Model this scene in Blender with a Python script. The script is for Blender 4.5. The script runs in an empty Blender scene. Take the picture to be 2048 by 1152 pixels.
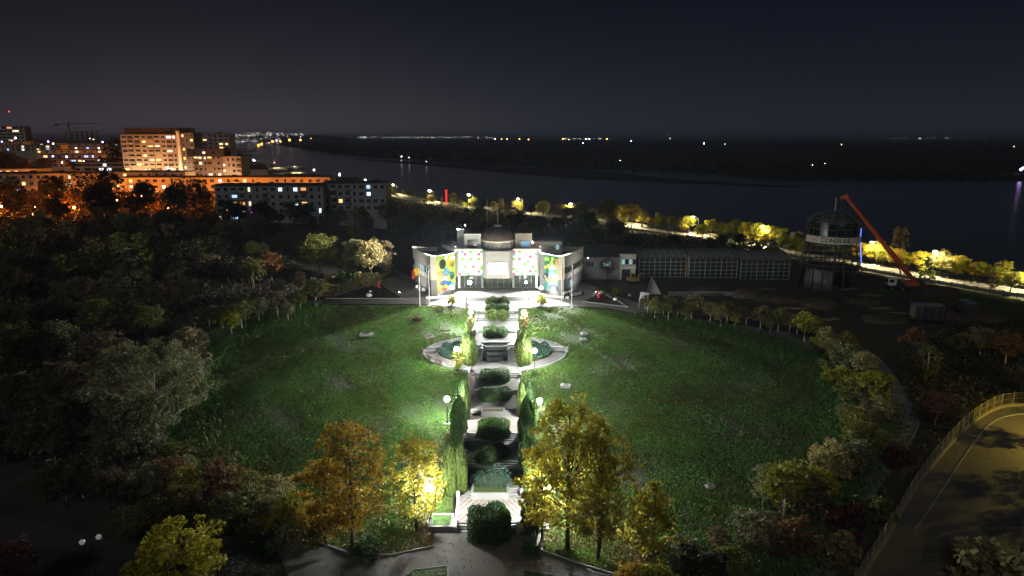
import bpy, bmesh, math, random
import numpy as np
from mathutils import Vector, Matrix
from mathutils.geometry import delaunay_2d_cdt

# ---------------------------------------------------------------- camera, night sky, added moon fill, exposure
sc = bpy.context.scene
F = 1384.0; PIT = math.radians(12.2); YAW = math.radians(-0.5); CAM = Vector((1.75, 0.0, 38.0))
cd = bpy.data.cameras.new('camera'); cd.sensor_width = 36.0; cd.lens = 36.0*F/2048.0
cd.clip_start = 0.5; cd.clip_end = 60000.0
cam = bpy.data.objects.new('camera', cd); sc.collection.objects.link(cam)
cam.location = CAM; cam.rotation_euler = (math.pi/2-PIT, 0, YAW)
sc.camera = cam

MOON_ELEV = math.radians(38); MOON_ROT = math.radians(200)
world = bpy.data.worlds.new('World'); sc.world = world; world.use_nodes = True
nt = world.node_tree; nt.nodes.clear()
def wn(t, **k):
    n = nt.nodes.new(t)
    for a, v in k.items(): setattr(n, a, v)
    return n
def wmath(op, a, b=None):
    n = wn('ShaderNodeMath', operation=op)
    for i, v in enumerate((a, b)):
        if v is None: continue
        if isinstance(v, (int, float)): n.inputs[i].default_value = v
        else: nt.links.new(v, n.inputs[i])
    return n.outputs[0]
sky = wn('ShaderNodeTexSky', sky_type='NISHITA'); sky.sun_disc = False
sky.sun_elevation = MOON_ELEV; sky.sun_rotation = MOON_ROT
bg1 = wn('ShaderNodeBackground'); bg1.inputs[1].default_value = 0.0008
tint = wn('ShaderNodeMixRGB', blend_type='MULTIPLY'); tint.inputs[0].default_value = 1; tint.inputs[2].default_value = (.50, .68, 1.25, 1)
nt.links.new(sky.outputs[0], tint.inputs[1]); nt.links.new(tint.outputs[0], bg1.inputs[0])
# light pollution over the town and the far shore: low band, strongest over the town
tc = wn('ShaderNodeTexCoord'); sx = wn('ShaderNodeSeparateXYZ'); nt.links.new(tc.outputs['Generated'], sx.inputs[0])
el = wmath('MAXIMUM', sx.outputs[2], 0.0)
band = wmath('EXPONENT', wmath('MULTIPLY', el, -11.5))
dotn = wn('ShaderNodeVectorMath', operation='DOT_PRODUCT'); nt.links.new(tc.outputs['Generated'], dotn.inputs[0])
dotn.inputs[1].default_value = (math.sin(math.radians(-21)), math.cos(math.radians(-21)), 0)
town = wmath('POWER', wmath('MAXIMUM', dotn.outputs['Value'], 0.0), 14.0)
g1 = wn('ShaderNodeBackground'); g1.inputs[0].default_value = (1.0, 0.74, 0.84, 1)
nt.links.new(wmath('MULTIPLY', wmath('MULTIPLY', band, town), 0.036), g1.inputs[1])
g2 = wn('ShaderNodeBackground'); g2.inputs[0].default_value = (0.68, 0.80, 1.15, 1)
nt.links.new(wmath('MULTIPLY', band, 0.019), g2.inputs[1])
a1 = wn('ShaderNodeAddShader'); a2 = wn('ShaderNodeAddShader'); wo = wn('ShaderNodeOutputWorld')
nt.links.new(bg1.outputs[0], a1.inputs[0]); nt.links.new(g1.outputs[0], a1.inputs[1])
nt.links.new(a1.outputs[0], a2.inputs[0]); nt.links.new(g2.outputs[0], a2.inputs[1])
nt.links.new(a2.outputs[0], wo.inputs[0])

moon = bpy.data.lights.new('moon_fill', 'SUN'); moon.energy = 0.22; moon.angle = math.radians(12); moon.color = (0.90, 0.93, 1.0)  # weak fill added to lift the ambient, standing in for moon and sky glow
mo = bpy.data.objects.new('moon_fill', moon); sc.collection.objects.link(mo)
_d = Vector((math.sin(MOON_ROT)*math.cos(MOON_ELEV), math.cos(MOON_ROT)*math.cos(MOON_ELEV), math.sin(MOON_ELEV)))
mo.rotation_euler = _d.to_track_quat('Z', 'Y').to_euler()

vs = sc.view_settings
vs.view_transform = 'Standard'; vs.look = 'None'; vs.exposure = 0.25; vs.gamma = 1.0; vs.use_curve_mapping = False
sc.render.engine = 'CYCLES'
cy = sc.cycles
cy.use_denoising = True
try: cy.denoiser = 'OPENIMAGEDENOISE'
except Exception: pass
cy.max_bounces = 5; cy.diffuse_bounces = 2; cy.glossy_bounces = 2; cy.transmission_bounces = 3; cy.transparent_max_bounces = 6
cy.sample_clamp_indirect = 4.0; cy.caustics_reflective = False; cy.caustics_refractive = False
cy.use_light_tree = True
cy.volume_bounces = 0; cy.volume_max_steps = 64
HAZE = 0.00006

# ---------------------------------------------------------------- pixel -> world helpers (photo pixels, 2048 x 1152)
_R = cam.rotation_euler.to_matrix()
def ray(px, py): return _R @ Vector((px-1024, -(py-576), -F))
def P(px, py, z):
    d = ray(px, py); return CAM + d*((z-CAM.z)/d.z)
def AT(px, py, Y):
    d = ray(px, py); return CAM + d*((Y-CAM.y)/d.y)
def ppm(p):            # photo pixels per metre at a point
    return F/((_R.inverted() @ (Vector(p)-CAM)).z*-1)

# ---------------------------------------------------------------- terrain
TK = [(-200, -.4), (40, -.15), (59, 0.0), (62, .15), (79, 1.95), (98, 3.55), (109, 4.75), (123, 5.65), (134, 6.2), (9e9, 6.2)]
BK = [(0, 262), (120, 208), (207, 161.5), (224, 149), (320, 102), (386, 56), (498, -49), (691, -152), (1081, -345), (3000, -1500), (7000, -4200), (40000, -26000)]
_tx, _tz = np.array([k[0] for k in TK], float), np.array([k[1] for k in TK], float)
_by, _bx = np.array([k[0] for k in BK], float), np.array([k[1] for k in BK], float)
def sstep(a, b, x):
    t = np.clip((x-a)/(b-a), 0, 1); return t*t*(3-2*t)
def bankx(y): return np.interp(y, _by, _bx)
def Tn(x, y):
    x = np.asarray(x, float); y = np.asarray(y, float)
    z = (np.interp(y-1.5, _tx, _tz)+np.interp(y, _tx, _tz)+np.interp(y+1.5, _tx, _tz))/3
    z = z + 9*sstep(90, 330, -x)*sstep(230, 420, y) - 1.2*sstep(45, 110, x)*sstep(20, 120, y)
    sd = (bankx(y)-x)*0.78
    z = -8 + (z+8)*sstep(20, 74+120*sstep(-75, 0, -x)*sstep(175, 230, y), sd)
    z = np.where(sd < -9, -8-7*sstep(9, 22, -sd), z)
    return z
def T(x, y): return float(Tn(x, y))
def G(px, py, dz=0.0):          # where the ray through a pixel meets the terrain
    d = ray(px, py); t0 = 20.0/d.y; t = t0; prev = t0
    for i in range(900):
        p = CAM + d*t
        if p.z < T(p.x, p.y):
            lo, hi = prev, t
            for _ in range(24):
                m = (lo+hi)/2; q = CAM+d*m
                if q.z < T(q.x, q.y): hi = m
                else: lo = m
            q = CAM+d*hi; return Vector((q.x, q.y, T(q.x, q.y)+dz))
        prev = t; t += max(0.6, p.y*0.012)/d.y
    p = CAM+d*t; return Vector((p.x, p.y, T(p.x, p.y)+dz))

# ---------------------------------------------------------------- materials
MATS = {}
def mat(name, col, rough=.8, metal=0.0, noise=None, bump=None, spec=.3, col2=None, emit=None, estr=0, sample=False, trans=0):
    """noise=(scale,amount) mixes col with col2; bump=(scale,strength)"""
    if name in MATS: return MATS[name]
    m = bpy.data.materials.new(name); m.use_nodes = True; t = m.node_tree; b = t.nodes['Principled BSDF']
    b.inputs['Base Color'].default_value = (*col, 1); b.inputs['Roughness'].default_value = rough
    b.inputs['Metallic'].default_value = metal; b.inputs['Specular IOR Level'].default_value = spec
    if trans: b.inputs['Transmission Weight'].default_value = trans
    if noise or bump:
        co = t.nodes.new('ShaderNodeNewGeometry')
    if noise:
        n = t.nodes.new('ShaderNodeTexNoise'); n.inputs['Scale'].default_value = noise[0]; n.inputs['Detail'].default_value = 6; n.inputs['Roughness'].default_value = .65
        t.links.new(co.outputs['Position'], n.inputs['Vector'])
        r = t.nodes.new('ShaderNodeValToRGB'); c2 = col2 or tuple(c*.45 for c in col)
        h = noise[1]/2
        r.color_ramp.elements[0].position = .5-h; r.color_ramp.elements[1].position = .5+h
        r.color_ramp.elements[0].color = (*c2, 1); r.color_ramp.elements[1].color = (*col, 1)
        t.links.new(n.outputs[0], r.inputs[0]); t.links.new(r.outputs[0], b.inputs['Base Color'])
    if bump:
        n = t.nodes.new('ShaderNodeTexNoise'); n.inputs['Scale'].default_value = bump[0]; n.inputs['Detail'].default_value = 4
        t.links.new(co.outputs['Position'], n.inputs['Vector'])
        bp = t.nodes.new('ShaderNodeBump'); bp.inputs['Strength'].default_value = bump[1]; bp.inputs['Distance'].default_value = .3
        t.links.new(n.outputs[0], bp.inputs['Height']); t.links.new(bp.outputs[0], b.inputs['Normal'])
    if emit:
        b.inputs['Emission Color'].default_value = (*emit, 1); b.inputs['Emission Strength'].default_value = estr
        if not sample:
            try: m.cycles.emission_sampling = 'NONE'
            except Exception: pass
    MATS[name] = m; return m
def glow(name, col, estr, sample=True):
    return mat(name, (0.02, .02, .02), emit=col, estr=estr, sample=sample)
def leaf(name, cols, trans=.35):
    if name in MATS: return MATS[name]
    m = bpy.data.materials.new(name); m.use_nodes = True; t = m.node_tree; b = t.nodes['Principled BSDF']; out = t.nodes['Material Output']
    g = t.nodes.new('ShaderNodeNewGeometry'); r = t.nodes.new('ShaderNodeValToRGB')
    oi = t.nodes.new('ShaderNodeObjectInfo')
    e = r.color_ramp.elements
    while len(e) < len(cols): e.new(.5)
    for i, c in enumerate(cols): e[i].position = i/(len(cols)-1) if len(cols) > 1 else 0; e[i].color = (*c, 1)
    t.links.new(g.outputs['Random Per Island'], r.inputs[0])
    hs = t.nodes.new('ShaderNodeHueSaturation')
    mr = t.nodes.new('ShaderNodeMapRange'); mr.inputs[3].default_value = .7; mr.inputs[4].default_value = 1.25
    t.links.new(oi.outputs['Random'], mr.inputs[0]); t.links.new(mr.outputs[0], hs.inputs['Value']); t.links.new(r.outputs[0], hs.inputs['Color'])
    t.links.new(hs.outputs[0], b.inputs['Base Color']); b.inputs['Roughness'].default_value = .6; b.inputs['Specular IOR Level'].default_value = .2
    tr = t.nodes.new('ShaderNodeBsdfTranslucent'); t.links.new(hs.outputs[0], tr.inputs[0])
    mx = t.nodes.new('ShaderNodeMixShader'); mx.inputs[0].default_value = trans
    t.links.new(b.outputs[0], mx.inputs[1]); t.links.new(tr.outputs[0], mx.inputs[2]); t.links.new(mx.outputs[0], out.inputs[0])
    MATS[name] = m; return m
L_ = {
 'gold': leaf('leaf_gold', [(.32, .23, .02), (.50, .38, .035), (.22, .24, .03), (.60, .50, .07), (.40, .33, .03), (.13, .16, .03)], .4),
 'amber': leaf('leaf_amber', [(.20, .08, .008), (.44, .25, .02), (.24, .19, .025), (.52, .36, .04), (.34, .22, .02), (.12, .10, .02)], .4),
 'olive': leaf('leaf_olive', [(.05, .06, .015), (.17, .17, .04), (.12, .14, .03), (.24, .21, .05)]),
 'green': leaf('leaf_green', [(.02, .045, .012), (.06, .13, .025), (.04, .09, .02), (.09, .15, .035)]),
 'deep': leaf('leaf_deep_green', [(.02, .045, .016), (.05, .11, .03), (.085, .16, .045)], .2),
 'teal': leaf('leaf_juniper', [(.02, .05, .035), (.045, .10, .07), (.035, .075, .05)], .15),
 'thuja': leaf('leaf_thuja', [(.035, .065, .012), (.10, .15, .03), (.07, .11, .02), (.14, .17, .04)], .2),
 'lime': leaf('leaf_lime', [(.10, .11, .012), (.28, .28, .03), (.20, .21, .02), (.34, .30, .04)], .4),
 'pale': leaf('leaf_pale', [(.09, .10, .045), (.20, .20, .10), (.14, .15, .07), (.27, .25, .13)], .3),
 'straw': leaf('leaf_straw', [(.14, .12, .05), (.32, .27, .11), (.24, .21, .08), (.40, .33, .14)], .35),
 'rust': leaf('leaf_rust', [(.08, .035, .015), (.21, .10, .035), (.14, .07, .025), (.25, .14, .05)]),
 'brown': leaf('leaf_brown', [(.06, .045, .022), (.17, .13, .06), (.12, .09, .05), (.22, .17, .09)]),
 'wine': leaf('leaf_wine', [(.05, .012, .015), (.13, .03, .035), (.09, .025, .02)]),
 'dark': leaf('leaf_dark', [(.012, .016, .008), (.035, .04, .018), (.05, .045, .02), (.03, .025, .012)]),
 'yellow': leaf('leaf_yellow', [(.30, .26, .015), (.62, .54, .03), (.46, .42, .02), (.70, .60, .06), (.22, .22, .02)], .4),
}
BARK = mat('bark', (.12, .09, .065), .9, noise=(4, .6))
BARKP = mat('bark_pale', (.42, .40, .36), .85, noise=(5, .6), col2=(.2, .18, .15))
CONC = mat('concrete', (.30, .29, .28), .85, noise=(1.3, .8), col2=(.25, .245, .235), bump=(9, .15))
PAVE = mat('paving', (.15, .143, .138), .8, noise=(.9, .9), col2=(.09, .087, .084), bump=(14, .15))
STONE = mat('pale_stone', (.25, .245, .24), .75, noise=(1.7, .8), col2=(.18, .177, .173))
ASPH = mat('asphalt', (.085, .082, .08), .85, noise=(.5, .9), col2=(.05, .048, .046), bump=(25, .2))
METAL = mat('grey_metal', (.35, .35, .36), .45, .7)
DMETAL = mat('dark_metal', (.05, .05, .055), .5, .6)
WHITE = mat('white_paint', (.80, .80, .78), .6)
BLACK = mat('black_paint', (.02, .02, .022), .5)

# ---------------------------------------------------------------- mesh helpers
def link(o, parent=None):
    sc.collection.objects.link(o)
    if parent is not None: o.parent = parent
    return o
def tag(o, label=None, cat=None, group=None, kind=None):
    if label: o['label'] = label
    if cat: o['category'] = cat
    if group: o['group'] = group
    if kind: o['kind'] = kind
    return o
def empty(name, loc=(0, 0, 0), rz=0, s=1.0, label=None, cat=None, group=None, kind=None):
    o = bpy.data.objects.new(name, None); o.empty_display_size = .3
    o.location = loc; o.rotation_euler = (0, 0, rz); o.scale = (s, s, s) if isinstance(s, (int, float)) else s
    return tag(link(o), label, cat, group, kind)
def fast_mesh(name, V, Fq, mats, nper=4, mi=None, smooth=False):
    V = np.asarray(V, np.float32).reshape(-1, 3); Fq = np.asarray(Fq, np.int32).reshape(-1, nper)
    me = bpy.data.meshes.new(name); me.vertices.add(len(V)); me.vertices.foreach_set('co', V.ravel())
    n = len(Fq); me.loops.add(n*nper); me.loops.foreach_set('vertex_index', Fq.ravel())
    me.polygons.add(n); me.polygons.foreach_set('loop_start', np.arange(0, n*nper, nper, dtype=np.int32))
    try: me.polygons.foreach_set('loop_total', np.full(n, nper, np.int32))
    except Exception: pass
    if mi is not None: me.polygons.foreach_set('material_index', np.asarray(mi, np.int32))
    if smooth: me.polygons.foreach_set('use_smooth', np.ones(n, bool))
    for m in (mats if isinstance(mats, (list, tuple)) else [mats]): me.materials.append(m)
    me.update(calc_edges=True); me.validate(); return me
class MB:
    def __init__(s): s.v = []; s.f = []; s.m = []; s.mats = []
    def mi(s, m):
        if m not in s.mats: s.mats.append(m)
        return s.mats.index(m)
    def add(s, vs, fs, m):
        o = len(s.v); k = s.mi(m); s.v += [tuple(v) for v in vs]; s.f += [tuple(i+o for i in f) for f in fs]; s.m += [k]*len(fs); return s
    def box(s, c, d, m, rz=0, tilt=None):
        hx, hy, hz = d[0]/2, d[1]/2, d[2]/2; M = Matrix.Rotation(rz, 3, 'Z')
        if tilt is not None: M = M @ tilt
        vs = [Vector(c)+M @ Vector((x*hx, y*hy, z*hz)) for z in (-1, 1) for y in (-1, 1) for x in (-1, 1)]
        return s.add(vs, [(0, 2, 3, 1), (4, 5, 7, 6), (0, 1, 5, 4), (2, 6, 7, 3), (0, 4, 6, 2), (1, 3, 7, 5)], m)
    def prism(s, poly, z0, z1, m, cap=True):
        a = sum(poly[i][0]*poly[(i+1) % len(poly)][1]-poly[(i+1) % len(poly)][0]*poly[i][1] for i in range(len(poly)))
        if a < 0: poly = poly[::-1]
        n = len(poly); vs = [(p[0], p[1], z0) for p in poly]+[(p[0], p[1], z1) for p in poly]
        fs = [(i, (i+1) % n, n+(i+1) % n, n+i) for i in range(n)]
        if cap: fs += [tuple(range(n, 2*n)), tuple(range(n-1, -1, -1))]
        return s.add(vs, fs, m)
    def tube(s, pts, rs, m, n=6, cap=True):
        pts = [Vector(p) for p in pts]; vs = []; fs = []
        if isinstance(rs, (int, float)): rs = [rs]*len(pts)
        for i, p in enumerate(pts):
            d = (pts[min(i+1, len(pts)-1)]-pts[max(i-1, 0)]).normalized()
            u = d.cross(Vector((0, 0, 1)))
            if u.length < .05: u = d.cross(Vector((1, 0, 0)))
            u.normalize(); w = d.cross(u)
            vs += [p+(u*math.cos(2*math.pi*k/n)+w*math.sin(2*math.pi*k/n))*rs[i] for k in range(n)]
        for i in range(len(pts)-1):
            for k in range(n):
                a, b = i*n+k, i*n+(k+1) % n; fs.append((a, a+n, b+n, b))
        if cap: fs += [tuple(range(n)), tuple(range(len(vs)-1, len(vs)-n-1, -1))]
        return s.add(vs, fs, m)
    def lathe(s, prof, c, m, n=16, a0=0, a1=2*math.pi):
        full = abs(a1-a0-2*math.pi) < 1e-6; k = n if full else n+1; vs = []; fs = []
        for r, z in prof:
            vs += [(c[0]+r*math.cos(a0+(a1-a0)*i/n), c[1]+r*math.sin(a0+(a1-a0)*i/n), c[2]+z) for i in range(k)]
        for j in range(len(prof)-1):
            for i in range(n):
                i2 = (i+1) % k; fs.append((j*k+i, j*k+i2, (j+1)*k+i2, (j+1)*k+i))
        return s.add(vs, fs, m)
    def ball(s, c, r, m, n=10, k=6):
        if isinstance(r, (int, float)): r = (r, r, r)
        vs = [(c[0], c[1], c[2]-r[2])]; fs = []
        for j in range(1, k):
            t = math.pi*j/k-math.pi/2
            vs += [(c[0]+r[0]*math.cos(t)*math.cos(2*math.pi*i/n), c[1]+r[1]*math.cos(t)*math.sin(2*math.pi*i/n), c[2]+r[2]*math.sin(t)) for i in range(n)]
        vs.append((c[0], c[1], c[2]+r[2])); e = len(vs)-1
        for i in range(n):
            fs.append((0, 1+(i+1) % n, 1+i)); fs.append((e, e-n+i, e-n+(i+1) % n))
        for j in range(k-2):
            for i in range(n):
                a = 1+j*n; fs.append((a+i, a+(i+1) % n, a+n+(i+1) % n, a+n+i))
        return s.add(vs, fs, m)
    def mesh(s, name, smooth=False):
        me = bpy.data.meshes.new(name); me.from_pydata(s.v, [], s.f)
        for m in s.mats: me.materials.append(m)
        me.polygons.foreach_set('material_index', s.m)
        if smooth: me.polygons.foreach_set('use_smooth', [True]*len(s.f))
        me.update(); return me
    def build(s, name, parent=None, smooth=False, **k):
        return tag(link(bpy.data.objects.new(name, s.mesh(name, smooth)), parent), **k)
def put(name, me, parent=None, loc=(0, 0, 0), rz=0, s=None, **k):
    o = bpy.data.objects.new(name, me); o.location = loc; o.rotation_euler = (0, 0, rz)
    if s is not None: o.scale = (s, s, s) if isinstance(s, (int, float)) else s
    return tag(link(o, parent), **k)
def inside(poly, x, y):
    x = np.asarray(x); y = np.asarray(y); r = np.zeros(x.shape, bool); n = len(poly)
    for i in range(n):
        x1, y1 = poly[i][0], poly[i][1]; x2, y2 = poly[(i+1) % n][0], poly[(i+1) % n][1]
        c = ((y1 > y) != (y2 > y)); r ^= c & (x < (x2-x1)*(y-y1)/((y2-y1) if y2 != y1 else 1e-9)+x1)
    return r
def drape(name, poly, dz, m, step=2.0, parent=None, smooth=True, hole=None, **k):
    poly = [(p[0], p[1]) for p in poly]; dense = []
    def dens(pl):
        o = []
        for i in range(len(pl)):
            a, b = Vector(pl[i]), Vector(pl[(i+1) % len(pl)]); n = max(1, int((b-a).length/step))
            o += [a.lerp(b, j/n) for j in range(n)]
        return o
    dense = dens(poly); nb = len(dense); edges = [(i, (i+1) % nb) for i in range(nb)]
    if hole:
        h = dens(hole); edges += [(nb+i, nb+(i+1) % len(h)) for i in range(len(h))]; dense = dense+h
    xs = np.arange(min(p[0] for p in poly)+step*.5, max(p[0] for p in poly), step); ys = np.arange(min(p[1] for p in poly)+step*.5, max(p[1] for p in poly), step)
    if len(xs) and len(ys):
        gx, gy = np.meshgrid(xs, ys); gx, gy = gx.ravel(), gy.ravel(); ok = inside(poly, gx, gy)
        if hole: ok &= ~inside(hole, gx, gy)
        dense = dense+[Vector((float(a), float(b))) for a, b in zip(gx[ok], gy[ok])]
    vo, eo, fo, *_ = delaunay_2d_cdt(dense, edges, [], 1, 1e-4)
    if hole:
        fo = [f for f in fo if not inside(hole, np.array([sum(vo[i].x for i in f)/len(f)]), np.array([sum(vo[i].y for i in f)/len(f)]))[0]]
    V = np.array([(v.x, v.y) for v in vo]); z = Tn(V[:, 0], V[:, 1])+dz
    me = bpy.data.meshes.new(name); me.from_pydata([(a, b, c) for (a, b), c in zip(V.tolist(), z.tolist())], [], [tuple(f) for f in fo])
    me.materials.append(m)
    if smooth: me.polygons.foreach_set('use_smooth', [True]*len(me.polygons))
    me.update()
    bm = bmesh.new(); bm.from_mesh(me); bmesh.ops.recalc_face_normals(bm, faces=bm.faces)
    if bm.faces and sum(f.normal.z for f in bm.faces) < 0: bmesh.ops.reverse_faces(bm, faces=bm.faces)
    bm.to_mesh(me); bm.free()
    return tag(link(bpy.data.objects.new(name, me), parent), **k)
def ribbon(name, pts, w, h, m, dz=0.0, parent=None, step=1.5, **k):
    """a kerb or low wall following a line on the ground"""
    q = []
    for i in range(len(pts)-1):
        a, b = Vector(pts[i][:2]), Vector(pts[i+1][:2]); n = max(1, int((b-a).length/step)); q += [a.lerp(b, j/n) for j in range(n)]
    q.append(Vector(pts[-1][:2])); vs = []; fs = []
    for i, p in enumerate(q):
        d = (q[min(i+1, len(q)-1)]-q[max(i-1, 0)]).normalized(); nrm = Vector((-d.y, d.x))*w/2
        for s in (1, -1):
            x, y = p.x+nrm.x*s, p.y+nrm.y*s; z = T(p.x, p.y)+dz; vs += [(x, y, z-.3), (x, y, z+h)]
    for i in range(len(q)-1):
        a = i*4; fs += [(a+1, a+5, a+7, a+3), (a, a+4, a+5, a+1), (a+3, a+7, a+6, a+2)]
    fs += [(0, 1, 3, 2), (len(vs)-4, len(vs)-2, len(vs)-1, len(vs)-3)]
    b = MB(); b.add(vs, fs, m); return b.build(name, parent, **k)
def smoothline(pts, n=6):
    P_ = [Vector(p[:2]) for p in pts]; o = []
    for i in range(len(P_)-1):
        p0, p1, p2, p3 = P_[max(i-1, 0)], P_[i], P_[i+1], P_[min(i+2, len(P_)-1)]
        for j in range(n):
            t = j/n; o.append(.5*((2*p1)+(p2-p0)*t+(2*p0-5*p1+4*p2-p3)*t*t+(3*p1-p0-3*p2+p3)*t**3))
    o.append(P_[-1]); return o
NTH = ['first', 'second', 'third', 'fourth', 'fifth', 'sixth', 'seventh', 'eighth', 'ninth', 'tenth', 'eleventh', 'twelfth', 'thirteenth', 'fourteenth', 'fifteenth', 'sixteenth', 'seventeenth', 'eighteenth', 'nineteenth', 'twentieth',
       'twenty-first', 'twenty-second', 'twenty-third', 'twenty-fourth', 'twenty-fifth', 'twenty-sixth', 'twenty-seventh', 'twenty-eighth', 'twenty-ninth', 'thirtieth']+['thirty-'+w for w in ('first', 'second', 'third', 'fourth', 'fifth', 'sixth', 'seventh', 'eighth', 'ninth')]+['fortieth']
GP = lambda l: [G(*p) for p in l]

# ================================================================ THE SETTING
rng = np.random.default_rng(11); random.seed(11)
def lines(a, b, st, far, ratio=1.35):
    c = list(np.arange(a, b+.01, st)); lo, hi = [], []; d = st; x = a
    while x > -far: d *= ratio; x -= d; lo.append(x)
    d = st; x = b
    while x < far: d *= ratio; x += d; hi.append(x)
    return lo[::-1]+c+hi
gx = lines(-150, 190, 3, 26000); gy = lines(-20, 330, 3, 40000); gy = [v for v in gy if v > -400]
gx = sorted(set(gx+[-3.95, -3.6, 3.6, 3.95])); gy = sorted(set(gy+[61.0, 61.6, 133.0, 133.6]+list(np.arange(335, 1100, 22))))
gx = sorted(set(gx+list(np.arange(-620, -150, 14))))
X, Y = np.meshgrid(np.array(gx), np.array(gy)); Z = Tn(X, Y)-.06
tr = (np.abs(X) < 3.7) & (Y > 61.3) & (Y < 133.3); Z = np.where(tr, Z-1.3, Z)
ny, nx = X.shape; idx = np.arange(nx*ny).reshape(ny, nx)
q = np.stack([idx[:-1, :-1], idx[:-1, 1:], idx[1:, 1:], idx[1:, :-1]], -1).reshape(-1, 4)
SOIL = mat('woodland_soil', (.075, .062, .04), .95, noise=(.35, .8), col2=(.03, .028, .018), bump=(3, .5))
put('ground', fast_mesh('ground', np.stack([X, Y, Z], -1).reshape(-1, 3), q, SOIL, smooth=True), kind='structure')

# river and the low far shore
wm = mat('river_water', (.006, .009, .014), .16, spec=1.0)
t = wm.node_tree; geo = t.nodes.new('ShaderNodeNewGeometry'); mp = t.nodes.new('ShaderNodeVectorMath'); mp.operation = 'MULTIPLY'; mp.inputs[1].default_value = (.25, .12, 1)
ns = t.nodes.new('ShaderNodeTexNoise'); ns.inputs['Scale'].default_value = 1.0; ns.inputs['Detail'].default_value = 5
bp = t.nodes.new('ShaderNodeBump'); bp.inputs['Strength'].default_value = .12; bp.inputs['Distance'].default_value = .5
t.links.new(geo.outputs['Position'], mp.inputs[0]); t.links.new(mp.outputs[0], ns.inputs['Vector']); t.links.new(ns.outputs[0], bp.inputs['Height']); t.links.new(bp.outputs[0], t.nodes['Principled BSDF'].inputs['Normal'])
put('river', fast_mesh('river', [(-30000, 60, -11), (9000, 60, -11), (40000, 45000, -11), (-30000, 45000, -11)], [(0, 1, 2, 3)], wm), kind='structure')
FARM = mat('far_shore_soil', (.030, .029, .026), .95, noise=(.01, .8), col2=(.016, .016, .014))
def sheet(name, pts, z, m):
    vo, eo, fo, *_ = delaunay_2d_cdt([Vector((p.x, p.y)) for p in pts], [(i, (i+1) % len(pts)) for i in range(len(pts))], [], 1, 1e-3)
    me = bpy.data.meshes.new(name); me.from_pydata([(v.x, v.y, z) for v in vo], [], [tuple(f) for f in fo]); me.materials.append(m); me.update()
    return tag(link(bpy.data.objects.new(name, me)), kind='structure')
shore_px = [(520, 284), (545, 289), (600, 297), (640, 303), (700, 310), (800, 317), (900, 324), (1000, 329), (1100, 333), (1190, 337), (1350, 341), (1480, 349), (1560, 356), (1640, 359), (1760, 358), (1850, 360), (2048, 362), (2400, 366)]
shore = [P(a, b, -10.6) for a, b in shore_px]
sheet('far_shore', shore+[Vector((30000, 1200, 0)), Vector((36000, 42000, 0)), Vector((-16000, 42000, 0))], -10.6, FARM)
spit_px = [(690, 317), (860, 331), (1000, 345), (1150, 357), (1330, 365), (1500, 371), (1640, 375), (1500, 368), (1360, 358), (1260, 349), (1180, 341), (1000, 333), (850, 325)]
sheet('sand_spit', [P(a, b, -10.7) for a, b in spit_px], -10.7, FARM)

# lawns
g_ = bpy.data.materials.new('lawn_grass'); g_.use_nodes = True; t = g_.node_tree; b = t.nodes['Principled BSDF']
geo = t.nodes.new('ShaderNodeNewGeometry'); n1 = t.nodes.new('ShaderNodeTexNoise'); n1.inputs['Scale'].default_value = .11; n1.inputs['Detail'].default_value = 8; n1.inputs['Roughness'].default_value = .68
n2 = t.nodes.new('ShaderNodeTexNoise'); n2.inputs['Scale'].default_value = 2.2; n2.inputs['Detail'].default_value = 6
mx = t.nodes.new('ShaderNodeMath'); mx.operation = 'MULTIPLY_ADD'; mx.inputs[1].default_value = .45
r = t.nodes.new('ShaderNodeValToRGB'); cr = r.color_ramp
for pos, c in ((.36, (.07, .058, .034)), (.47, (.055, .078, .024)), (.58, (.05, .095, .026)), (.74, (.075, .14, .036))):
    e = cr.elements.new(pos); e.color = (*c, 1)
cr.elements.remove(cr.elements[0]); cr.elements.remove(cr.elements[-1])
for n in (n1, n2): t.links.new(geo.outputs['Position'], n.inputs['Vector'])
t.links.new(n2.outputs[0], mx.inputs[0]); sb = t.nodes.new('ShaderNodeMath'); sb.operation = 'SUBTRACT'; sb.inputs[1].default_value = .22
t.links.new(n1.outputs[0], sb.inputs[0]); t.links.new(sb.outputs[0], mx.inputs[2]); t.links.new(mx.outputs[0], r.inputs[0]); t.links.new(r.outputs[0], b.inputs['Base Color'])
b.inputs['Roughness'].default_value = .85; b.inputs['Specular IOR Level'].default_value = .15
n3 = t.nodes.new('ShaderNodeTexNoise'); n3.inputs['Scale'].default_value = 2.6; n3.inputs['Detail'].default_value = 5
t.links.new(geo.outputs['Position'], n3.inputs['Vector'])
bp = t.nodes.new('ShaderNodeBump'); bp.inputs['Strength'].default_value = .9; bp.inputs['Distance'].default_value = .45; t.links.new(n3.outputs[0], bp.inputs['Height']); t.links.new(bp.outputs[0], b.inputs['Normal'])
LAWN = g_
lawnL = GP([(926, 618), (860, 612), (760, 611), (640, 612), (560, 634), (470, 668), (410, 705), (370, 760), (350, 830), (370, 900), (440, 950), (520, 1010), (600, 1063), (700, 1107), (780, 1111), (867, 1093)])
lawnL = [(p.x, p.y) for p in lawnL]+[(-5.9, 61.8), (-3.9, 61.8), (-3.9, 130)]
lawnR = GP([(1045, 619), (1120, 615), (1210, 619), (1290, 634), (1440, 664), (1560, 690), (1660, 735), (1730, 800), (1755, 850), (1690, 950), (1610, 1055), (1560, 1130), (1500, 1230), (1320, 1190), (1240, 1152), (1150, 1125), (1083, 1101)])
lawnR = [(3.9, 130)]+[(p.x, p.y) for p in lawnR]+[(5.9, 61.8), (3.9, 61.8)]
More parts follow.
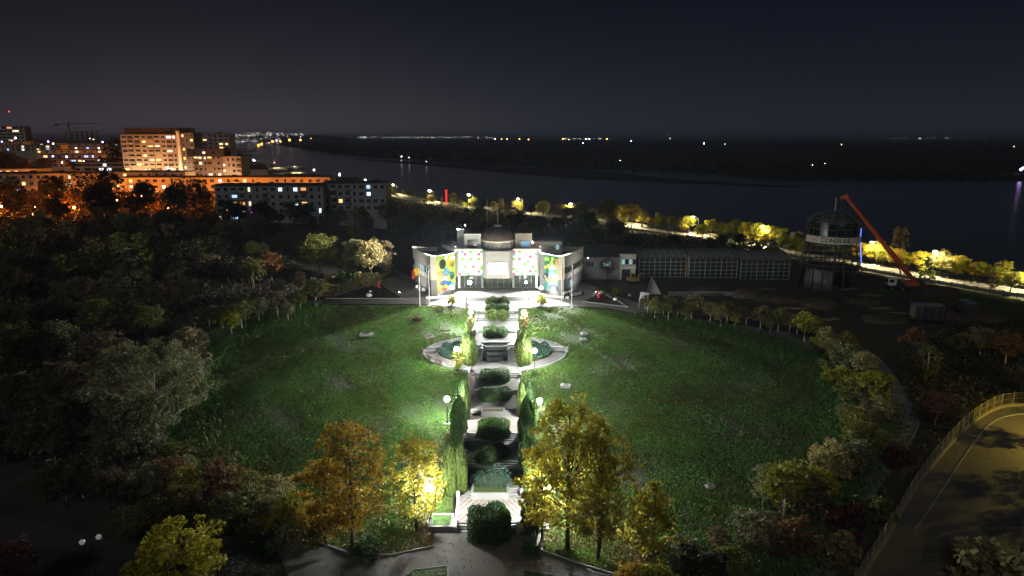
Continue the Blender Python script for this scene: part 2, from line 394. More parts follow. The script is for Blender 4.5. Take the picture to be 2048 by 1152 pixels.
drape('lawn', lawnL, 0.0, LAWN, 1.2, kind='structure'); drape('lawn', lawnR, 0.0, LAWN, 1.2, kind='structure')
drape('grass_slope', GP([(1700, 590), (1800, 572), (1860, 566), (1960, 584), (2080, 606), (2080, 640), (1950, 612), (1850, 598)]), .02, LAWN, 2, kind='structure')
def tufts(name, poly, n, hmin, hmax, m, excl=None):
    xs = [p[0] for p in poly]; ys = [p[1] for p in poly]
    x = rng.uniform(min(xs), max(xs), n*3); y = rng.uniform(min(ys), max(ys), n*3); ok = inside(poly, x, y)
    for e in excl or []: ok &= ~inside(e, x, y)
    pat = np.sin(x*.31+1.3*np.sin(y*.17))+np.sin(y*.43+1.7*np.sin(x*.23))+.6*np.sin(x*1.1+y*.7); ok &= rng.uniform(-2.2, 1.6, n*3) < pat
    x, y = x[ok][:n], y[ok][:n]; n = len(x); z = Tn(x, y)
    V = np.zeros((n, 3, 3, 3), np.float32)
    for k in range(3):
        a = rng.uniform(0, 2*np.pi, n); h = rng.uniform(hmin, hmax, n); w = h*.42; l = rng.uniform(.2, .9, n)*h
        bx, by = x+rng.normal(0, .1, n), y+rng.normal(0, .1, n)
        V[:, k, 0] = np.stack([bx-np.sin(a)*w, by+np.cos(a)*w, z-.02], -1); V[:, k, 1] = np.stack([bx+np.sin(a)*w, by-np.cos(a)*w, z-.02], -1)
        V[:, k, 2] = np.stack([bx+np.cos(a)*l, by+np.sin(a)*l, z+h], -1)
    put(name, fast_mesh(name, V, np.arange(n*9), m, 3), kind='stuff', label='rough short grass tufts growing all over the oval lawn', cat='grass')
ring_c = (0.0, 106.3)
def ell(a, b, n=40, t0=0, t1=2*math.pi): return [(ring_c[0]+a*math.cos(t0+(t1-t0)*i/n), ring_c[1]+b*math.sin(t0+(t1-t0)*i/n)) for i in range(n+1)]
GR = leaf('grass_blade', [(.055, .10, .022), (.10, .20, .042), (.08, .165, .03), (.15, .27, .065), (.12, .14, .05)], .25)
t = GR.node_tree; hs_ = [n for n in t.nodes if n.type == 'HUE_SAT'][0]; geo = t.nodes.new('ShaderNodeNewGeometry'); nz = t.nodes.new('ShaderNodeTexNoise'); nz.inputs['Scale'].default_value = .13; nz.inputs['Detail'].default_value = 7; nz.inputs['Roughness'].default_value = .7
rp = t.nodes.new('ShaderNodeValToRGB'); rp.color_ramp.elements[0].position = .36; rp.color_ramp.elements[0].color = (.95, .62, .60, 1); rp.color_ramp.elements[1].position = .56; rp.color_ramp.elements[1].color = (1, 1.15, 1, 1)
mm = t.nodes.new('ShaderNodeMixRGB'); mm.blend_type = 'MULTIPLY'; mm.inputs[0].default_value = 1; src = [n for n in t.nodes if n.type == 'VALTORGB' and n != rp][0]
t.links.new(geo.outputs['Position'], nz.inputs['Vector']); t.links.new(nz.outputs[0], rp.inputs[0]); t.links.new(src.outputs[0], mm.inputs[1]); t.links.new(rp.outputs[0], mm.inputs[2]); t.links.new(mm.outputs[0], hs_.inputs['Color'])
ringex = ell(11.9, 7.6)
LITL = [(p.x, p.y) for p in GP([(585, 1040), (650, 1015), (760, 1010), (868, 1030), (866, 1092), (780, 1109), (700, 1104), (620, 1074)])]; LITR = [(p.x, p.y) for p in GP([(1086, 1056), (1110, 1020), (1230, 1030), (1300, 1085), (1330, 1160), (1250, 1150), (1150, 1123), (1086, 1099)])]
LITM = mat('leaf_litter', (.20, .14, .10), .95, noise=(2.2, .9), col2=(.06, .06, .03), bump=(5, .6))
drape('leaf_litter_ground', LITL, .03, LITM, 1.0, kind='structure'); drape('leaf_litter_ground', LITR, .03, LITM, 1.0, kind='structure')
tufts('grass', lawnL, 80000, .07, .18, GR, [ringex, LITL]); tufts('grass', lawnR, 90000, .07, .18, GR, [ringex, LITR])

def edge_tufts(poly, n):      # ragged fringe where lawn meets brush
    k = rng.integers(0, len(poly)-1, n); a = np.array(poly)[k]; b_ = np.array(poly)[(k+1) % len(poly)]; l = np.linalg.norm(b_-a, axis=1); keep = rng.uniform(0, 1, n) < l/l.max(); a, b_ = a[keep], b_[keep]
    p_ = a+(b_-a)*rng.uniform(0, 1, (len(a), 1))+rng.normal(size=(len(a), 2))*1.7; p_ = p_[np.abs(p_[:, 0]) > 5.5]; x, y = p_[:, 0], p_[:, 1]; m_ = len(x); z = Tn(x, y); V = np.zeros((m_, 3, 3, 3), np.float32)
    for j in range(3):
        t_ = rng.uniform(0, 6.28, m_); h = rng.uniform(.15, .6, m_); w = h*.3; V[:, j, 0] = np.stack([x-np.sin(t_)*w, y+np.cos(t_)*w, z-.05], -1); V[:, j, 1] = np.stack([x+np.sin(t_)*w, y-np.cos(t_)*w, z-.05], -1); V[:, j, 2] = np.stack([x+np.cos(t_)*h*.6, y+np.sin(t_)*h*.6, z+h], -1)
    put('grass', fast_mesh('grass', V, np.arange(m_*9), GR, 3), kind='stuff', label='ragged taller grass fringing the lawn edge', cat='grass')
edge_tufts(lawnL[3:13], 20000); edge_tufts(lawnR[4:14], 20000)
tufts('grass', LITL, 2600, .10, .3, GR); tufts('grass', LITR, 2600, .10, .3, GR)

# paths and roads
PATH = mat('path_concrete', (.22, .21, .195), .85, noise=(.7, .9), col2=(.12, .115, .11), bump=(12, .15))
fore = GP([(560, 632), (640, 608), (760, 608), (860, 609), (926, 615)])
fore = [(p.x, p.y) for p in fore]+[(-3.4, 127.6), (3.4, 127.6)]+[(p.x, p.y) for p in GP([(1046, 616), (1120, 612), (1210, 616), (1290, 631), (1330, 640), (1330, 628), (1240, 594), (1170, 566), (830, 556), (790, 540), (775, 545), (650, 598), (570, 618)])]
drape('forecourt_paving', fore, .05, PATH, 2.5, kind='structure')
def band(name, left, right, dz, m, **k):
    return drape(name, [(p.x, p.y) for p in smoothline(GP(left))]+[(p.x, p.y) for p in reversed(smoothline(GP(right)))], dz, m, 2.0, **k)
band('footpath', [(1300, 636), (1440, 660), (1560, 680), (1650, 712), (1725, 770), (1768, 830), (1762, 860), (1700, 958), (1620, 1060), (1560, 1150), (1530, 1210)],
     [(1310, 628), (1440, 646), (1560, 662), (1690, 690), (1750, 712), (1797, 765), (1832, 830), (1832, 862), (1790, 930), (1735, 1015), (1690, 1100), (1650, 1210)], .03, PATH, kind='structure')
band('footpath', [(575, 632), (470, 666), (400, 704), (355, 760)], [(568, 616), (455, 648), (375, 690), (325, 755)], .03, PATH, kind='structure')
ribbon('kerb', smoothline(GP([(1690, 690), (1750, 712), (1797, 765), (1832, 830), (1832, 862), (1790, 930)])), .16, .14, STONE, kind='structure')
ribbon('kerb', smoothline(GP([(1768, 835), (1762, 865), (1700, 962), (1620, 1064), (1560, 1156)])), .16, .14, STONE, kind='structure')
plaza = GP([(870, 1066), (867, 1094), (780, 1112), (700, 1108), (560, 1058), (480, 1026), (500, 1060), (560, 1110), (590, 1200), (1330, 1200), (1240, 1153), (1150, 1126), (1084, 1102), (1083, 1066)])
plz = mat('worn_plaza_asphalt', (.16, .148, .14), .8, noise=(.28, .7), col2=(.07, .066, .063), bump=(18, .2))
drape('plaza', [(p.x, p.y) for p in plaza], .03, plz, 2.0, kind='structure')
for ln in ([(870, 1074), (867, 1094), (780, 1112), (700, 1108), (560, 1058), (440, 1012)], [(1083, 1076), (1084, 1102), (1150, 1126), (1240, 1153), (1330, 1200)], [(815, 1152), (825, 1142), (896, 1134), (896, 1160)], [(1046, 1160), (1046, 1142), (1110, 1152)]):
    ribbon('kerb', GP(ln), .18, .16, STONE, kind='structure')
drape('grass_bed', [(p.x, p.y) for p in GP([(818, 1150), (826, 1143), (894, 1136), (894, 1190), (790, 1190)])], .12, LAWN, 1.0, kind='structure')
drape('grass_bed', [(p.x, p.y) for p in GP([(1048, 1190), (1048, 1144), (1110, 1153), (1200, 1190)])], .12, LAWN, 1.0, kind='structure')
band('road', [(-60, 1035), (60, 1042), (160, 1064), (260, 1090), (340, 1118)], [(-60, 1090), (20, 1088), (120, 1100), (230, 1120), (320, 1140)], .03, ASPH, kind='structure')
fence_px = [(2100, 812), (2048, 812), (1995, 818), (1935, 855), (1855, 945), (1793, 1045), (1718, 1168), (1690, 1225)]
roadR = smoothline(GP(fence_px))
ryel = mat('road_asphalt_pale', (.17, .15, .115), .8, noise=(.45, .9), col2=(.085, .075, .058), bump=(20, .2))
drape('road', [(p.x, p.y) for p in roadR]+[(roadR[-1].x+30, roadR[-1].y-6), (roadR[0].x+40, roadR[0].y-10), (roadR[0].x+40, roadR[0].y)], .03, ryel, 2.0, kind='structure')
for k_, pp in enumerate(([(1900, 960), (1960, 950), (1990, 985), (1930, 1000)], [(1950, 1040), (2040, 1030), (2048, 1060), (1970, 1075)], [(1850, 1080), (1900, 1070), (1890, 1120), (1840, 1130)])): drape('road_patch', [(p.x, p.y) for p in GP(pp)], .036, ASPH, 1.0, kind='structure')
ribbon('kerb', smoothline(GP([(2100, 828), (2048, 828), (1990, 842), (1945, 890), (1865, 1010), (1830, 1060)])), .12, .12, CONC, kind='structure')
# riverside road: carriageway, promenade edge and added light-trail parapets on the bank line
bank = []
for yv in list(np.arange(60, 700, 12))+list(np.arange(700, 1400, 40)): bank.append(Vector((float(bankx(yv)), float(yv))))
def offset(line, d):
    o = []
    for i, p in enumerate(line):
        t_ = (line[min(i+1, len(line)-1)]-line[max(i-1, 0)]).normalized(); o.append(Vector((p.x+t_.y*d, p.y-t_.x*d)))
    return o
def strip(name, d0, d1, dz, m, **k):
    a, b_ = offset(bank, d0), offset(bank, d1); vs = []
    for p, q_ in zip(a, b_): vs += [(p.x, p.y, -8+dz), (q_.x, q_.y, -8+dz)]
    fs = [(2*i, 2*i+1, 2*i+3, 2*i+2) for i in range(len(a)-1)]
    return put(name, fast_mesh(name, vs, fs, m), **k)
RROAD = mat('river_road_asphalt', (.15, .145, .135), .75, noise=(.3, .6), col2=(.11, .105, .10))
strip('road', -9, 1.0, .04, RROAD, kind='structure')
strip('promenade', 1.0, 6.5, .16, CONC, kind='structure')
for d0, h in ((1.0, .18), (6.6, 1.0), (-9.3, .9)):
    ln = offset(bank, d0); vs = []; fs = []
    for i, p in enumerate(ln):
        t_ = (ln[min(i+1, len(ln)-1)]-ln[max(i-1, 0)]).normalized(); nx_ = Vector((t_.y, -t_.x))*.14
        for s in (1, -1): vs += [(p.x+nx_.x*s, p.y+nx_.y*s, -8.4), (p.x+nx_.x*s, p.y+nx_.y*s, -8+h)]
    for i in range(len(ln)-1): a = i*4; fs += [(a+1, a+3, a+7, a+5), (a, a+1, a+5, a+4), (a+3, a+2, a+6, a+7)]
    put('kerb' if h < .5 else 'light_trail_parapet', fast_mesh('kerb', vs, fs, STONE), kind='structure')  # pale walls added to draw the bright line of traffic light trails
for off in (-4.2,):
    a, b_ = offset(bank, off-.08), offset(bank, off+.08); vs = []; fs = []
    for i in range(0, len(a)-1, 1):
        o = len(vs); p, q_ = a[i], b_[i]; p2, q2 = a[i].lerp(a[i+1], .5), b_[i].lerp(b_[i+1], .5)
        vs += [(p.x, p.y, -7.955), (q_.x, q_.y, -7.955), (q2.x, q2.y, -7.955), (p2.x, p2.y, -7.955)]; fs.append((o, o+1, o+2, o+3))
    put('lane_marking', fast_mesh('lane_marking', vs, fs, WHITE), kind='structure')

# ring paths round the fountain with their side steps
RING = PAVE
for s in (-1, 1):
    out = [p for p in ell(11.3, 7.1, 80) if p[0]*s > 3.75]; inn = [p for p in ell(9.35, 5.1, 80) if p[0]*s > 3.75]
    out.sort(key=lambda p: p[1]); inn.sort(key=lambda p: p[1])
    drape('ring_path', out+inn[::-1], .06, RING, 1.0, kind='structure')
    ribbon('kerb', out, .2, .16, STONE, kind='structure'); ribbon('kerb', inn, .16, .16, STONE, kind='structure')

# ---------------------------------------------------------------- the stairway on the axis
FL = [(1066, 1045, .6, 3.15), (995, 976, .6, 3.2), (938, 924, .6, 3.2), (882, 866, .6, 3.2), (830, 815, .45, 3.4), (789, 780, .45, 3.5), (756, 745, .45, 3.6), (722, 688, 1.3, 3.6), (666, 658, .45, 3.6), (641, 634, .3, 3.6), (627, 621, .3, 3.6)]
axp = lambda py: 977+(1040-py)*18/390
stair = empty('stairway', (0, 0, 0), kind='structure')
PV = bpy.data.materials.new('herringbone_paving'); PV.use_nodes = True; t = PV.node_tree; b = t.nodes['Principled BSDF']
geo = t.nodes.new('ShaderNodeNewGeometry'); sp = t.nodes.new('ShaderNodeSeparateXYZ'); t.links.new(geo.outputs['Position'], sp.inputs[0])
ab = t.nodes.new('ShaderNodeMath'); ab.operation = 'ABSOLUTE'; t.links.new(sp.outputs[0], ab.inputs[0])
ad = t.nodes.new('ShaderNodeMath'); ad.operation = 'MULTIPLY_ADD'; ad.inputs[1].default_value = .55; t.links.new(sp.outputs[1], ad.inputs[0]); t.links.new(ab.outputs[0], ad.inputs[2])
md = t.nodes.new('ShaderNodeMath'); md.operation = 'PINGPONG'; md.inputs[1].default_value = .30; t.links.new(ad.outputs[0], md.inputs[0])
rr = t.nodes.new('ShaderNodeValToRGB'); rr.color_ramp.elements[0].position = .12; rr.color_ramp.elements[1].position = .18
rr.color_ramp.elements[0].color = (.34, .32, .30, 1); rr.color_ramp.elements[1].color = (.25, .19, .17, 1)
nz = t.nodes.new('ShaderNodeTexNoise'); nz.inputs['Scale'].default_value = 1.4; nz.inputs['Detail'].default_value = 6; t.links.new(geo.outputs['Position'], nz.inputs['Vector'])
ml = t.nodes.new('ShaderNodeMixRGB'); ml.blend_type = 'MULTIPLY'; ml.inputs[0].default_value = .75
t.links.new(md.outputs[0], rr.inputs[0]); t.links.new(rr.outputs[0], ml.inputs[1]); t.links.new(nz.outputs[0], ml.inputs[2]); t.links.new(ml.outputs[0], b.inputs['Base Color']); b.inputs['Roughness'].default_value = .8
z = 0.0; prevY = None; FLY = []
for i, (pb, pt, rise, hw) in enumerate(FL):
    yb = P(axp(pb), pb, z).y
    if prevY is not None:
        MB().box((0, (prevY+yb)/2, z-.6), (2*hw, yb-prevY, 1.2), PV if i in (1, 4) else PAVE).build('landing', stair)
    yt = max(P(axp(pt), pt, z+rise).y, yb+.3*round(rise/.15)); n = max(2, round(rise/.15)); FLY.append((yb, yt, z, z+rise, hw))
    if i != 7:
        for k in range(n):
            d = (yt-yb)/n
            MB().box((0, yb+d*(k+.5)+.02, z+rise/n*(k+1)-.35), (2*hw, d+.04, .7), STONE).build('step', stair)
    z += rise; prevY = yt
ZT = 6.25
MB().box((0, (prevY+133.4)/2, z-.6), (7.2, 133.4-prevY, 1.2), PAVE).build('landing', stair)
for s in (-1, 1):        # low side walls that hold the lawn
    for (yb, yt, z0, z1, hw), nxt in zip(FLY, FLY[1:]+[(133, 134, 6.1, 6.25, 3.6)]):
        if 100 < yb < 108: continue
        MB().box((s*(hw+.2), (yb-.15+yt)/2, z1-.55), (.36, yt-yb+.3, 1.5), CONC).build('side_wall', stair)
        MB().box((s*(hw+.2), (yt+nxt[0])/2, z1-.62), (.30, nxt[0]-yt-.32, 1.36), CONC).build('side_wall', stair)
# steps each side of the fountain
yb, yt, z0, z1, hw = FLY[7]
for s in (-1, 1):
    for k in range(8):
        d = (yt-yb)/8
        MB().box((s*3.0, yb+d*(k+.5)+.02, z0+(z1-z0)/8*(k+1)-.4), (1.2, d+.04, .8), STONE).build('step', stair)
    for k in range(3):       # short steps between ring path and landing
        MB().box((s*(3.9+.35*k), 99.6, T(s*4.5, 99.6)-.1+.1*k), (.36, 1.3, .5), STONE).build('step', stair)
        MB().box((s*10.0, 106.9+.38*k, T(10, 106.9)+.02+.12*k), (2.3, .36, .4), STONE).build('step', stair)
# planters: retaining beds by the lowest flight, bed on the axis
def planter(x0, x1, y0, y1, zb, zt, m, label):
    e = empty('planter', ((x0+x1)/2, (y0+y1)/2, zb), label=label, cat='planter', group='stone planters along the stairway')
    w, d = x1-x0, y1-y0; h = zt-zb
    for cx, cy, sx_, sy_ in ((0, -d/2+.12, w, .24), (0, d/2-.12, w, .24), (-w/2+.12, 0, .24, d-.49), (w/2-.12, 0, .24, d-.49)):
        MB().box((cx, cy, h/2), (sx_, sy_, h), STONE).build('wall', e)
    MB().box((0, 0, h/2-.08), (w-.5, d-.5, h), m).build('soil', e); return e
planter(-5.9, -3.55, 61.5, 64.0, -.1, .75, LAWN, 'grassy stone planter left of the lowest flight of steps')
planter(3.55, 5.9, 61.5, 64.0, -.1, .46, LAWN, 'stone planter right of the lowest flight where people sit')
planter(-1.55, 1.55, 85.0, 86.6, 2.1, 3.0, mat('bed_soil', (.14, .10, .05), .95, noise=(3, .8)), 'small rectangular planter of dry plants between hedges on the axis')
planter(3.5, 4.7, 71.2, 73.4, 1.1, 2.0, LAWN, 'small grassy planter at the right edge beside the dark middle flight')
planter(-2.0, 2.0, 66.9, 69.4, .4, 1.35, LAWN, 'low stone planter holding the shaggy bush above the chevron landing')

# ---------------------------------------------------------------- cascade fountain
ft = empty('cascade_fountain', (0, 106.0, 3.75), label='tiered stone cascade fountain with curved upper basin between two conical evergreens', cat='fountain')
WETS = mat('wet_stone', (.30, .31, .33), .45, noise=(1.2, .9), col2=(.14, .145, .155)); WAT = mat('basin_water', (.01, .014, .018), .08, spec=.6)
def lens(hw_, y0, bulge, n=10): return [(-hw_+2*hw_*i/n, y0-bulge*math.sin(math.pi*i/n)) for i in range(n+1)]
for hw_, yf, yk, zt, nm in ((1.35, -1.7, -.55, .5, 'lower_basin'), (1.95, -.55, 1.0, .95, 'middle_basin'), (2.3, 1.0, 2.9, 1.5, 'upper_basin')):
    fr = [(-hw_, yk), (-hw_, yf+.55), (-hw_*.62, yf), (hw_*.62, yf), (hw_, yf+.55), (hw_, yk)]
    o = MB().prism(fr, -.2, zt-.12, WETS).build(nm, ft)
    inn = [(x*.86, yk-.14 if y == yk else y+.22) for x, y in fr]
    for a in range(len(fr)):
        p1, p2, q1, q2 = fr[a], fr[(a+1) % 6], inn[a], inn[(a+1) % 6]
        MB().prism([p1, p2, q2, q1], zt-.12, zt, STONE).build('rim', o)
    MB().prism(inn, zt-.14, zt-.05, WAT).build('water', o)
o = MB().prism(lens(2.35, 3.0, -.9)+[(2.35, 2.92), (-2.35, 2.92)], 1.0, 1.62, STONE).build('curved_rim', ft)
for s in (-1, 1):
    MB().tube([(s*2.2, -1.3, -.1), (s*2.25, -.4, .75), (s*2.0, .2, 1.0), (s*2.2, .9, 1.35)], [.22, .26, .3, .2], STONE, 7).build('scroll', ft, True)
for k in range(5):
    MB().box((-1.0+.5*k, -1.82, .12), (.28, .12, .3), STONE).build('spout_block', ft)

# ================================================================ MUSEUM
MY = 139.4
mus = empty('museum_building', (0, MY, ZT), label='floodlit domed museum with chequered white facade and two painted wings', cat='building')
CLAD = mat('beige_cladding', (.46, .43, .36), .7, noise=(.6, .8), col2=(.36, .34, .29)); CLADG = mat('grey_cladding', (.24, .235, .22), .75, noise=(.8, .8), col2=(.17, .165, .155))
ROOFD = mat('dark_roofing', (.07, .065, .06), .8, noise=(.9, .8), col2=(.045, .042, .04)); PLAST = mat('white_render', (.74, .73, .69), .7, noise=(.9, .8), col2=(.64, .63, .60))
CREAM = mat('cream_coping', (.60, .56, .46), .7); DOMEM = mat('dome_copper', (.16, .12, .095), .5, .3, noise=(1.2, .8), col2=(.11, .085, .07))
GLASSD = mat('dark_glass', (.02, .025, .03), .08, spec=.7); GLASST = mat('shopfront_glass', (.08, .10, .09), .05, spec=.6); GLASST.node_tree.nodes['Principled BSDF'].inputs['Alpha'].default_value = .35
COOL = mat('lit_window_cool', (.3, .4, .4), .3, emit=(.5, .85, .9), estr=.35); BLUEW = mat('lit_window_blue', (.1, .2, .3), .3, emit=(.2, .5, .8), estr=.35)
FRAME = mat('window_frame_grey', (.22, .22, .22), .5, .3)
_bm = {}
def barmesh_(sx_, sy_, sz_, m):
    k = (sx_, sy_, sz_, m.name)
    if k not in _bm: _bm[k] = MB().box((0, 0, 0), (sx_, sy_, sz_), m).mesh('plate')
    return _bm[k]
def B(name, c, d, m, parent=mus, rz=0): return MB().box(c, d, m, rz).build(name, parent)
for s in (-1, 1):
    fl_ = lambda pts: [(s*x, y) for x, y in pts]
    outer = [(13.6, .05), (14.75, 2.1), (15.8, 4.3), (16.8, 6.8), (17.8, 9.4), (18.7, 12)]
    poly = fl_([(12.5, .1)]+outer+[(8.9, 12), (8.9, 4.35)])
    MB().prism(poly, 0, 7.3, CLADG).build('wing_wall', mus)
    MB().prism(poly, 7.3, 7.36, ROOFD).build('wing_roof', mus)
    MB().prism(fl_([(12.42, -.08), (13.72, -.12), (13.85, .6), (12.6, .6)]), 3.3, 8.25, CREAM).build('corner_pier', mus)
    MB().prism(fl_([(12.45, -.05), (13.68, -.08), (13.8, .55), (12.62, .55)]), 0, 3.3, CONC).build('pier_base', mus)
    pts = fl_(outer)
    for i in range(5):           # curved outer wall: cladding bands, windows, coping
        a, c = Vector(pts[i]), Vector(pts[i+1]); dv = c-a; L = dv.length; rz = math.atan2(dv.y, dv.x); m_ = (a+c)/2; nrm = Vector((dv.y, -dv.x))/L*s
        for k in range(3):
            u = a.lerp(c, (k+.5)/3)+nrm*.09
            B('cladding_panel', (u.x, u.y, 7.05), (L/3-.03, .18, 2.3), CLAD, mus, rz)
            B('cladding_panel', (u.x, u.y, 3.95), (L/3-.05, .12, 1.0), CREAM if (k+i) % 3 == 0 else CLAD, mus, rz)
            if i < 4:
                w_ = B('window', (u.x, u.y, 5.2), (L/3-.12, .14, 1.3), FRAME, mus, rz)
                lit = (i+k) % 3 != 1
                MB().box((u.x+nrm.x*.06, u.y+nrm.y*.06, 5.2), (L/3-.3, .08, 1.1), (COOL if s < 0 else GLASSD) if lit else GLASSD, rz).build('pane', w_)
        B('parapet', (m_.x-nrm.x*.1, m_.y-nrm.y*.1, 7.85), (L+.05, .3, .9), CLAD, mus, rz)
        B('coping', (m_.x, m_.y, 8.33), (L+.15, .6, .12), CREAM, mus, rz)
        B('plinth', (m_.x+nrm.x*.06, m_.y+nrm.y*.06, .5), (L, .12, 1.0), mat('slate_plinth', (.10, .10, .105), .7), mus, rz)
    if s > 0:
        for (f, zz) in ((.25, 2.2), (.62, 2.4)):
            a = Vector(pts[1]).lerp(Vector(pts[2]), f); w_ = B('window', (a.x+.12, a.y-.1, zz), (.95, .2, 1.4), FRAME, mus, math.atan2(2.2, 1.05)); MB().box((a.x+.2, a.y-.14, zz), (.75, .16, 1.15), BLUEW, math.atan2(2.2, 1.05)).build('pane', w_)
    B('parapet', (s*13.8, 12, 7.8), (9.8, .3, 1.0), CLAD)
    # slanted mural wall
    a, c = Vector((s*12.45, .12)), Vector((s*8.95, 4.3)); dv = (c-a); L = dv.length; dv /= L; nr = Vector((dv.y, -dv.x)); nr = nr if nr.y < 0 else -nr
    mb = MB()
    base = mat('mural_green' if s < 0 else 'mural_teal', (.22, .42, .06) if s < 0 else (.10, .30, .22), .6, noise=(1.1, .5), col2=(.45, .50, .06) if s < 0 else (.05, .12, .16))
    def mp_(u, v, o): p = a+dv*u+nr*o; return (p.x, p.y, v)
    def quad(u0, u1, v0, v1, o, m): mb.add([mp_(u0, v0, o), mp_(u1, v0, o), mp_(u1, v1, o), mp_(u0, v1, o)], [(0, 1, 2, 3)], m)
    lay = [.05]
    def blob(u, v, ru, rv, m, rot=0, n=14):
        lay[0] += .004; pts_ = []
        for i in range(n):
            t_ = 2*math.pi*i/n; x, y = ru*math.cos(t_), rv*math.sin(t_); pts_.append(mp_(min(max(u+x*math.cos(rot)-y*math.sin(rot), .02), L-.02), min(max(v+x*math.sin(rot)+y*math.cos(rot), .72), 8.08), lay[0]))
        mb.add(pts_, [tuple(range(n))], m)
    MB().add([mp_(0, 0, .03), mp_(L, 0, .03), mp_(L, 8.2, .03), mp_(0, 8.2, .03), mp_(0, 0, -.2), mp_(L, 0, -.2), mp_(L, 8.2, -.2), mp_(0, 8.2, -.2)], [(0, 1, 2, 3), (3, 2, 6, 7), (0, 3, 7, 4), (1, 5, 6, 2)], CLADG).build('mural_wall', mus)
    quad(.0, L if s < 0 else L*.8, .7, 8.1, .05, base)
    c_ = {k: mat('mural_'+k, v, .6) for k, v in dict(black=(.015, .02, .02), blue=(.03, .12, .30), sky=(.15, .38, .50), orange=(.70, .18, .02), yellow=(.75, .50, .05), white=(.78, .78, .72), lime=(.35, .55, .08), dgreen=(.03, .14, .04), navy=(.015, .04, .09), red=(.55, .06, .03)).items()}
    if s < 0:
        blob(3.9, 7.2, 1.2, .7, c_['yellow'], .3); blob(4.6, 7.3, .8, .5, c_['white'], 0); blob(2.7, 7.5, .5, .45, c_['white']); blob(4.3, 5.7, .9, .5, c_['dgreen'], .8); blob(1.6, 6.35, 1.0, 1.05, c_['black']); blob(4.2, 6.3, .8, .3, c_['orange'], .5); blob(3.9, 5.2, .6, .3, c_['yellow'], .9)
        for u, v, ru, rv, r_ in ((2.0, 4.6, 1.3, .35, .5), (2.9, 4.9, 1.2, .33, -.6), (2.2, 4.1, 1.0, .3, -.5), (3.0, 4.0, .9, .3, .7)): blob(u, v, ru, rv, c_['blue'], r_); blob(u, v, ru*.6, rv*.4, c_['sky'], r_)
        blob(.8, 4.6, .8, .4, c_['orange'], .3); blob(1.1, 3.6, 1.0, .6, c_['orange'], .6); blob(2.9, 3.2, .9, .5, c_['yellow'], 0); blob(2.2, 3.1, .7, .6, c_['white']); blob(4.3, 3.6, .8, .9, c_['dgreen']); blob(4.4, 3.3, .5, .5, c_['navy'])
        blob(1.4, 2.3, 1.2, .6, c_['navy'], .4); blob(3.3, 2.1, 1.4, .55, c_['blue'], -.3); blob(.8, 1.3, .9, .7, c_['orange']); blob(2.0, 1.2, 1.0, .5, c_['red'], .2); blob(2.4, 1.6, .5, .4, c_['yellow']); blob(3.6, 1.2, 1.0, .5, c_['white'], .5); blob(4.6, 1.5, .7, .6, c_['sky'])
    else:
        for i, (u, v) in enumerate(((.6, 7.5), (1.5, 7.2), (2.5, 7.6), (3.4, 7.2), (.9, 6.6), (2.0, 6.3), (3.2, 6.4))): blob(u, v, .8, .45, c_['lime' if i % 2 else 'dgreen'], i)
        blob(.4, 6.6, .5, 1.0, c_['orange'], .2); blob(2.0, 5.7, 1.3, .45, c_['white'], .2); blob(2.6, 5.9, .8, .35, c_['lime'], -.5); blob(1.3, 5.9, .8, .35, c_['sky'], .6); blob(3.4, 5.3, .7, .4, c_['yellow'], .3)
        for i, (u, v) in enumerate(((.8, 4.9), (1.9, 4.7), (3.1, 4.5), (2.3, 4.1))): blob(u, v, 1.0, .5, c_['sky' if i % 2 else 'dgreen'], i*.7)
        blob(3.4, 3.4, 1.0, .9, c_['navy']); blob(1.7, 2.9, 1.35, 1.25, c_['sky']); blob(1.6, 2.9, 1.0, .95, c_['navy']); blob(1.5, 2.85, .8, .8, c_['orange']); blob(.5, 3.6, .5, .6, c_['lime'], .6); blob(3.6, 3.3, .6, .2, c_['yellow'], .8); blob(3.3, 2.8, .5, .2, c_['yellow'], .3); blob(1.0, 1.5, 1.3, .6, c_['navy']); blob(1.2, 1.3, .55, .5, c_['white']); blob(.9, 1.0, .5, .3, c_['lime'], .4)
    mb.build('mural', mus, label='mural of butterflies, flowers and a black disc on green' if s < 0 else 'mural of water lilies and an orange fruit on teal')
    for k in range(3): B('fin', (s*(8.95-.22*k), 4.6+.12*k, 5.95), (.1, .5, 5.5), CLAD)
    # chequered white facade panel: white square plates with coloured ones among them
    B('facade_panel', (s*5.75, 5.34, 5.9), (5.35, .3, 5.45), CLADG)
    TC = {'g': mat('tile_green', (.16, .48, .07), .5), 'p': mat('tile_plum', (.42, .10, .20), .5), 'b': mat('tile_blue', (.16, .38, .46), .5), 'y': mat('tile_cream', (.75, .62, .36), .5)}
    spots = [(1, 0, 'b'), (4, 0, 'g'), (8, 0, 'b'), (2, 1, 'p'), (7, 1, 'p'), (5, 2, 'y'), (7, 3, 'g'), (1, 3, 'g'), (4, 3, 'g'), (8, 3, 'y'), (3, 4, 'y'), (5, 6, 'p'), (8, 6, 'g'), (2, 6, 'g'), (8, 7, 'g'), (1, 8, 'b'), (7, 8, 'p'), (5, 7, 'y'), (0, 9, 'p'), (3, 9, 'g'), (8, 9, 'b')]
    if s > 0: spots = [(0, 0, 'p'), (2, 0, 'g'), (0, 1, 'b'), (4, 1, 'y'), (8, 1, 'b'), (6, 2, 'p'), (0, 3, 'g'), (2, 3, 'p'), (5, 4, 'g'), (8, 3, 'y'), (1, 5, 'y'), (4, 5, 'g'), (7, 6, 'g'), (0, 7, 'g'), (4, 7, 'y'), (1, 8, 'b'), (6, 8, 'p'), (8, 8, 'g'), (0, 9, 'p'), (3, 9, 'g'), (7, 9, 'b')]
    x0 = -8.35 if s < 0 else 3.15
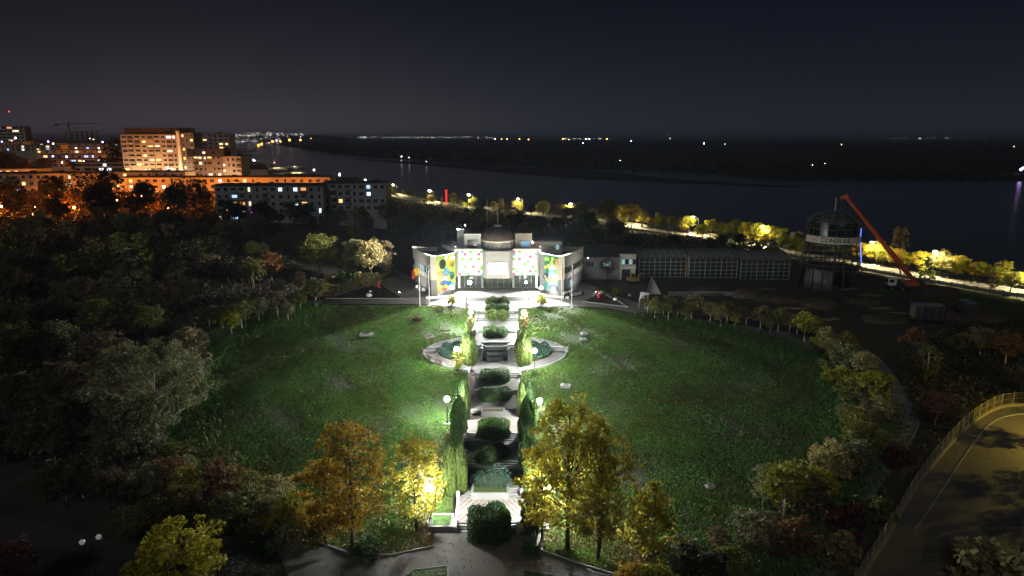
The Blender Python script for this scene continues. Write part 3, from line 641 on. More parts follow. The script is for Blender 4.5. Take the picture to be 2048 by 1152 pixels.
    for gi in range(9):
        for gj in range(10):
            if not any(q_[0] == gi and q_[1] == gj for q_ in spots): put('facade_plate', barmesh_(.545, .04, .50, PLAST), mus, (x0+.30+gi*.575, 5.155, 8.33-gj*.53))
    for cx_, cz_, k in spots: B('tile', (x0+.30+cx_*.575, 5.155, 8.33-cz_*.53), (.50, .05, .47), TC[k])
    for zz in (.25,): B('handrail', (s*10.6, 1.6, .85), (4.6, .05, .05), METAL, mus, s*-.86)
    B('column', (s*8.3, 5.7, 1.6), (.5, .5, 3.2), PLAST); B('column', (s*3.3, 5.6, 1.6), (.45, .45, 3.2), CLADG)
    for k in range(4):           # glazed ground floor
        xx = s*(3.55+1.22*k+.55)
        p_ = B('window', (xx, 6.25, 1.6), (1.14, .08, 3.1), FRAME); p_.data.materials[0] = GLASST
        B('mullion', (s*(3.5+1.22*(k+1)), 6.2, 1.6), (.09, .14, 3.1), FRAME)
    MB().tube([(s*8.9, 4.4, .45), (s*8.9, 4.4, .45+.01)], .01, METAL).build('bracket', mus)
for k in range(4): p_ = B('door', (-1.95+1.3*k, 6.2, 1.4), (1.2, .08, 2.7), GLASST); MB().box((-1.95+1.3*k+.45, 6.1, 1.2), (.05, .08, .9), METAL).build('handle', p_)
B('transom', (0, 6.2, 2.85), (6.0, .15, .18), FRAME)
B('floor_slab', (0, 9, -.02), (17.4, 6.2, .9), mat('lobby_floor', (.3, .29, .26), .4)); B('lobby_wall', (0, 11.4, 1.7), (17.4, .3, 3.0), mat('lobby_paint', (.34, .36, .25), .7, noise=(1.2, .6), col2=(.10, .16, .08)))
MB().prism([(-8.7, 5.48), (8.7, 5.48), (8.85, 12), (9, 17), (-9, 17), (-8.85, 12)], 3.2, 8.62, CLAD).build('upper_storey', mus)
# central faceted screen of plates
SCR = mat('screen_plate', (.44, .42, .37), .55, noise=(.7, .8), col2=(.37, .355, .32))
MB().prism([(-3.08, 5.45), (-2.45, 4.15), (2.45, 4.15), (3.08, 5.45)], 2.75, 8.7, CLADG).build('central_screen', mus)
for r_ in range(7):
    for c_i in range(3): B('screen_panel', (-1.63+1.63*c_i, 4.11, 3.2+.82*r_), (1.6, .06, .79), SCR)
    for s in (-1, 1):
        rz = math.atan2(1.3, s*.63); B('screen_panel', (s*2.80, 4.76, 3.2+.82*r_), (1.40, .06, .79), SCR, mus, rz)
lb = B('light_box', (0, 3.95, 5.0), (4.0, .25, 2.6), PLAST); MB().box((0, 3.8, 5.1), (3.6, .06, .22), glow('light_bar', (1, .98, .95), 22)).build('light_bar', lb)
# roof: cream slab edge, penthouses, drum and dome
MB().prism([(-8.9, 4.9), (-3.2, 4.9), (-3.2, 5.6), (-8.4, 5.6)], 8.62, 9.0, CREAM).build('roof_edge', mus)
MB().prism([(8.9, 4.9), (3.2, 4.9), (3.2, 5.6), (8.4, 5.6)], 8.62, 9.0, CREAM).build('roof_edge', mus)
for s in (-1, 1): MB().prism([(s*8.9, 4.9), (s*8.4, 5.6), (s*11.6, 11.2), (s*12.4, 11.2)], 8.3, 8.9, CREAM).build('roof_edge', mus)
MB().prism([(-8.4, 5.61), (8.4, 5.61), (10.5, 12), (10.5, 18), (-10.5, 18), (-10.5, 12)], 8.63, 8.7, CLAD).build('roof_deck', mus)
B('penthouse', (-5.4, 10.2, 10.2), (3.6, 5.2, 3.2), PLAST); w_ = B('window', (-5.5, 7.55, 9.75), (2.1, .14, 1.7), FRAME); MB().box((-5.5, 7.5, 9.75), (1.95, .14, 1.55), GLASSD).build('pane', w_)
B('penthouse_roof', (-5.4, 10.3, 11.9), (3.9, 5.6, .18), ROOFD); B('roof_hut', (-8.3, 13.2, 10.4), (1.5, 1.5, 3.4), PLAST)
B('penthouse', (5.5, 10.4, 10.2), (3.6, 5.0, 3.2), CLAD); w_ = B('window', (5.9, 7.85, 9.6), (2.2, .14, 1.5), FRAME); MB().box((5.9, 7.8, 9.6), (1.9, .14, 1.3), BLUEW).build('pane', w_)
B('penthouse_roof', (5.5, 10.5, 11.9), (3.9, 5.4, .18), ROOFD)
MB().prism([(7.6, 9.2), (13.9, 9.0), (14.4, 15), (8, 17)], 7.36, 9.9, CLAD).build('rear_block', mus); MB().prism([(7.5, 9.0), (14.0, 8.8), (14.6, 15.2), (8, 17.2)], 9.9, 10.15, ROOFD).build('rear_roof', mus)
w_ = B('window', (12.9, 8.98, 8.75), (.9, .14, 1.3), FRAME); MB().box((12.9, 8.93, 8.75), (.7, .14, 1.1), COOL).build('pane', w_)
MB().prism([(-13.2, 9.6), (-8.2, 9.4), (-8.4, 16), (-13.6, 15)], 7.36, 8.4, ROOFD).build('rear_block', mus)
MB().box((0, 17.1, 5), (18, .4, 7), CLAD).build('rear_wall', mus)
dr = MB().lathe([(3.55, 6.8), (3.55, 10.3)], (0, 9.0, 0), CLAD, 28).build('drum', mus, True)
MOS = bpy.data.materials.new('mosaic'); MOS.use_nodes = True; t = MOS.node_tree; b = t.nodes['Principled BSDF']; vo_ = t.nodes.new('ShaderNodeTexVoronoi'); vo_.inputs['Scale'].default_value = 3.2
geo = t.nodes.new('ShaderNodeNewGeometry'); hs = t.nodes.new('ShaderNodeHueSaturation'); hs.inputs['Saturation'].default_value = .55; hs.inputs['Value'].default_value = .55
t.links.new(geo.outputs['Position'], vo_.inputs['Vector']); t.links.new(vo_.outputs['Color'], hs.inputs['Color']); t.links.new(hs.outputs[0], b.inputs['Base Color'])
for k in range(9):
    a0 = math.radians(-172+k*18.2); MB().lathe([(3.56, 8.55), (3.62, 8.55), (3.62, 9.95), (3.56, 9.95)], (0, 9.0, 0), MOS, 3, a0, a0+math.radians(16)).build('mosaic_panel', dr)
MB().lathe([(3.55, 10.2), (3.85, 10.2), (3.9, 10.45), (3.6, 10.6)], (0, 9, 0), CREAM, 28).build('drum_cornice', mus, True)
dm = MB().lathe([(3.6*math.cos(a), 10.6+2.75*math.sin(a)) for a in np.linspace(0, 1.45, 10)], (0, 9, 0), DOMEM, 28).build('dome', mus, True)
for k in range(14):
    a0 = 2*math.pi*k/14; MB().tube([(3.62*math.cos(a)*math.cos(a0), 9+3.62*math.cos(a)*math.sin(a0), 10.62+2.76*math.sin(a)) for a in np.linspace(0, 1.4, 7)], .04, DOMEM, 4).build('rib', dm)
MB().lathe([(.8, 13.2), (.95, 13.35), (.95, 13.6), (.5, 13.75), (.2, 13.8)], (0, 9, 0), STONE, 14).build('lantern_ring', mus)
MB().tube([(0, 9, 13.7), (0, 9, 17.2)], [.09, .04], METAL, 6).build('spire', mus)
MB().tube([(-2.5, 15.5, 8.7), (-2.5, 15.5, 18.6)], [.11, .06], METAL, 6).build('mast', mus)
rl = MB().tube([(7.4, 6.6, 8.7), (7.4, 6.6, 10.0)], .06, METAL, 5).build('roof_lamp', mus); MB().ball((7.4, 6.6, 10.15), .17, glow('roof_lamp_glow', (1, .62, .42), 45)).build('bulb', rl)
# octagonal terrace in front
for k, (g_o, zz) in enumerate(((0, .15), (.45, .3), (.9, .45))):
    MB().prism([(-5.9+g_o, -4.3+g_o), (5.9-g_o, -4.3+g_o), (9.3-g_o, -1.4+g_o*.4), (9.3-g_o, 3.9), (8.5, 5.4), (-8.5, 5.4), (-9.3+g_o, 3.9), (-9.3+g_o, -1.4+g_o*.4)], -.6 if k == 0 else zz-.149, zz, STONE).build('terrace_step', mus)
for s in (-1, 1):
    MB().box((s*11.6, -2.1, .18), (6.0, .3, .55), PLAST, s*-.30).build('ramp_wall', mus)
    for k in range(7): MB().tube([(s*(9.0+.85*k), -1.2-.26*k, .2), (s*(9.0+.85*k), -1.2-.26*k, 1.15)], .03, METAL, 4).build('rail_post', mus)
    MB().tube([(s*9.0, -1.2, 1.15), (s*14.1, -2.76, 1.15)], .035, METAL, 4).build('handrail', mus)
# floodlights on the terrace: two tall ones look out over the lawn, four wash the facade
def spot(name, loc, target, power, angle, blend, col, radius, parent):
    l = bpy.data.lights.new(name, 'SPOT'); l.energy = power; l.spot_size = math.radians(angle); l.spot_blend = blend; l.color = col; l.shadow_soft_size = radius
    o = bpy.data.objects.new(name, l); o.location = loc; o.rotation_euler = (Vector(target)-Vector(loc)).to_track_quat('-Z', 'Y').to_euler(); return link(o, parent)
FLG = glow('floodlight_glow', (1, .97, .92), 160)
def flood(x, y, h, tgt, power, angle, label, lens=.24, blend=.5):
    e = empty('floodlight', (x, y, ZT), label=label, cat='floodlight', group='floodlights round the museum terrace')
    d = (Vector(tgt)-Vector((x, y, ZT+h))).normalized(); c = Vector((0, 0, h))
    MB().tube([(0, 0, 0), (0, 0, h-.15)], .05, DMETAL, 6).build('post', e); MB().tube([c-d*.2, c+d*.02], [.16, lens+.03], DMETAL, 10).build('housing', e)
    MB().tube([c+d*.03, c+d*.06], [lens, lens], FLG, 12).build('lens', e)
    if power: spot('beam', c+d*.12, c+d*5, power, angle, blend, (1, .97, .93), lens, e)
flood(-5.9, MY+2.4, 2.3, (-12, 60, 2), 22000, 165, 'tall glaring floodlight left of the museum entrance', .42)
flood(5.9, MY+2.4, 2.3, (25, 60, 2), 15000, 165, 'tall floodlight right of the museum entrance', .22)
flood(-6.2, MY-4.6, .5, (-6.3, MY+5.2, ZT+5.0), 5200, 95, 'low floodlight on the left terrace corner aimed at the chequered panel', .14, .9)
flood(6.2, MY-4.6, .5, (6.3, MY+5.2, ZT+5.0), 5200, 95, 'low floodlight on the right terrace corner aimed at the chequered panel', .14, .9)
flood(-9.4, MY-4.2, .5, (-11, MY+2.2, ZT+4.4), 420, 80, 'low floodlight by the left flower mural', .14, .9)
flood(9.4, MY-4.2, .5, (11, MY+2.2, ZT+4.4), 420, 80, 'low floodlight by the right lily mural', .14, .9)
flood(-7.2, MY+13.0, 13.0, (-62, MY+19, ZT+5), 150000, 60, 'added floodlight on the roof hut to brighten the trees left of the museum', .16, 1.0)  # unseen lamp added to light the trees on the left
flood(19.6, MY+9.5, 6.2, (52, MY+4, ZT+3), 550, 110, 'wall-height floodlight at the outer end of the right wing', .14, .6)
flood(-20.5, MY+1.0, .5, (-16.2, MY+5.5, ZT+4.5), 2600, 100, 'added low floodlight washing the curved side of the left wing', .12, .9)  # lamp added to brighten the dim side of the wing
flood(20.5, MY+1.0, .5, (16.2, MY+5.5, ZT+4.5), 2000, 100, 'added low floodlight washing the curved side of the right wing', .12, .9)  # matching added wash for the right wing
for s, lab in ((-1, 'added small floodlight on the left roof edge filling the lawn'), (1, 'added small floodlight on the right roof edge filling the lawn')):  # unseen roof lamps added to spread light over the lawn
    e = empty('floodlight', (s*8.9, MY+5.2, ZT+9.0), label=lab, cat='floodlight', group='floodlights round the museum terrace'); d = (Vector((s*26, 88, 2))-Vector(e.location)).normalized(); c = Vector((0, 0, .45))
    MB().tube([(0, 0, 0), (0, 0, .4)], .05, DMETAL, 6).build('bracket', e); MB().tube([c-d*.2, c+d*.02], [.12, .16], DMETAL, 10).build('housing', e); MB().tube([c+d*.03, c+d*.06], [.13, .13], glow('lawn_fill_glow', (1, .97, .92), 3), 12).build('lens', e); spot('beam', c+d*.12, c+d*5, 85000, 125, .8, (.94, 1, .96), .13, e)

# ---------------------------------------------------------------- flagpoles
def flag(px, py, h, cols, label, side=0, wave=True):
    p = G(px, py); e = empty('flagpole', p, label=label, cat='flagpole', group='flagpoles flanking the museum')
    MB().tube([(0, 0, 0), (0, 0, h)], [.09, .05], WHITE, 7).build('pole', e); MB().ball((0, 0, h+.08), .11, METAL, 8, 5).build('finial', e); MB().box((0, 0, .06), (.6, .6, .12), CONC).build('base', e)
    if cols:
        mb = MB(); n = 9
        w = 1.5 if wave else .45
        for k, m in enumerate(cols):
            rows = []
            for j in range(4):
                u = (k+j/3)/len(cols); row = []
                for i in range(n+1):
                    v = i/n
                    row.append((side*u*w*(1-.1*v) if wave else .12*math.sin(u*14)+.1*side, .25*math.sin(u*7+v*3) if wave else .16*math.cos(u*14), h-.25-v*(1.7 if wave else 2.5)-(u*1.1 if wave else u*.2)))
                rows.append(row)
            vs = [p_ for r_ in rows for p_ in r_]; fs = [(j*(n+1)+i, (j+1)*(n+1)+i, (j+1)*(n+1)+i+1, j*(n+1)+i+1) for j in range(3) for i in range(n)]
            mb.add(vs, fs, m)
        mb.build('flag', e, True)
    return e
fb, fy, fr_ = mat('flag_blue', (.02, .06, .30), .7), mat('flag_yellow', (.75, .45, .03), .7), mat('flag_red', (.55, .04, .04), .7)
flag(840, 612, 8.3, [fy, fy, fr_], 'outermost left flagpole flying a blown yellow and red flag', -1)
flag(859, 612, 8.0, None, 'bare white flagpole just right of the blown flag')
flag(1123, 616, 8.3, [fy, fr_], 'flagpole right of the museum with a limp red and yellow flag', 1, False)
flag(1143, 616, 8.3, [fb, fb], 'outermost right flagpole with a limp dark blue flag', 1, False)

# ---------------------------------------------------------------- park lamps
LG = glow('lamp_globe_glow', (.97, 1, .93), 1650)
pm = MB().lathe([(.17, 0), (.17, .35), (.08, .5), (.055, 3.0), (.12, 3.1), (.16, 3.16)], (0, 0, 0), DMETAL, 10).mesh('lamp_post', True)
gm = MB().ball((0, 0, 3.42), (.29, .29, .35), LG, 12, 8).mesh('lamp_globe', True); gm2 = MB().ball((0, 0, 3.42), (.28, .28, .33), glow('terrace_globe_glow', (1, .95, .80), 600), 12, 8).mesh('lamp_globe', True); cm = MB().lathe([(.16, 3.7), (.1, 3.78), (.02, 3.84)], (0, 0, 0), DMETAL, 10).mesh('lamp_cap', True)
bm_ = MB().box((0, 0, .05), (.7, .7, .12), CONC).mesh('lamp_footing')
for px, py, s, lab in ((905, 609, 1.0, 'lit globe lamp over the yellow bush at the terrace left corner'), (1082, 610, 1.0, 'lit globe lamp over the yellow bush at the terrace right corner'), (942, 663, 1.0, 'lit globe lamp inside the pale leafy tree left of the upper stairs'), (1047, 664, 1.0, 'lit globe lamp before the brown cone tree right of the upper stairs'),
                       (914, 744, 1.05, 'lit globe lamp inside the yellow tree on the left ring path'), (1069, 745, 1.0, 'lit globe lamp standing clear on the right ring path'), (895, 848, 1.0, 'lit globe lamp standing clear on the left lawn'), (1079, 852, 1.0, 'lit globe lamp beside the small bare tree on the right lawn'),
                       (862, 1046, 1.15, 'lit globe lamp among yellow leaves left of the lowest stairs'), (1093, 1046, 1.15, 'lit globe lamp among yellow leaves right of the lowest stairs')):
    e = empty('park_lamp', G(px, py), s=s, label=lab, cat='lamp post', group='lit globe lamps along the stairway')
    put('post', pm, e); put('globe', gm2 if 'terrace' in lab else gm, e); put('cap', cm, e); put('footing', bm_, e)
e = empty('park_lamp', G(192, 1158), label='unlit lamp post with two white globes at the bottom left', cat='lamp post')
MB().tube([(0, 0, 0), (0, 0, 3.6)], [.09, .06], DMETAL, 7).build('post', e); MB().tube([(-.75, 0, 3.4), (0, 0, 3.6), (.75, 0, 3.9)], .04, DMETAL, 5).build('arm', e)
UG = mat('globe_painted_glow', (.75, .75, .66), .3, emit=(.8, .8, .7), estr=.12)  # faint glow put into the globes though the lamp is off
for x, zz in ((-.75, 3.62), (.75, 4.12)): MB().ball((x, 0, zz), .24, UG, 12, 8).build('globe', e, True)

# ---------------------------------------------------------------- benches and litter of small things
WOOD = mat('bench_wood', (.16, .09, .06), .7, noise=(6, .6))
def bench(px, py, rz, label, w=1.7):
    e = empty('bench', G(px, py, .1), rz, label=label, cat='bench', group='park benches round the ring path')
    for k in range(3): MB().box((0, -.15+.16*k, .45), (w, .13, .05), WOOD).build('slat', e)
    for k in range(2): MB().box((0, .3+.03*k, .65+.17*k), (w, .04, .13), WOOD).build('slat', e)
    for s in (-1, 1):
        MB().box((s*w*.42, 0, .21), (.09, .45, .42), STONE).build('leg', e); MB().box((s*w*.42, .32, .5), (.08, .08, .75), STONE).build('back_post', e)
for px, py, a, lab in ((850, 709, 98, 'bench at the outermost left bend of the ring path'), (862, 723, 128, 'middle bench of three on the lower left ring path'), (879, 730, 155, 'bench nearest the yellow lamp tree on the left ring path'), (860, 681, 45, 'reddish bench on the upper left bend of the ring path'), (891, 672, 12, 'bench at the top of the left ring path'), (1133, 703, -98, 'bench at the outermost right bend of the ring path')):
    bench(px, py, math.radians(a), lab)
def hatch(px, py, lab, s=1.0, rz=0.2):
    e = empty('manhole_box', G(px, py), rz, s, label=lab, cat='manhole', group='concrete manhole boxes in the lawn')
    MB().prism([(-.75, -.6), (.75, -.6), (.75, .6), (-.75, .6)], -.2, .35, CONC).build('box', e)
    MB().lathe([(.34, .352), (.34, .40), (.02, .40)], (0, 0, 0), BLACK, 14).build('lid', e); MB().lathe([(.34, .35), (.44, .35), (.44, .42), (.34, .42)], (0, 0, 0), STONE, 14).build('rim', e)
hatch(733, 671, 'long concrete manhole box on the left lawn', (1.5, 1, 1), .1); hatch(1168, 669, 'upper of the two small manholes on the right lawn', .75); hatch(1166, 680, 'lower of the two small manholes on the right lawn', .75); hatch(1131, 774, 'pale manhole box on the right lawn by the lamp', .95, -.2); hatch(1420, 974, 'small stone box on the lower right lawn', .6)
MUL = mat('bark_mulch', (.06, .04, .035), .95, noise=(3, .8), col2=(.025, .018, .016), bump=(6, .6))
drape('mulch_bed', [(p.x, p.y) for p in GP([(651, 598), (806, 598), (758, 566)])], .12, MUL, 1.5, kind='structure'); drape('mulch_bed', [(p.x, p.y) for p in GP([(1165, 604), (1197, 590), (1210, 590), (1256, 615)])], .12, MUL, 1.5, kind='structure')
for pts in ([(651, 598), (806, 598)], [(806, 598), (758, 566)], [(758, 566), (651, 598)], [(1165, 604), (1256, 615)], [(1256, 615), (1210, 590)], [(1165, 604), (1197, 590)]): ribbon('kerb', GP(pts), .18, .2, CONC, kind='structure')
def hydrant(px, py, lab):
    e = empty('garden_figure', G(px, py, .1), label=lab, cat='figure'); R_ = mat('red_paint', (.6, .05, .03), .5)
    MB().lathe([(.32, 0), (.3, .5), (.2, .9)], (0, 0, 0), R_, 10).build('body', e, True); MB().ball((0, 0, 1.08), .22, mat('pinkish_paint', (.7, .4, .3), .6)).build('head', e, True); MB().lathe([(.26, 1.15), (.02, 1.7)], (0, 0, 0), R_, 10).build('hat', e)
hydrant(758, 577, 'small red figure in the left mulch bed'); hydrant(1197, 597, 'small red figure in the right mulch bed')
def boulder(px, py, r_, lab, m=STONE):
    mb = MB(); mb.ball((0, 0, r_*.45), (r_, r_*.8, r_*.7), m, 9, 6); o = mb.build('boulder', None, label=lab, cat='stone'); o.location = G(px, py, .1); rs = random.Random(px)
    for v in o.data.vertices: v.co *= 1+rs.uniform(-.22, .22)
boulder(738, 594, .55, 'white stone at the front of the left mulch bed', WHITE); boulder(741, 585, .3, 'small pale stone in the middle of the left mulch bed', WHITE); boulder(1230, 601, .4, 'white stone in the right mulch bed', WHITE); boulder(1203, 588, .5, 'yellowish stone at the tip of the right mulch bed', mat('sandstone', (.5, .42, .22), .8))
boulder(1259, 593, .4, 'square pale stone in the grass beyond the right mulch bed')
# low yellow stone wall and shrubs left of the museum
ribbon('garden_wall', smoothline(GP([(676, 579), (720, 564), (770, 552), (782, 545)])), .5, .7, mat('yellow_stone', (.34, .29, .10), .85, noise=(1.5, .8), col2=(.2, .18, .07)), label='low yellowish stone retaining wall beside the left drive', cat='wall')
ribbon('garden_wall', smoothline(GP([(636, 565), (664, 556), (692, 547)])), .4, .6, mat('yellow_stone', (.34, .29, .10)), label='short yellowish wall further up behind the first one', cat='wall')
# lettered board at the right wing
def text_mesh(s, size, m, ext=.02, font_scale=1.0):
    cu = bpy.data.curves.new('lettering', 'FONT'); cu.body = s; cu.size = size; cu.extrude = ext; cu.align_x = 'CENTER'; cu.align_y = 'CENTER'; cu.offset = .028*size
    ob = bpy.data.objects.new('lettering', cu); sc.collection.objects.link(ob); dg = bpy.context.evaluated_depsgraph_get(); me = bpy.data.meshes.new_from_object(ob.evaluated_get(dg)); bpy.data.objects.remove(ob); bpy.data.curves.remove(cu)
    me.materials.clear(); me.materials.append(m); return me
p = P(1148, 594, ZT); e = empty('lettered_board', p, math.radians(38), label='dark low board with white letters beside the right wing', cat='sign')
MB().box((0, 0, .55), (5.6, .12, 1.0), mat('navy_board', (.03, .035, .045), .6)).build('board', e)
o = put('lettering', text_mesh('FRONTI', .95, WHITE), e, (.3, -.09, .56)); o.rotation_euler = (math.pi/2, 0, 0)
for s in (-1, 1): MB().box((s*2.5, .12, .3), (.1, .1, .8), DMETAL).build('post', e)
# cafe chairs at the wings
def chair(x, y, rz, lab):
    e = empty('cafe_chair', (x, y, T(x, y)+.05), rz, label=lab, cat='chair', group='white cafe chairs by the wings'); MB().box((0, 0, .45), (.5, .5, .06), WHITE).build('seat', e); MB().box((0, .24, .72), (.5, .05, .5), WHITE).build('backrest', e)
    for sx_ in (-1, 1):
        for sy_ in (-1, 1): MB().tube([(sx_*.2, sy_*.2, .42), (sx_*.24, sy_*.24, 0)], .025, METAL, 4).build('leg', e)
for k, (px, py) in enumerate(((1128, 594), (1132, 593), (1136, 592), (1139, 590))): q_ = P(px, py, ZT); chair(q_.x, q_.y, k, f'{NTH[k]} white cafe chair from the corner of the right wing')
for k, (px, py) in enumerate(((862, 583), (857, 582), (852, 579), (847, 576))): q_ = P(px, py, ZT); chair(q_.x-1.2, q_.y-1.5, -k, f'{NTH[k]} white cafe chair from the corner of the left wing')

# ---------------------------------------------------------------- annex between museum and greenhouses
an = empty('annex_building', (0, 0, ZT), label='long two storey annex with dark roof joined to the right museum wing', cat='building')
p0, p1, p2, p3 = P(1172, 560, ZT), P(1240, 557, ZT), P(1241, 556, ZT), P(1272, 556, ZT)
yA = 156.0; xa0, xa1, xa2 = 18.9, AT(1239, 540, yA).x, AT(1271, 540, yA).x
B('wall', ((xa0+xa1)/2, yA+4, 2.6), (xa1-xa0, 8, 5.2), CLADG, an); MB().prism([(xa0-.3, yA-.4), (xa1+.3, yA-.4), (xa1+.3, yA+8.6), (xa0-.3, yA+8.6)], 5.2, 5.35, ROOFD).build('roof', an)
MB().add([(xa0-.3, yA-.4, 5.36), (xa1+.3, yA-.4, 5.36), (xa1, yA+8, 7.0), (xa0, yA+8, 7.0), (xa0, yA+8.4, 5.3), (xa1, yA+8.4, 5.3)], [(0, 1, 2, 3), (3, 2, 5, 4)], ROOFD).build('sloped_roof', an)
B('stair_block', ((xa1+xa2)/2, yA+3.6, 3.0), (xa2-xa1-.02, 8, 6.0), CLAD, an); B('roof', ((xa1+xa2)/2, yA+3.6, 6.08), (xa2-xa1+.4, 8.4, .16), ROOFD, an)
for x, lit in ((xa0+2.0, False), (xa0+6.0, True)):
    w_ = B('window', (x, yA-.03, 3.6), (1.9, .1, 1.2), FRAME, an)
    for k in (-1, 0, 1): MB().box((x+.6*k, yA-.09, 3.6), (.5, .06, 1.0), COOL if lit else GLASSD).build('pane', w_)
w_ = B('window', ((xa1+xa2)/2, yA-.45, 4.2), (xa2-xa1-.4, .1, 1.3), FRAME, an)
for k in range(4): MB().box((xa1+.7+.85*k, yA-.52, 4.2), (.7, .06, 1.1), COOL if k % 2 == 0 else GLASSD).build('pane', w_)
B('balcony', ((xa1+xa2)/2, yA-.6, 2.95), (xa2-xa1-.1, .8, .35), CREAM, an); B('doorway', ((xa1+xa2)/2-.4, yA-.43, 1.2), (1.9, .1, 2.4), BLACK, an); B('porch_pillar', (xa2-.5, yA-.8, 1.3), (.4, .4, 2.7), CREAM, an); B('porch_wall', (xa2-1.4, yA-1.5, .4), (1.8, .3, .8), STONE, an)

# ---------------------------------------------------------------- greenhouses
GH = mat('greenhouse_glass', (.035, .045, .045), .12, spec=.6, noise=(.8, .6), col2=(.02, .025, .025)); GHF = mat('greenhouse_frame', (.30, .33, .31), .5, .2)
GHR = mat('greenhouse_roof_sheet', (.14, .145, .14), .5, noise=(1.1, .7))
barm = {}
def barmesh(sx_, sy_, sz_, m):
    k = (round(sx_, 2), round(sy_, 2), round(sz_, 2), m.name)
    if k not in barm: barm[k] = MB().box((0, 0, 0), (sx_, sy_, sz_), m).mesh('bar')
    return barm[k]
def greenhouse(px0, px1, pyb, lab):
    yg = P((px0+px1)/2, pyb, ZT-.3).y; x0, x1 = AT(px0, pyb, yg).x, AT(px1, pyb, yg).x; w = x1-x0; zb = T((x0+x1)/2, yg)
    e = empty('greenhouse', ((x0+x1)/2, yg, zb), label=lab, cat='greenhouse', group='row of dark greenhouses')
    nc, nr = 9, 5; hw_ = 4.5; dp = 8.0
    for c_i in range(nc):
        for r_ in range(nr): put('pane', barmesh(w/nc-.08, .03, hw_/nr-.08, GH), e, (-w/2+w/nc*(c_i+.5), 0, hw_/nr*(r_+.5)))
    for c_i in range(nc+1): put('mullion', barmesh(.11 if c_i % 3 else .2, .12, hw_, GHF), e, (-w/2+w/nc*c_i, -.02, hw_/2))
    for r_ in range(nr+1): put('rail', barmesh(w, .1, .08 if r_ % 2 else .14, GHF), e, (0, -.07, hw_/nr*r_))
    pr = [(-.2, hw_), (.8, hw_+.75), (2.4, hw_+1.35), (4.2, hw_+1.6), (6.2, hw_+1.35), (dp, hw_)]
    vs = [(sx_*w/2, y, zz) for sx_ in (-1, 1) for y, zz in pr]; n = len(pr)
    MB().add(vs, [(i, i+n, i+n+1, i+1) for i in range(n-1)]+[tuple(range(n)), tuple(range(2*n-1, n-1, -1))], GHR).build('curved_roof', e)
    for k in range(8): MB().tube([(-w/2+w/7*k, y, zz+.05) for y, zz in pr], .06, GHF, 4).build('roof_rib', e)
    for k in range(6): MB().tube([(-w/2, pr[0][0]+.3+.35*k, hw_+.4+.21*k), (w/2, pr[0][0]+.3+.35*k, hw_+.4+.21*k)], .03, GHF, 4).build('roof_rail', e)
    for s in (-1, 1): MB().box((s*w/2, dp/2, hw_/2), (.1, dp-.2, hw_-.02), GH).build('end_wall', e)
    MB().box((0, dp, hw_/2), (w, .1, hw_-.02), GH).build('rear_wall', e)
greenhouse(1277, 1371, 556, 'dark glass greenhouse next to the annex, leftmost of three'); greenhouse(1377, 1473, 557, 'middle one of the three dark glass greenhouses'); greenhouse(1480, 1577, 559, 'dark glass greenhouse nearest the round tower')
for s in (1370, 1374): 
    p = P(s, 558, ZT-.5); e = MB().tube([(0, 0, 0), (0, 0, 5.2)], .14, mat('rusty_pipe', (.35, .25, .15), .6), 6).build('vent_pipe', None, label=f'rusty vertical pipe on the {"left" if s == 1370 else "right"} of the gap between greenhouses', cat='pipe'); e.location = (p.x, p.y-.3, T(p.x, p.y))
# ---------------------------------------------------------------- round tower under construction
tp = P(1655, 575, 5.2); tw = empty('construction_tower', (tp.x, tp.y, T(tp.x, tp.y)), label='round steel tower under construction wearing a lettered white banner', cat='tower')
STEEL = mat('dark_steel', (.06, .065, .07), .5, .6); prof = [(6.9, 0), (6.5, 4.3), (6.15, 5.2), (5.75, 8.0), (5.45, 10.2), (5.4, 11.6), (5.35, 14.6)]
def pr_at(z_): return float(np.interp(z_, [a[1] for a in prof], [a[0] for a in prof]))
for k in range(20):
    a0 = 2*math.pi*k/20; MB().tube([(r_*math.cos(a0), r_*math.sin(a0), zz) for r_, zz in prof], .10, STEEL, 5).build('column', tw)
for zz in (4.4, 5.3, 6.4, 7.5, 8.6, 9.7, 11.7, 13.1, 14.6):
    r_ = pr_at(zz); MB().lathe([(r_-.1, zz-.09), (r_+.1, zz-.09), (r_+.1, zz+.09), (r_-.1, zz+.09), (r_-.1, zz-.09)], (0, 0, 0), STEEL, 28).build('ring_beam', tw)
TG = mat('tower_glass', (.02, .022, .025), .12, spec=.6)
for k in range(20):
    a0, a1 = 2*math.pi*k/20+.02, 2*math.pi*(k+1)/20-.02
    if k % 3 == 0: MB().lathe([(pr_at(11.8)-.05, 11.8), (pr_at(14.5)-.05, 14.5)], (0, 0, 0), TG, 2, a0, a1).build('pane', tw)
    if 11 <= k <= 13: MB().lathe([(6.75, .1), (6.42, 4.25)], (0, 0, 0), mat('tower_skirt', (.13, .135, .14), .4, .1, noise=(.8, .8), col2=(.06, .062, .065)), 3, a0, a1).build('skirt_panel', tw)
    for (za, zb_) in ((5.3, 7.5), (7.5, 9.7)):
        am = (a0+a1)/2; MB().tube([(pr_at(za)*math.cos(a0), pr_at(za)*math.sin(a0), za), (pr_at(zb_)*math.cos(a1), pr_at(zb_)*math.sin(a1), zb_)], .045, STEEL, 4).build('brace', tw)
MB().lathe([(5.9, 4.35), (.2, 4.35)], (0, 0, 0), ROOFD, 24).build('deck', tw); MB().lathe([(5.2, 11.65), (.2, 11.65)], (0, 0, 0), ROOFD, 24).build('deck', tw)
for k in range(5):
    a0 = 1.2*k; MB().tube([(2*math.cos(a0), 2*math.sin(a0), 4.4), (2*math.cos(a0), 2*math.sin(a0), 11.6)], .14, STEEL, 5).build('core_column', tw)
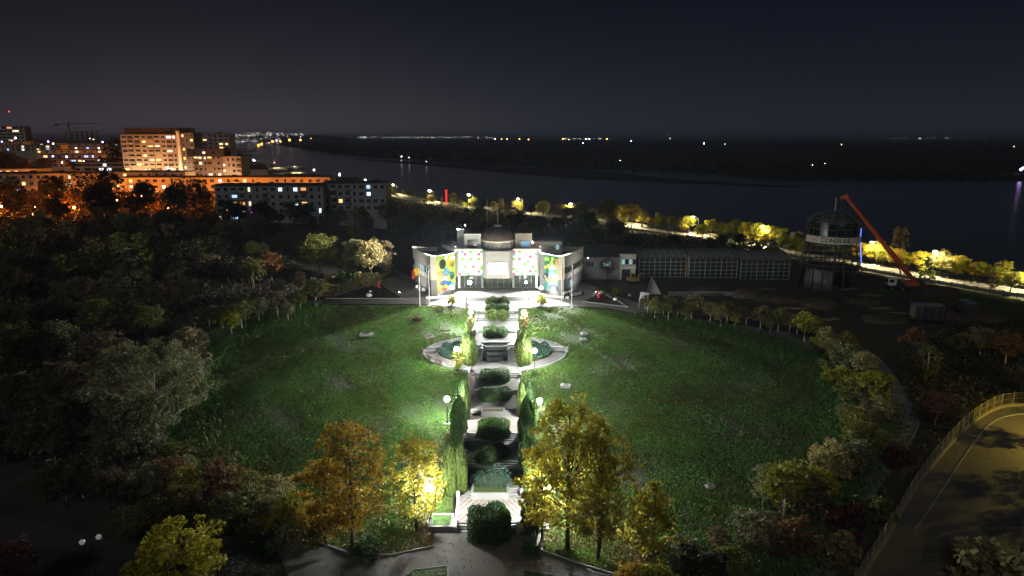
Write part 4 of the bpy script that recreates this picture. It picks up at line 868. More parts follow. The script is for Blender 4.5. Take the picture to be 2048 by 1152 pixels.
for r_, zz in ((4.9, 15.3), (3.4, 16.05), (1.8, 16.45)): MB().lathe([(r_-.06, zz-.05), (r_+.06, zz-.05), (r_+.06, zz+.05), (r_-.06, zz+.05), (r_-.06, zz-.05)], (0, 0, 0), STEEL, 24).build('roof_ring', tw)
for k in range(0, 20, 2): MB().lathe([(5.45, 14.6), (4.9, 15.3), (3.4, 16.05), (.5, 16.6)], (0, 0, 0), mat('tower_roof_mesh', (.045, .05, .045), .7), 2, 2*math.pi*k/20, 2*math.pi*(k+.9)/20).build('roof_panel', tw)
for k in range(12):
    a0 = 2*math.pi*k/12; MB().tube([(5.6*math.cos(a0), 5.6*math.sin(a0), 14.65), (4.9*math.cos(a0), 4.9*math.sin(a0), 15.35), (3.4*math.cos(a0), 3.4*math.sin(a0), 16.15), (.4*math.cos(a0), .4*math.sin(a0), 16.75)], .08, mat('tower_rafter', (.12, .12, .10), .6), 4).build('rafter', tw)
MB().tube([(0, 0, 16.5), (0, 0, 19.6)], [.12, .07], METAL, 6).build('mast', tw)
br = 5.62
ban = MB().lathe([(br+.05, 10.1), (br, 11.5)], (0, 0, 0), mat('banner_cloth', (.50, .49, .42), .8), 40, math.radians(-185), math.radians(5)).build('banner', tw)
def bend(me, ac, zc):
    for v in me.vertices:
        a0 = math.radians(ac)+v.co.x/br; rr_ = br+.09+v.co.z*.3; zz = zc+v.co.y; v.co = (rr_*math.cos(a0), rr_*math.sin(a0), zz)
    me.update(); return me
put('lettering', bend(text_mesh('CONSILIUL', 1.25, mat('banner_ink', (.01, .025, .05), .7)), -107, 10.82), ban); put('lettering', bend(text_mesh('LAT', 1.1, mat('banner_red', (.55, .12, .08), .7)), -153, 10.84), ban)
MB().tube([(pr_at(zz)*math.cos(-.42)+.1, pr_at(zz)*math.sin(-.42)-.15, zz) for zz in (5.4, 8, 10.2, 11.6, 13.2)], .10, glow('blue_led', (.10, .22, 1.0), 1.6, False), 5).build('blue_light_strip', tw)
# ---------------------------------------------------------------- mobile crane
cp = P(1806, 583, 5.0); ORA = mat('crane_orange', (.52, .09, .03), .5, emit=(.55, .10, .04), estr=0)
cr_ = empty('mobile_crane', (cp.x, cp.y, T(cp.x, cp.y)), math.radians(-10), label='truck crane with long raised orange telescopic boom beside the tower', cat='crane')
MB().box((.6, 0, .95), (7.8, 2.3, .5), STEEL).build('chassis', cr_); cb = MB().prism([(-3.6, -1.1), (-1.9, -1.1), (-1.9, 1.1), (-3.6, 1.1)], 1.2, 2.7, WHITE).build('cab', cr_); MB().box((-2.9, -1.12, 2.2), (1.0, .04, .7), GLASSD).build('window', cb); MB().box((-3.62, 0, 2.2), (.04, 1.8, .8), GLASSD).build('windscreen', cb)
for x in (-2.8, -.4, 2.2, 3.6):
    for s in (-1, 1): w_ = MB().tube([(x, s*.85, .55), (x, s*1.2, .55)], .55, BLACK, 14).build('wheel', cr_); MB().tube([(x, s*1.19, .55), (x, s*1.24, .55)], .25, METAL, 8).build('rim', w_)
MB().box((1.4, 0, 1.6), (2.6, 2.2, .8), ORA).build('turntable', cr_); MB().box((3.2, 0, 1.7), (1.0, 2.2, 1.0), STEEL).build('counterweight', cr_)
tip = AT(1692, 394, cp.y-1.5); M_ = Matrix.Rotation(math.radians(10), 3, 'Z'); tl = M_ @ (tip-Vector((cp.x, cp.y, T(cp.x, cp.y)))); b0 = Vector((1.9, 0, 2.2))
for k, (f0, f1, r_) in enumerate(((0, .42, .52), (.36, .74, .42), (.7, 1.0, .32))):
    bo = MB().tube([b0.lerp(tl, f0), b0.lerp(tl, f1)], r_, ORA, 6).build('boom_section', cr_)
MB().tube([tl+Vector((.3, 0, .2)), tl+Vector((-1.0, 0, -.25))], [.5, .35], ORA, 6).build('boom_head', cr_); MB().tube([(-.2, 0, 1.9), b0.lerp(tl, .26)], .16, METAL, 6).build('lift_ram', cr_); hk = tl+Vector((-.9, 0, -.4)); MB().tube([hk, hk+Vector((0, 0, -4.5))], .035, DMETAL, 4).build('hoist_cable', cr_); MB().ball(hk+Vector((0, 0, -4.8)), .3, DMETAL, 8, 6).build('hook_block', cr_)
for x in (-1.2, 3.9):
    for s in (-1, 1): MB().box((x, s*1.9, .8), (.25, 1.6, .2), ORA).build('outrigger', cr_); MB().tube([(x, s*2.6, .1), (x, s*2.6, .85)], .08, METAL, 5).build('jack', cr_)
# trucks, sign and the curved shelter on the building site
def truck(px, py, rz, lab, sh=1.0):
    p = G(px, py); e = empty('parked_truck', p, rz, sh, label=lab, cat='truck', group='trucks parked on the building site'); MB().box((0, 0, .75), (7, 2, .35), STEEL).build('chassis', e); bx_ = MB().box((-.9, 0, 2.15), (5.0, 2.4, 2.4), mat('truck_box', (.055, .055, .06), .6, noise=(1.3, .8), col2=(.03, .03, .03))).build('cargo_box', e); MB().box((-.9, 0, 3.37), (5.1, 2.5, .06), mat('truck_roof', (.22, .22, .24), .5)).build('roof_panel', bx_); [MB().box((x_, s_*1.21, 2.1), (.06, .04, 2.3), METAL).build('rib', bx_) for x_ in (-3.3, -2.1, -.9, .3, 1.5) for s_ in (-1, 1)]; [MB().box((-3.42, s_*.55, 2.1), (.05, 1.0, 2.2), METAL).build('rear_door', bx_) for s_ in (-1, 1)]; [MB().box((3.53, s_*.8, 1.2), (.05, .3, .2), STONE).build('headlight', e) for s_ in (-1, 1)]; [MB().box((3.3, s_*1.3, 2.1), (.1, .2, .4), BLACK).build('mirror', e) for s_ in (-1, 1)]; c_ = MB().prism([(1.9, -1.1), (3.5, -1.1), (3.5, 1.1), (1.9, 1.1)], .9, 2.5, mat('truck_cab', (.08, .04, .045), .5)).build('cab', e); MB().box((3.52, 0, 2.0), (.04, 1.9, .7), GLASSD).build('windscreen', c_)
    for x in (-2.4, 2.6):
        for s in (-1, 1): MB().tube([(x, s*.8, .48), (x, s*1.12, .48)], .48, BLACK, 12).build('wheel', e)
truck(1862, 645, math.radians(-14), 'long pale box truck parked on the dark site at right'); truck(1935, 632, math.radians(-100), 'pale truck seen end-on further right on the dark site', .8)
p = G(1284, 618); e = empty('notice_board', p, .12, label='tilted blank white notice board on two posts by the right path', cat='sign'); MB().box((.3, 0, 2.3), (1.7, .06, 1.9), mat('notice_white', (.7, .72, .74), .6), 0, Matrix.Rotation(.16, 3, 'Y')).build('board', e)
for x in (-.45, .85): MB().tube([(x-.25, .06, 0), (x+.1, .06, 3.0)], .05, METAL, 5).build('post', e)
p = G(1308, 590); e = empty('shell_canopy', p, .3, label='grey curved triangular canopy shell behind the notice board', cat='canopy'); vs = []; fs = []
for i in range(9):
    for j in range(7): u, v = i/8, j/6; vs.append(((u-.5)*4.2*(1-v*.85)+v*.3, .9*math.sin(u*math.pi)*(1-v)+v*1.4, 3.6*v+.1-.8*u))
for i in range(8):
    for j in range(6): a = i*7+j; fs.append((a, a+7, a+8, a+1))
vs2 = [(x, y+.12, z_) for x, y, z_ in vs]; mb = MB(); mb.add(vs, fs, mat('canopy_sheet', (.34, .34, .32), .7, noise=(3, .5))); mb.add(vs2, [f[::-1] for f in fs], MATS['canopy_sheet']); mb.build('shell', e, True); MB().tube([(-1.8, .3, -.2), (.2, 1.4, 3.5)], .07, METAL, 5).build('edge_tube', e)
p = P(1268, 566, ZT); ex = empty('excavator', (p.x, p.y, T(p.x, p.y)), .2, label='small yellow excavator parked before the greenhouses', cat='excavator'); YEL = mat('machine_yellow', (.22, .15, .05), .6)
for s in (-1, 1): MB().prism([(-1.1, s*.75-.2), (1.1, s*.75-.2), (1.1, s*.75+.2), (-1.1, s*.75+.2)], 0, .5, BLACK).build('track', ex)
MB().box((0, 0, .9), (1.9, 1.5, .7), YEL).build('body', ex); c_ = MB().box((-.3, .3, 1.7), (.9, .8, 1.0), YEL).build('cab', ex); MB().box((-.3, -.12, 1.75), (.7, .04, .7), GLASSD).build('window', c_); MB().tube([(.6, -.3, 1.1), (1.6, -.3, 2.4), (2.4, -.3, 1.6)], .14, YEL, 5).build('arm', ex); MB().box((2.5, -.3, 1.2), (.5, .6, .5), DMETAL).build('bucket', ex)

# site clutter: spoil heaps, planks, pipes
DIRT = mat('spoil_earth', (.085, .065, .045), .95, noise=(.8, .8), col2=(.04, .032, .024), bump=(2.5, .8))
for k, (px, py, w, h) in enumerate(sorted(((1420, 585, 9, 1.3), (1500, 592, 8, 1.6), (1560, 600, 10, 1.2), (1640, 610, 9, 1.5), (1720, 605, 8, 1.1), (1870, 588, 11, 1.8), (1770, 640, 9, 1.0), (1480, 620, 7, .9), (1960, 640, 10, 1.4)), key=lambda q_: q_[0])):
    mb = MB(); mb.ball((0, 0, 0), (w/2, w/3, h), DIRT, 16, 10); o = mb.build('spoil_heap', None, True, label=f'{NTH[k]} low heap of earth on the dark building site, counted from the greenhouses', cat='heap', group='earth heaps on the building site'); o.location = G(px, py); rs = random.Random(k)
    for v in o.data.vertices: v.co *= 1+rs.uniform(-.16, .16)
for k, (px, py, rz) in enumerate(sorted(((1700, 580, .2), (1740, 592, -.3), (1765, 618, .1), (1790, 628, -.2), (1880, 592, -.7), (1660, 640, .3), (1590, 618, -.1), (1530, 580, .1)))):
    e = empty('timber_pile', G(px, py), rz, label=f'{NTH[k]} pile of pale planks from the left on the dark building site', cat='planks', group='plank piles on the building site'); rs = random.Random(k+40)
    for j in range(6): MB().box((rs.uniform(-.4, .4), -.5+.2*j, .1+.12*(j % 2)), (rs.uniform(3, 5), .17, .08), mat('plank_wood', (.30, .24, .16), .8, noise=(2, .6)), rs.uniform(-.12, .12)).build('plank', e)
fe = empty('site_hoarding', (0, 0, 0), label='low pale hoarding fence in front of the greenhouses', cat='fence'); pts = GP([(1335, 592), (1400, 590), (1470, 592)])
for i in range(2):
    a_, b_ = pts[i], pts[i+1]; n = 7
    for j in range(n): c_ = a_.lerp(b_, (j+.5)/n); MB().box((c_.x, c_.y, T(c_.x, c_.y)+.45), ((b_-a_).length/n-.06, .06, .9), mat('hoarding_sheet', (.10, .10, .10), .6), math.atan2(b_.y-a_.y, b_.x-a_.x)).build('sheet', fe)

# ================================================================ VEGETATION
def quads(pts, size, rg, up=0.0, aspect=.75, nrm=None):
    n = len(pts); a = rg.normal(size=(n, 3)); a[:, 2] *= (1-up); 
    if nrm is not None: a = a*.8+0
    a /= np.linalg.norm(a, axis=1)[:, None]+1e-9
    b_ = rg.normal(size=(n, 3))
    if nrm is not None: b_ = np.cross(nrm+rg.normal(size=(n, 3))*.45, a)
    b_ -= (b_*a).sum(1)[:, None]*a; b_ /= np.linalg.norm(b_, axis=1)[:, None]+1e-9
    s = (size*rg.uniform(.45, 1.5, n))[:, None]; V = np.stack([pts-a*s*.5, pts+b_*s*.5*aspect, pts+a*s*.5, pts-b_*s*.5*aspect], 1)
    return V.reshape(-1, 3), np.arange(n*4).reshape(-1, 4)
def env_point(kind, rg):
    if kind == 'round':
        d = rg.normal(size=3); d /= np.linalg.norm(d); r_ = rg.uniform(.15, 1)**.45; return np.array([d[0]*.33*r_, d[1]*.33*r_, .64+d[2]*.30*r_])
    if kind == 'tall':
        z_ = rg.uniform(.22, .97); w = .27*math.sin(math.pi*min(1, (z_-.12)/.95))**.7; a = rg.uniform(0, 6.28); r_ = w*rg.uniform(0, 1)**.45; return np.array([r_*math.cos(a), r_*math.sin(a), z_])
    if kind == 'cone':
        z_ = 1-rg.uniform(0.02, 1)**.6*.9; w = .34*(1-z_)+.02; a = rg.uniform(0, 6.28); r_ = w*rg.uniform(0, 1)**.4; return np.array([r_*math.cos(a), r_*math.sin(a), z_])
    if kind == 'column':
        z_ = rg.uniform(.06, .97); w = .17*min(1, (1-z_)*3.2)**.7*min(1, .55+z_*2); a = rg.uniform(0, 6.28); r_ = w*rg.uniform(0, 1)**.35; return np.array([r_*math.cos(a), r_*math.sin(a), z_])
    if kind == 'bush':
        d = rg.normal(size=3); d[2] = abs(d[2]); d /= np.linalg.norm(d); r_ = rg.uniform(.2, 1)**.45; return np.array([d[0]*.55*r_, d[1]*.55*r_, .12+d[2]*.78*r_])
    if kind == 'spread':      # wide open crown
        d = rg.normal(size=3); d /= np.linalg.norm(d); r_ = rg.uniform(.15, 1)**.4; return np.array([d[0]*.46*r_, d[1]*.46*r_, .58+d[2]*.36*r_])
KIND = {   # env, leaves, leaf size, clumps, clump radius, trunk radius, limbs
 'plane': ('tall', 6600, .0195, 230, .048, .012, 34), 'ball': ('round', 1500, .060, 40, .11, .018, 7), 'broad': ('round', 5200, .032, 90, .085, .022, 12), 'tall': ('tall', 3000, .033, 90, .065, .015, 12),
 'cone': ('cone', 2600, .036, 80, .06, .018, 5), 'poplar': ('column', 2600, .032, 90, .045, .016, 3), 'bush': ('bush', 1500, .085, 40, .16, .03, 6), 'spread': ('spread', 21000, .019, 170, .066, .02, 20), 'bare': ('round', 900, .040, 60, .09, .018, 26), 'far': ('round', 650, .085, 26, .12, .022, 3)}
PROTO = {}
def proto(kind, var):
    if (kind, var) in PROTO: return PROTO[kind, var]
    env, n, size, K, rc, tr_, limbs = KIND[kind]; rg = np.random.default_rng(abs(hash((len(kind), kind[0], var))) % 99991 if False else (sum(map(ord, kind))*31+var*7))
    C_ = np.array([env_point(env, rg) for _ in range(K)]); C_[:, :2] += rg.normal(size=(K, 2))*.02
    w = rg.uniform(.3, 1.4, K); w /= w.sum(); who = rg.choice(K, n, p=w); d = rg.normal(size=(n, 3)); d /= np.linalg.norm(d, axis=1)[:, None]
    pts = C_[who]+d*(rc*rg.uniform(.25, 1.1, n)**.6*rg.uniform(.6, 1.2, K)[who])[:, None]*np.array([1, 1, .8]); pts[:, 2] = np.maximum(pts[:, 2], .02)
    V, Fq = quads(pts, size, rg); cm_ = fast_mesh('crown_'+kind, V, Fq, L_['green'])
    mb = MB(); top = .9 if env in ('tall', 'cone', 'column') else .62; lean = rg.normal(size=2)*.015
    if env == 'bush': top = .4
    sp_ = [(lean[0]*math.sin(t_*3), lean[1]*math.sin(t_*4), top*t_) for t_ in np.linspace(0, 1, 5)]; mb.tube(sp_, [tr_*(1.25-t_*.95) for t_ in np.linspace(0, 1, 5)], BARK, 7)
    order = rg.permutation(K)[:limbs]
    for i in order:
        c = C_[i]; zs = min(top*.9, max(.1 if env != 'bush' else .03, c[2]*rg.uniform(.45, .75))); m_ = Vector((c[0]*.45, c[1]*.45, zs+(c[2]-zs)*.4))+Vector(rg.normal(size=3)*.015)
        mb.tube([(0, 0, zs), m_, c], [tr_*.42, tr_*.26, tr_*.08], BARK, 4)
        if kind in ('bare', 'spread', 'plane'):
            for k in range(3): e_ = Vector(c)+Vector(rg.normal(size=3)*.06); mb.tube([m_.lerp(Vector(c), .3+.2*k), e_], [tr_*.16, tr_*.05], BARK, 3)
    PROTO[kind, var] = (mb.mesh('trunk_'+kind, True), cm_); return PROTO[kind, var]
def setmat(o, m):
    o.material_slots[0].link = 'OBJECT'; o.material_slots[0].material = m
def tree(name, loc, h, kind, col, label, group=None, var=None, wide=1.0, bark=None, cat='tree', leaning=0):
    if var is None: var = int(abs(loc[0]*7+loc[1]*13)) % (2 if kind in ('plane', 'spread') else 3)
    tm, cm_ = proto(kind, var); e = empty(name, loc, random.uniform(0, 6.28), (h*wide, h*wide, h), label=label, cat=cat, group=group)
    if leaning: e.rotation_euler[0] = leaning
    t_ = put('trunk', tm, e); c = put('crown', cm_, e); setmat(c, L_[col])
    if bark: setmat(t_, bark)
    return e
def tpx(name, px, py, toppx, kind, col, label, **k):
    """tree whose foot is at a photo pixel and whose top reaches photo row toppx"""
    p = G(px, py, -.05); h = max(.8, (py-toppx)/ppm(p)/math.cos(math.atan2(38-p.z, p.y)*.9)); return tree(name, p, h, kind, col, label, **k)

# clipped hedges and thujas: solid dark core under a skin of small leaves
def shell_pts(n, rg, shape):
    d = rg.normal(size=(n, 3)); d /= np.linalg.norm(d, axis=1)[:, None]
    if shape == 'dome': d[:, 2] = np.abs(d[:, 2])*1.0; p = 3.0
    elif shape == 'block': d[:, 2] = np.abs(d[:, 2]); p = 5.0
    elif shape == 'ball': p = 2.0
    else: p = 2.2
    r_ = (np.abs(d)**p).sum(1)**(-1/p); return d*r_[:, None], d
HP = {}
def hedge_proto(shape, var, n, size, seed=0):
    k = (shape, var)
    if k in HP: return HP[k]
    rg = np.random.default_rng(77+var*5+len(shape)); 
    if shape == 'thuja':
        z_ = rg.uniform(0, 1, n)**.9; w = np.minimum(1, (1-z_)*2.4)**.6*np.minimum(1, .72+z_*1.2); a = rg.uniform(0, 2*np.pi, n); lob = 1+.10*np.sin(a*3+z_*5+var)+.08*np.sin(a*7+var*2)+.05*np.sin(z_*23+a*2)
        pts = np.stack([w*lob*np.cos(a), w*lob*np.sin(a), z_*2], -1); nr = np.stack([np.cos(a), np.sin(a), .25*np.ones(n)], -1)
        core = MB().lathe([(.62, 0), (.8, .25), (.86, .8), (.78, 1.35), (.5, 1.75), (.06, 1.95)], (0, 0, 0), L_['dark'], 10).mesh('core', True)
        pts += rg.normal(size=(n, 3))*np.array([.06, .06, .02]); V, Fq = quads(pts, size, rg, up=-1.2, aspect=.5, nrm=nr)
        V = V.copy()
    else:
        pts, nr = shell_pts(n, rg, shape); f = .06*np.sin(pts[:, 0]*5+var)+.05*np.sin(pts[:, 1]*6+2*var)+.05*np.sin(pts[:, 2]*7+pts[:, 0]*4)
        if shape == 'shaggy': f = f*2.4
        pts = pts*(1+f)[:, None]+rg.normal(size=(n, 3))*(.045 if shape != 'shaggy' else .09)
        if shape != 'ball': pts[:, 2] = np.maximum(pts[:, 2], 0)
        V, Fq = quads(pts, size, rg, nrm=nr)
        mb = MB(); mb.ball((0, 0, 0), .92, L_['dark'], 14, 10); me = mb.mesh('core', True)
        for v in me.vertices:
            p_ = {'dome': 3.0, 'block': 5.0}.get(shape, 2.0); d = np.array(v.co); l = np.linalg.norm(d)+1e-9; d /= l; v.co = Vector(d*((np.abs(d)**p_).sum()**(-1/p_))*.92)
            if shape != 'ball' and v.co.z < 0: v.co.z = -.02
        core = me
    HP[k] = (core, fast_mesh('foliage_'+shape, V, Fq, L_['deep'])); return HP[k]
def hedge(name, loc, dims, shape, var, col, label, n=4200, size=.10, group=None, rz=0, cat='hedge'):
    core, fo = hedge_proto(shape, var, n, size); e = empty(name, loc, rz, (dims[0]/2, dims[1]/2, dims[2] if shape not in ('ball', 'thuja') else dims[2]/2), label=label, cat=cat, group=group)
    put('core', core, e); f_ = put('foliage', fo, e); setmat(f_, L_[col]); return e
def zl(y):      # stair level at y
    z_ = 0.0
    for yb, yt, z0, z1, hw in FLY:
        if y >= yb: z_ = z1
    return z_
HG = 'clipped hedges on the axis of the stairway'
def axis_hedge(py0, py1, px0, px1, h, shape, var, col, label, back=0, size=.085, n=4800):
    y0 = P(axp(py1), py1, zl(P(axp(py1), py1, 3).y)).y; zb = zl(y0+.6); s = ppm((0, y0, zb)); w = (px1-px0)/s; x = ((px0+px1)/2-axp(py1))/s
    yt = AT(axp(py0), py0, 60); d = ray(axp(py0), py0); t_ = (zb+h-CAM.z)/d.z; y1 = (CAM+d*t_).y; dep = max(1.2, min(y1-y0+.5, 4.6))+back
    return hedge('hedge', (x, y0+dep/2, zb-.1), (w, dep, h), shape, var, col, label, n=n, size=size, group=HG)
axis_hedge(1004, 1090, 937, 1018, 2.6, 'block', 0, 'deep', 'big cube hedge filling the lowest flight of steps', n=9000, size=.085)
axis_hedge(936, 986, 948, 1020, 1.7, 'shaggy', 0, 'teal', 'shaggy bluish bush in the planter above the cube hedge', size=.09, n=5200)
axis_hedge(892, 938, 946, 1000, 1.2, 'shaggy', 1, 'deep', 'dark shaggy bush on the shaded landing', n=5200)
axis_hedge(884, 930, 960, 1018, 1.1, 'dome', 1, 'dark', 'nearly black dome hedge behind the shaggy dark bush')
axis_hedge(850, 886, 953, 1018, 1.35, 'dome', 2, 'deep', 'front one of the paired green hedges above the dark landing', n=5600)
axis_hedge(834, 862, 955, 1017, 1.25, 'dome', 3, 'green', 'rear one of the paired green hedges below the dry planter')
axis_hedge(768, 804, 956, 1022, 1.35, 'dome', 4, 'deep', 'dark rounded hedge just above the dry planter')
axis_hedge(733, 768, 960, 1021, 1.5, 'dome', 5, 'deep', 'rounded hedge directly below the fountain')
axis_hedge(646, 667, 968, 996, 1.3, 'dome', 6, 'green', 'left half of the double hedge above the fountain', size=.11); axis_hedge(647, 667, 991, 1018, 1.15, 'dome', 7, 'deep', 'right half of the double hedge above the fountain', size=.11)
for k, (px, py, col, lab) in enumerate(((984, 613, 'thuja', 'yellow-green ball shrub at the back left of the six below the terrace'), (1007, 613, 'thuja', 'yellow-green ball shrub at the back right of the six below the terrace'), (983, 627, 'deep', 'dark green ball shrub in the middle left of the six below the terrace'), (1006, 627, 'deep', 'dark green ball shrub in the middle right of the six below the terrace'), (984, 641, 'thuja', 'yellow-green ball shrub at the front left of the six below the terrace'), (1005, 641, 'thuja', 'yellow-green ball shrub at the front right of the six below the terrace'))):
    zb = 5.85; p = P(px, py, zb); hedge('ball_shrub', (p.x, p.y+1.0, zb+.75), (2.35, 2.3, 2.0), 'ball', k % 3, col, lab, n=3200, size=.13, group=HG)
TG_ = 'columnar thujas lining the stairway'
for px, py, top, w, var, lab in ((938, 727, 668, 2.0, 0, 'broad thuja left of the fountain'), (1047, 729, 668, 2.0, 1, 'broad thuja right of the fountain'),
    (926, 822, 766, 1.15, 2, 'topmost slim thuja of the left row, above the dark one'), (933, 838, 766, .9, 0, 'narrow thuja of the left row hugging the stair wall'), (919, 872, 795, 1.6, 1, 'dark thuja of the left row opposite the lawn lamp'), (913, 922, 858, 1.3, 2, 'thuja of the left row below the dark one'), (901, 987, 896, 1.45, 0, 'outer thuja of the pair at the foot of the left row'), (921, 985, 893, 1.25, 1, 'inner thuja of the pair at the foot of the left row'),
    (1043, 830, 766, .95, 1, 'narrow thuja of the right row hugging the stair wall'), (1056, 822, 766, 1.15, 0, 'topmost slim thuja of the right row, above the dark one'), (1053, 880, 797, 1.6, 2, 'dark thuja of the right row opposite the lawn lamp'), (1055, 950, 858, 1.5, 0, 'thuja of the right row below the dark one'), (1063, 990, 900, 1.3, 2, 'pale thuja of the right row beside the big yellow tree'), (1063, 1062, 985, 1.5, 1, 'dark green thuja at the foot of the right row behind the seated people')):
    p = G(px, py, -.05); h = (py-top)/ppm(p)/.9; hedge('columnar_thuja', p, (w*1.15, w*1.15, h), 'thuja', var, 'thuja' if 'dark' not in lab else 'deep', lab, n=5200, size=.20, group=TG_, cat='thuja', rz=px)
# juniper beds inside the ring path
for s, lab in ((-1, 'low spreading juniper bed inside the left loop of the ring path'), (1, 'low spreading juniper bed inside the right loop of the ring path')):
    inn = [p for p in ell(9.1, 4.85, 60) if p[0]*s > 4.2]; inn.sort(key=lambda p: p[1]); xs = rng.uniform(4.2, 9.1, 11000)*s; ys = rng.uniform(101.4, 111.2, 11000); ok = inside(inn, xs, ys); xs, ys = xs[ok], ys[ok]
    zz = Tn(xs, ys)+.2+.55*np.abs(np.sin(xs*1.3)*np.cos(ys*1.1))+rng.uniform(0, .2, len(xs)); V, Fq = quads(np.stack([xs, ys, zz], -1), .30, rng, up=-.2, aspect=.4)
    e = empty('juniper_bed', (0, 0, 0), label=lab, cat='shrub'); put('foliage', fast_mesh('juniper', V, Fq, L_['teal']), e); drape('bed_soil', inn, .04, MATS['bed_soil'], 1.0, parent=e)

# the big autumn trees at the foot of the stairs
tpx('plane_tree', 1135, 1100, 822, 'plane', 'gold', 'tallest golden plane tree right of the lowest stairs', var=0, wide=1.05)
tpx('plane_tree', 1195, 1118, 880, 'plane', 'gold', 'golden plane tree overlapping the tallest one on its right', var=1, wide=1.0)
tpx('plane_tree', 1084, 1082, 900, 'tall', 'gold', 'leaning golden tree over the seated people and lamp', wide=.9)
tpx('plane_tree', 1298, 1112, 962, 'cone', 'gold', 'pointed yellow tree standing alone right of the plane trees', wide=1.35, var=1)
tpx('plane_tree', 705, 1098, 862, 'plane', 'amber', 'tall amber plane tree left of the lamp in the leaves', var=1, wide=1.05)
tpx('plane_tree', 833, 1062, 884, 'plane', 'gold', 'orange-yellow tree around the lamp left of the lowest stairs', var=0, wide=1.1)
tpx('plane_tree', 655, 1090, 930, 'tall', 'amber', 'lower amber tree at the left side of the tall plane', wide=1.2)
p = G(430, 950)
tpx('silver_tree', 318, 890, 680, 'spread', 'pale', 'large pale silvery tree at the left edge of the lawn', bark=BARKP, var=0, wide=1.05)
tpx('silver_tree', 262, 838, 688, 'spread', 'straw', 'smaller yellowish tree behind the large silvery one', bark=BARKP, var=1, wide=.85)
for px, py, top, kind, col, w, lab in ((372, 1215, 1052, 'broad', 'yellow', 1.25, 'bright yellow-green tree cut by the bottom edge at left'), (285, 1190, 1118, 'bush', 'yellow', 1.2, 'small yellow bush left of the bright yellow-green tree'), (30, 1200, 1085, 'broad', 'wine', 1.1, 'dark red bush in the bottom left corner'), (1262, 1165, 1122, 'bush', 'amber', 1.2, 'orange bush at the bottom edge below the plane trees'), (1312, 1165, 1118, 'bush', 'lime', 1.2, 'pale yellow-green bush next to the orange one at the bottom edge'), (2030, 1190, 1085, 'bush', 'straw', 1.6, 'twiggy bush at the bottom right corner beside the lit road'), (1060, 1105, 1070, 'bush', 'deep', .8, 'small dark bush at the kerb corner right of the stairs'),
                              (735, 1105, 1065, 'bush', 'deep', 1.3, 'dark evergreen bush at the foot of the tall amber tree'), (632, 1082, 1035, 'bush', 'olive', 1.4, 'olive bush between the small trees and the amber tree')):
    tpx('bush' if kind == 'bush' else 'tree', px, py, top, kind, col, lab, wide=w, cat='bush' if kind == 'bush' else 'tree')
# trees wrapped round the lamps
for px, py, top, kind, col, w, lab in ((903, 611, 588, 'bush', 'lime', .62, 'yellow bush under the lamp at the terrace left corner'), (1083, 612, 586, 'bush', 'lime', .70, 'yellow bush under the lamp at the terrace right corner'), (941, 668, 632, 'tall', 'straw', .9, 'pale leafy little tree round the upper left lamp'), (1049, 660, 616, 'tall', 'rust', .62, 'brown cone-shaped little tree behind the upper right lamp'), (917, 746, 698, 'tall', 'lime', .95, 'yellow little tree round the lamp on the left ring path'), (1082, 853, 808, 'bare', 'pale', .5, 'thin bare little tree by the right lawn lamp'), (934, 625, 601, 'bare', 'brown', .6, 'thin brownish sapling left of the terrace stairs'), (833, 643, 630, 'bush', 'wine', 1.1, 'dark purple bush on the upper left lawn'), (1069, 750, 734, 'bush', 'deep', .8, 'small round bush at the foot of the right ring lamp'), (1077, 858, 844, 'bush', 'deep', .9, 'small dark shrub at the foot of the right lawn lamp'), (900, 880, 858, 'bush', 'brown', .8, 'brown shrub outside the left thuja row'), (1038, 832, 818, 'bush', 'wine', .8, 'reddish shrub at the right stair wall by the dry planter'), (878, 620, 610, 'bush', 'thuja', 1.6, 'low yellow-green shrub on the lawn edge left of the terrace'), (1100, 621, 611, 'bush', 'thuja', 1.6, 'low yellow-green shrub on the lawn edge right of the terrace')):
    tpx('shrub' if kind == 'bush' else 'small_tree', px, py, top, kind, col, lab, wide=w, cat='shrub' if kind == 'bush' else 'tree')
# rows of small standard trees along the curved paths
rowR = [(1294, 629, 592, 'brown'), (1310, 640, 604, 'olive'), (1326, 634, 595, 'brown'), (1336, 642, 600, 'olive'), (1355, 637, 601, 'brown'), (1371, 645, 606, 'olive'), (1383, 640, 598, 'straw'), (1420, 646, 600, 'straw'), (1440, 656, 610, 'straw'), (1453, 648, 612, 'olive'), (1469, 657, 618, 'lime'), (1492, 650, 618, 'brown'), (1521, 658, 620, 'brown'), (1538, 667, 626, 'brown'), (1556, 664, 626, 'olive'), (1578, 667, 628, 'straw'), (1594, 670, 632, 'olive'), (1609, 686, 640, 'lime'), (1634, 682, 640, 'olive'), (1652, 705, 655, 'straw'), (1690, 716, 676, 'lime'), (1668, 735, 690, 'olive')]
for k, (px, py, top, col) in enumerate(rowR): tpx('small_tree', px, py, py-(py-top)*(1.15+.25*math.sin(k*2.3)), 'ball', col, f'{NTH[k]} small round tree from the notice board along the right curved path', group='small round trees along the right curved path', wide=1.05, bark=BARKP)
rowL = [(634, 616, 562, 'olive'), (601, 622, 586, 'olive'), (577, 642, 600, 'pale'), (556, 636, 590, 'brown'), (519, 646, 600, 'pale'), (498, 640, 598, 'brown'), (485, 660, 612, 'olive'), (464, 672, 620, 'lime'), (448, 660, 612, 'straw'), (420, 655, 620, 'brown'), (395, 700, 652, 'pale'), (360, 712, 668, 'pale')]
for k, (px, py, top, col) in enumerate(rowL): tpx('small_tree', px, py, py-(py-top)*(1.15+.2*math.sin(k*2.3)), 'ball', col, f'{NTH[k]} small round tree from the museum drive along the left curved path', group='small round trees along the left curved path', wide=1.1, bark=BARKP)
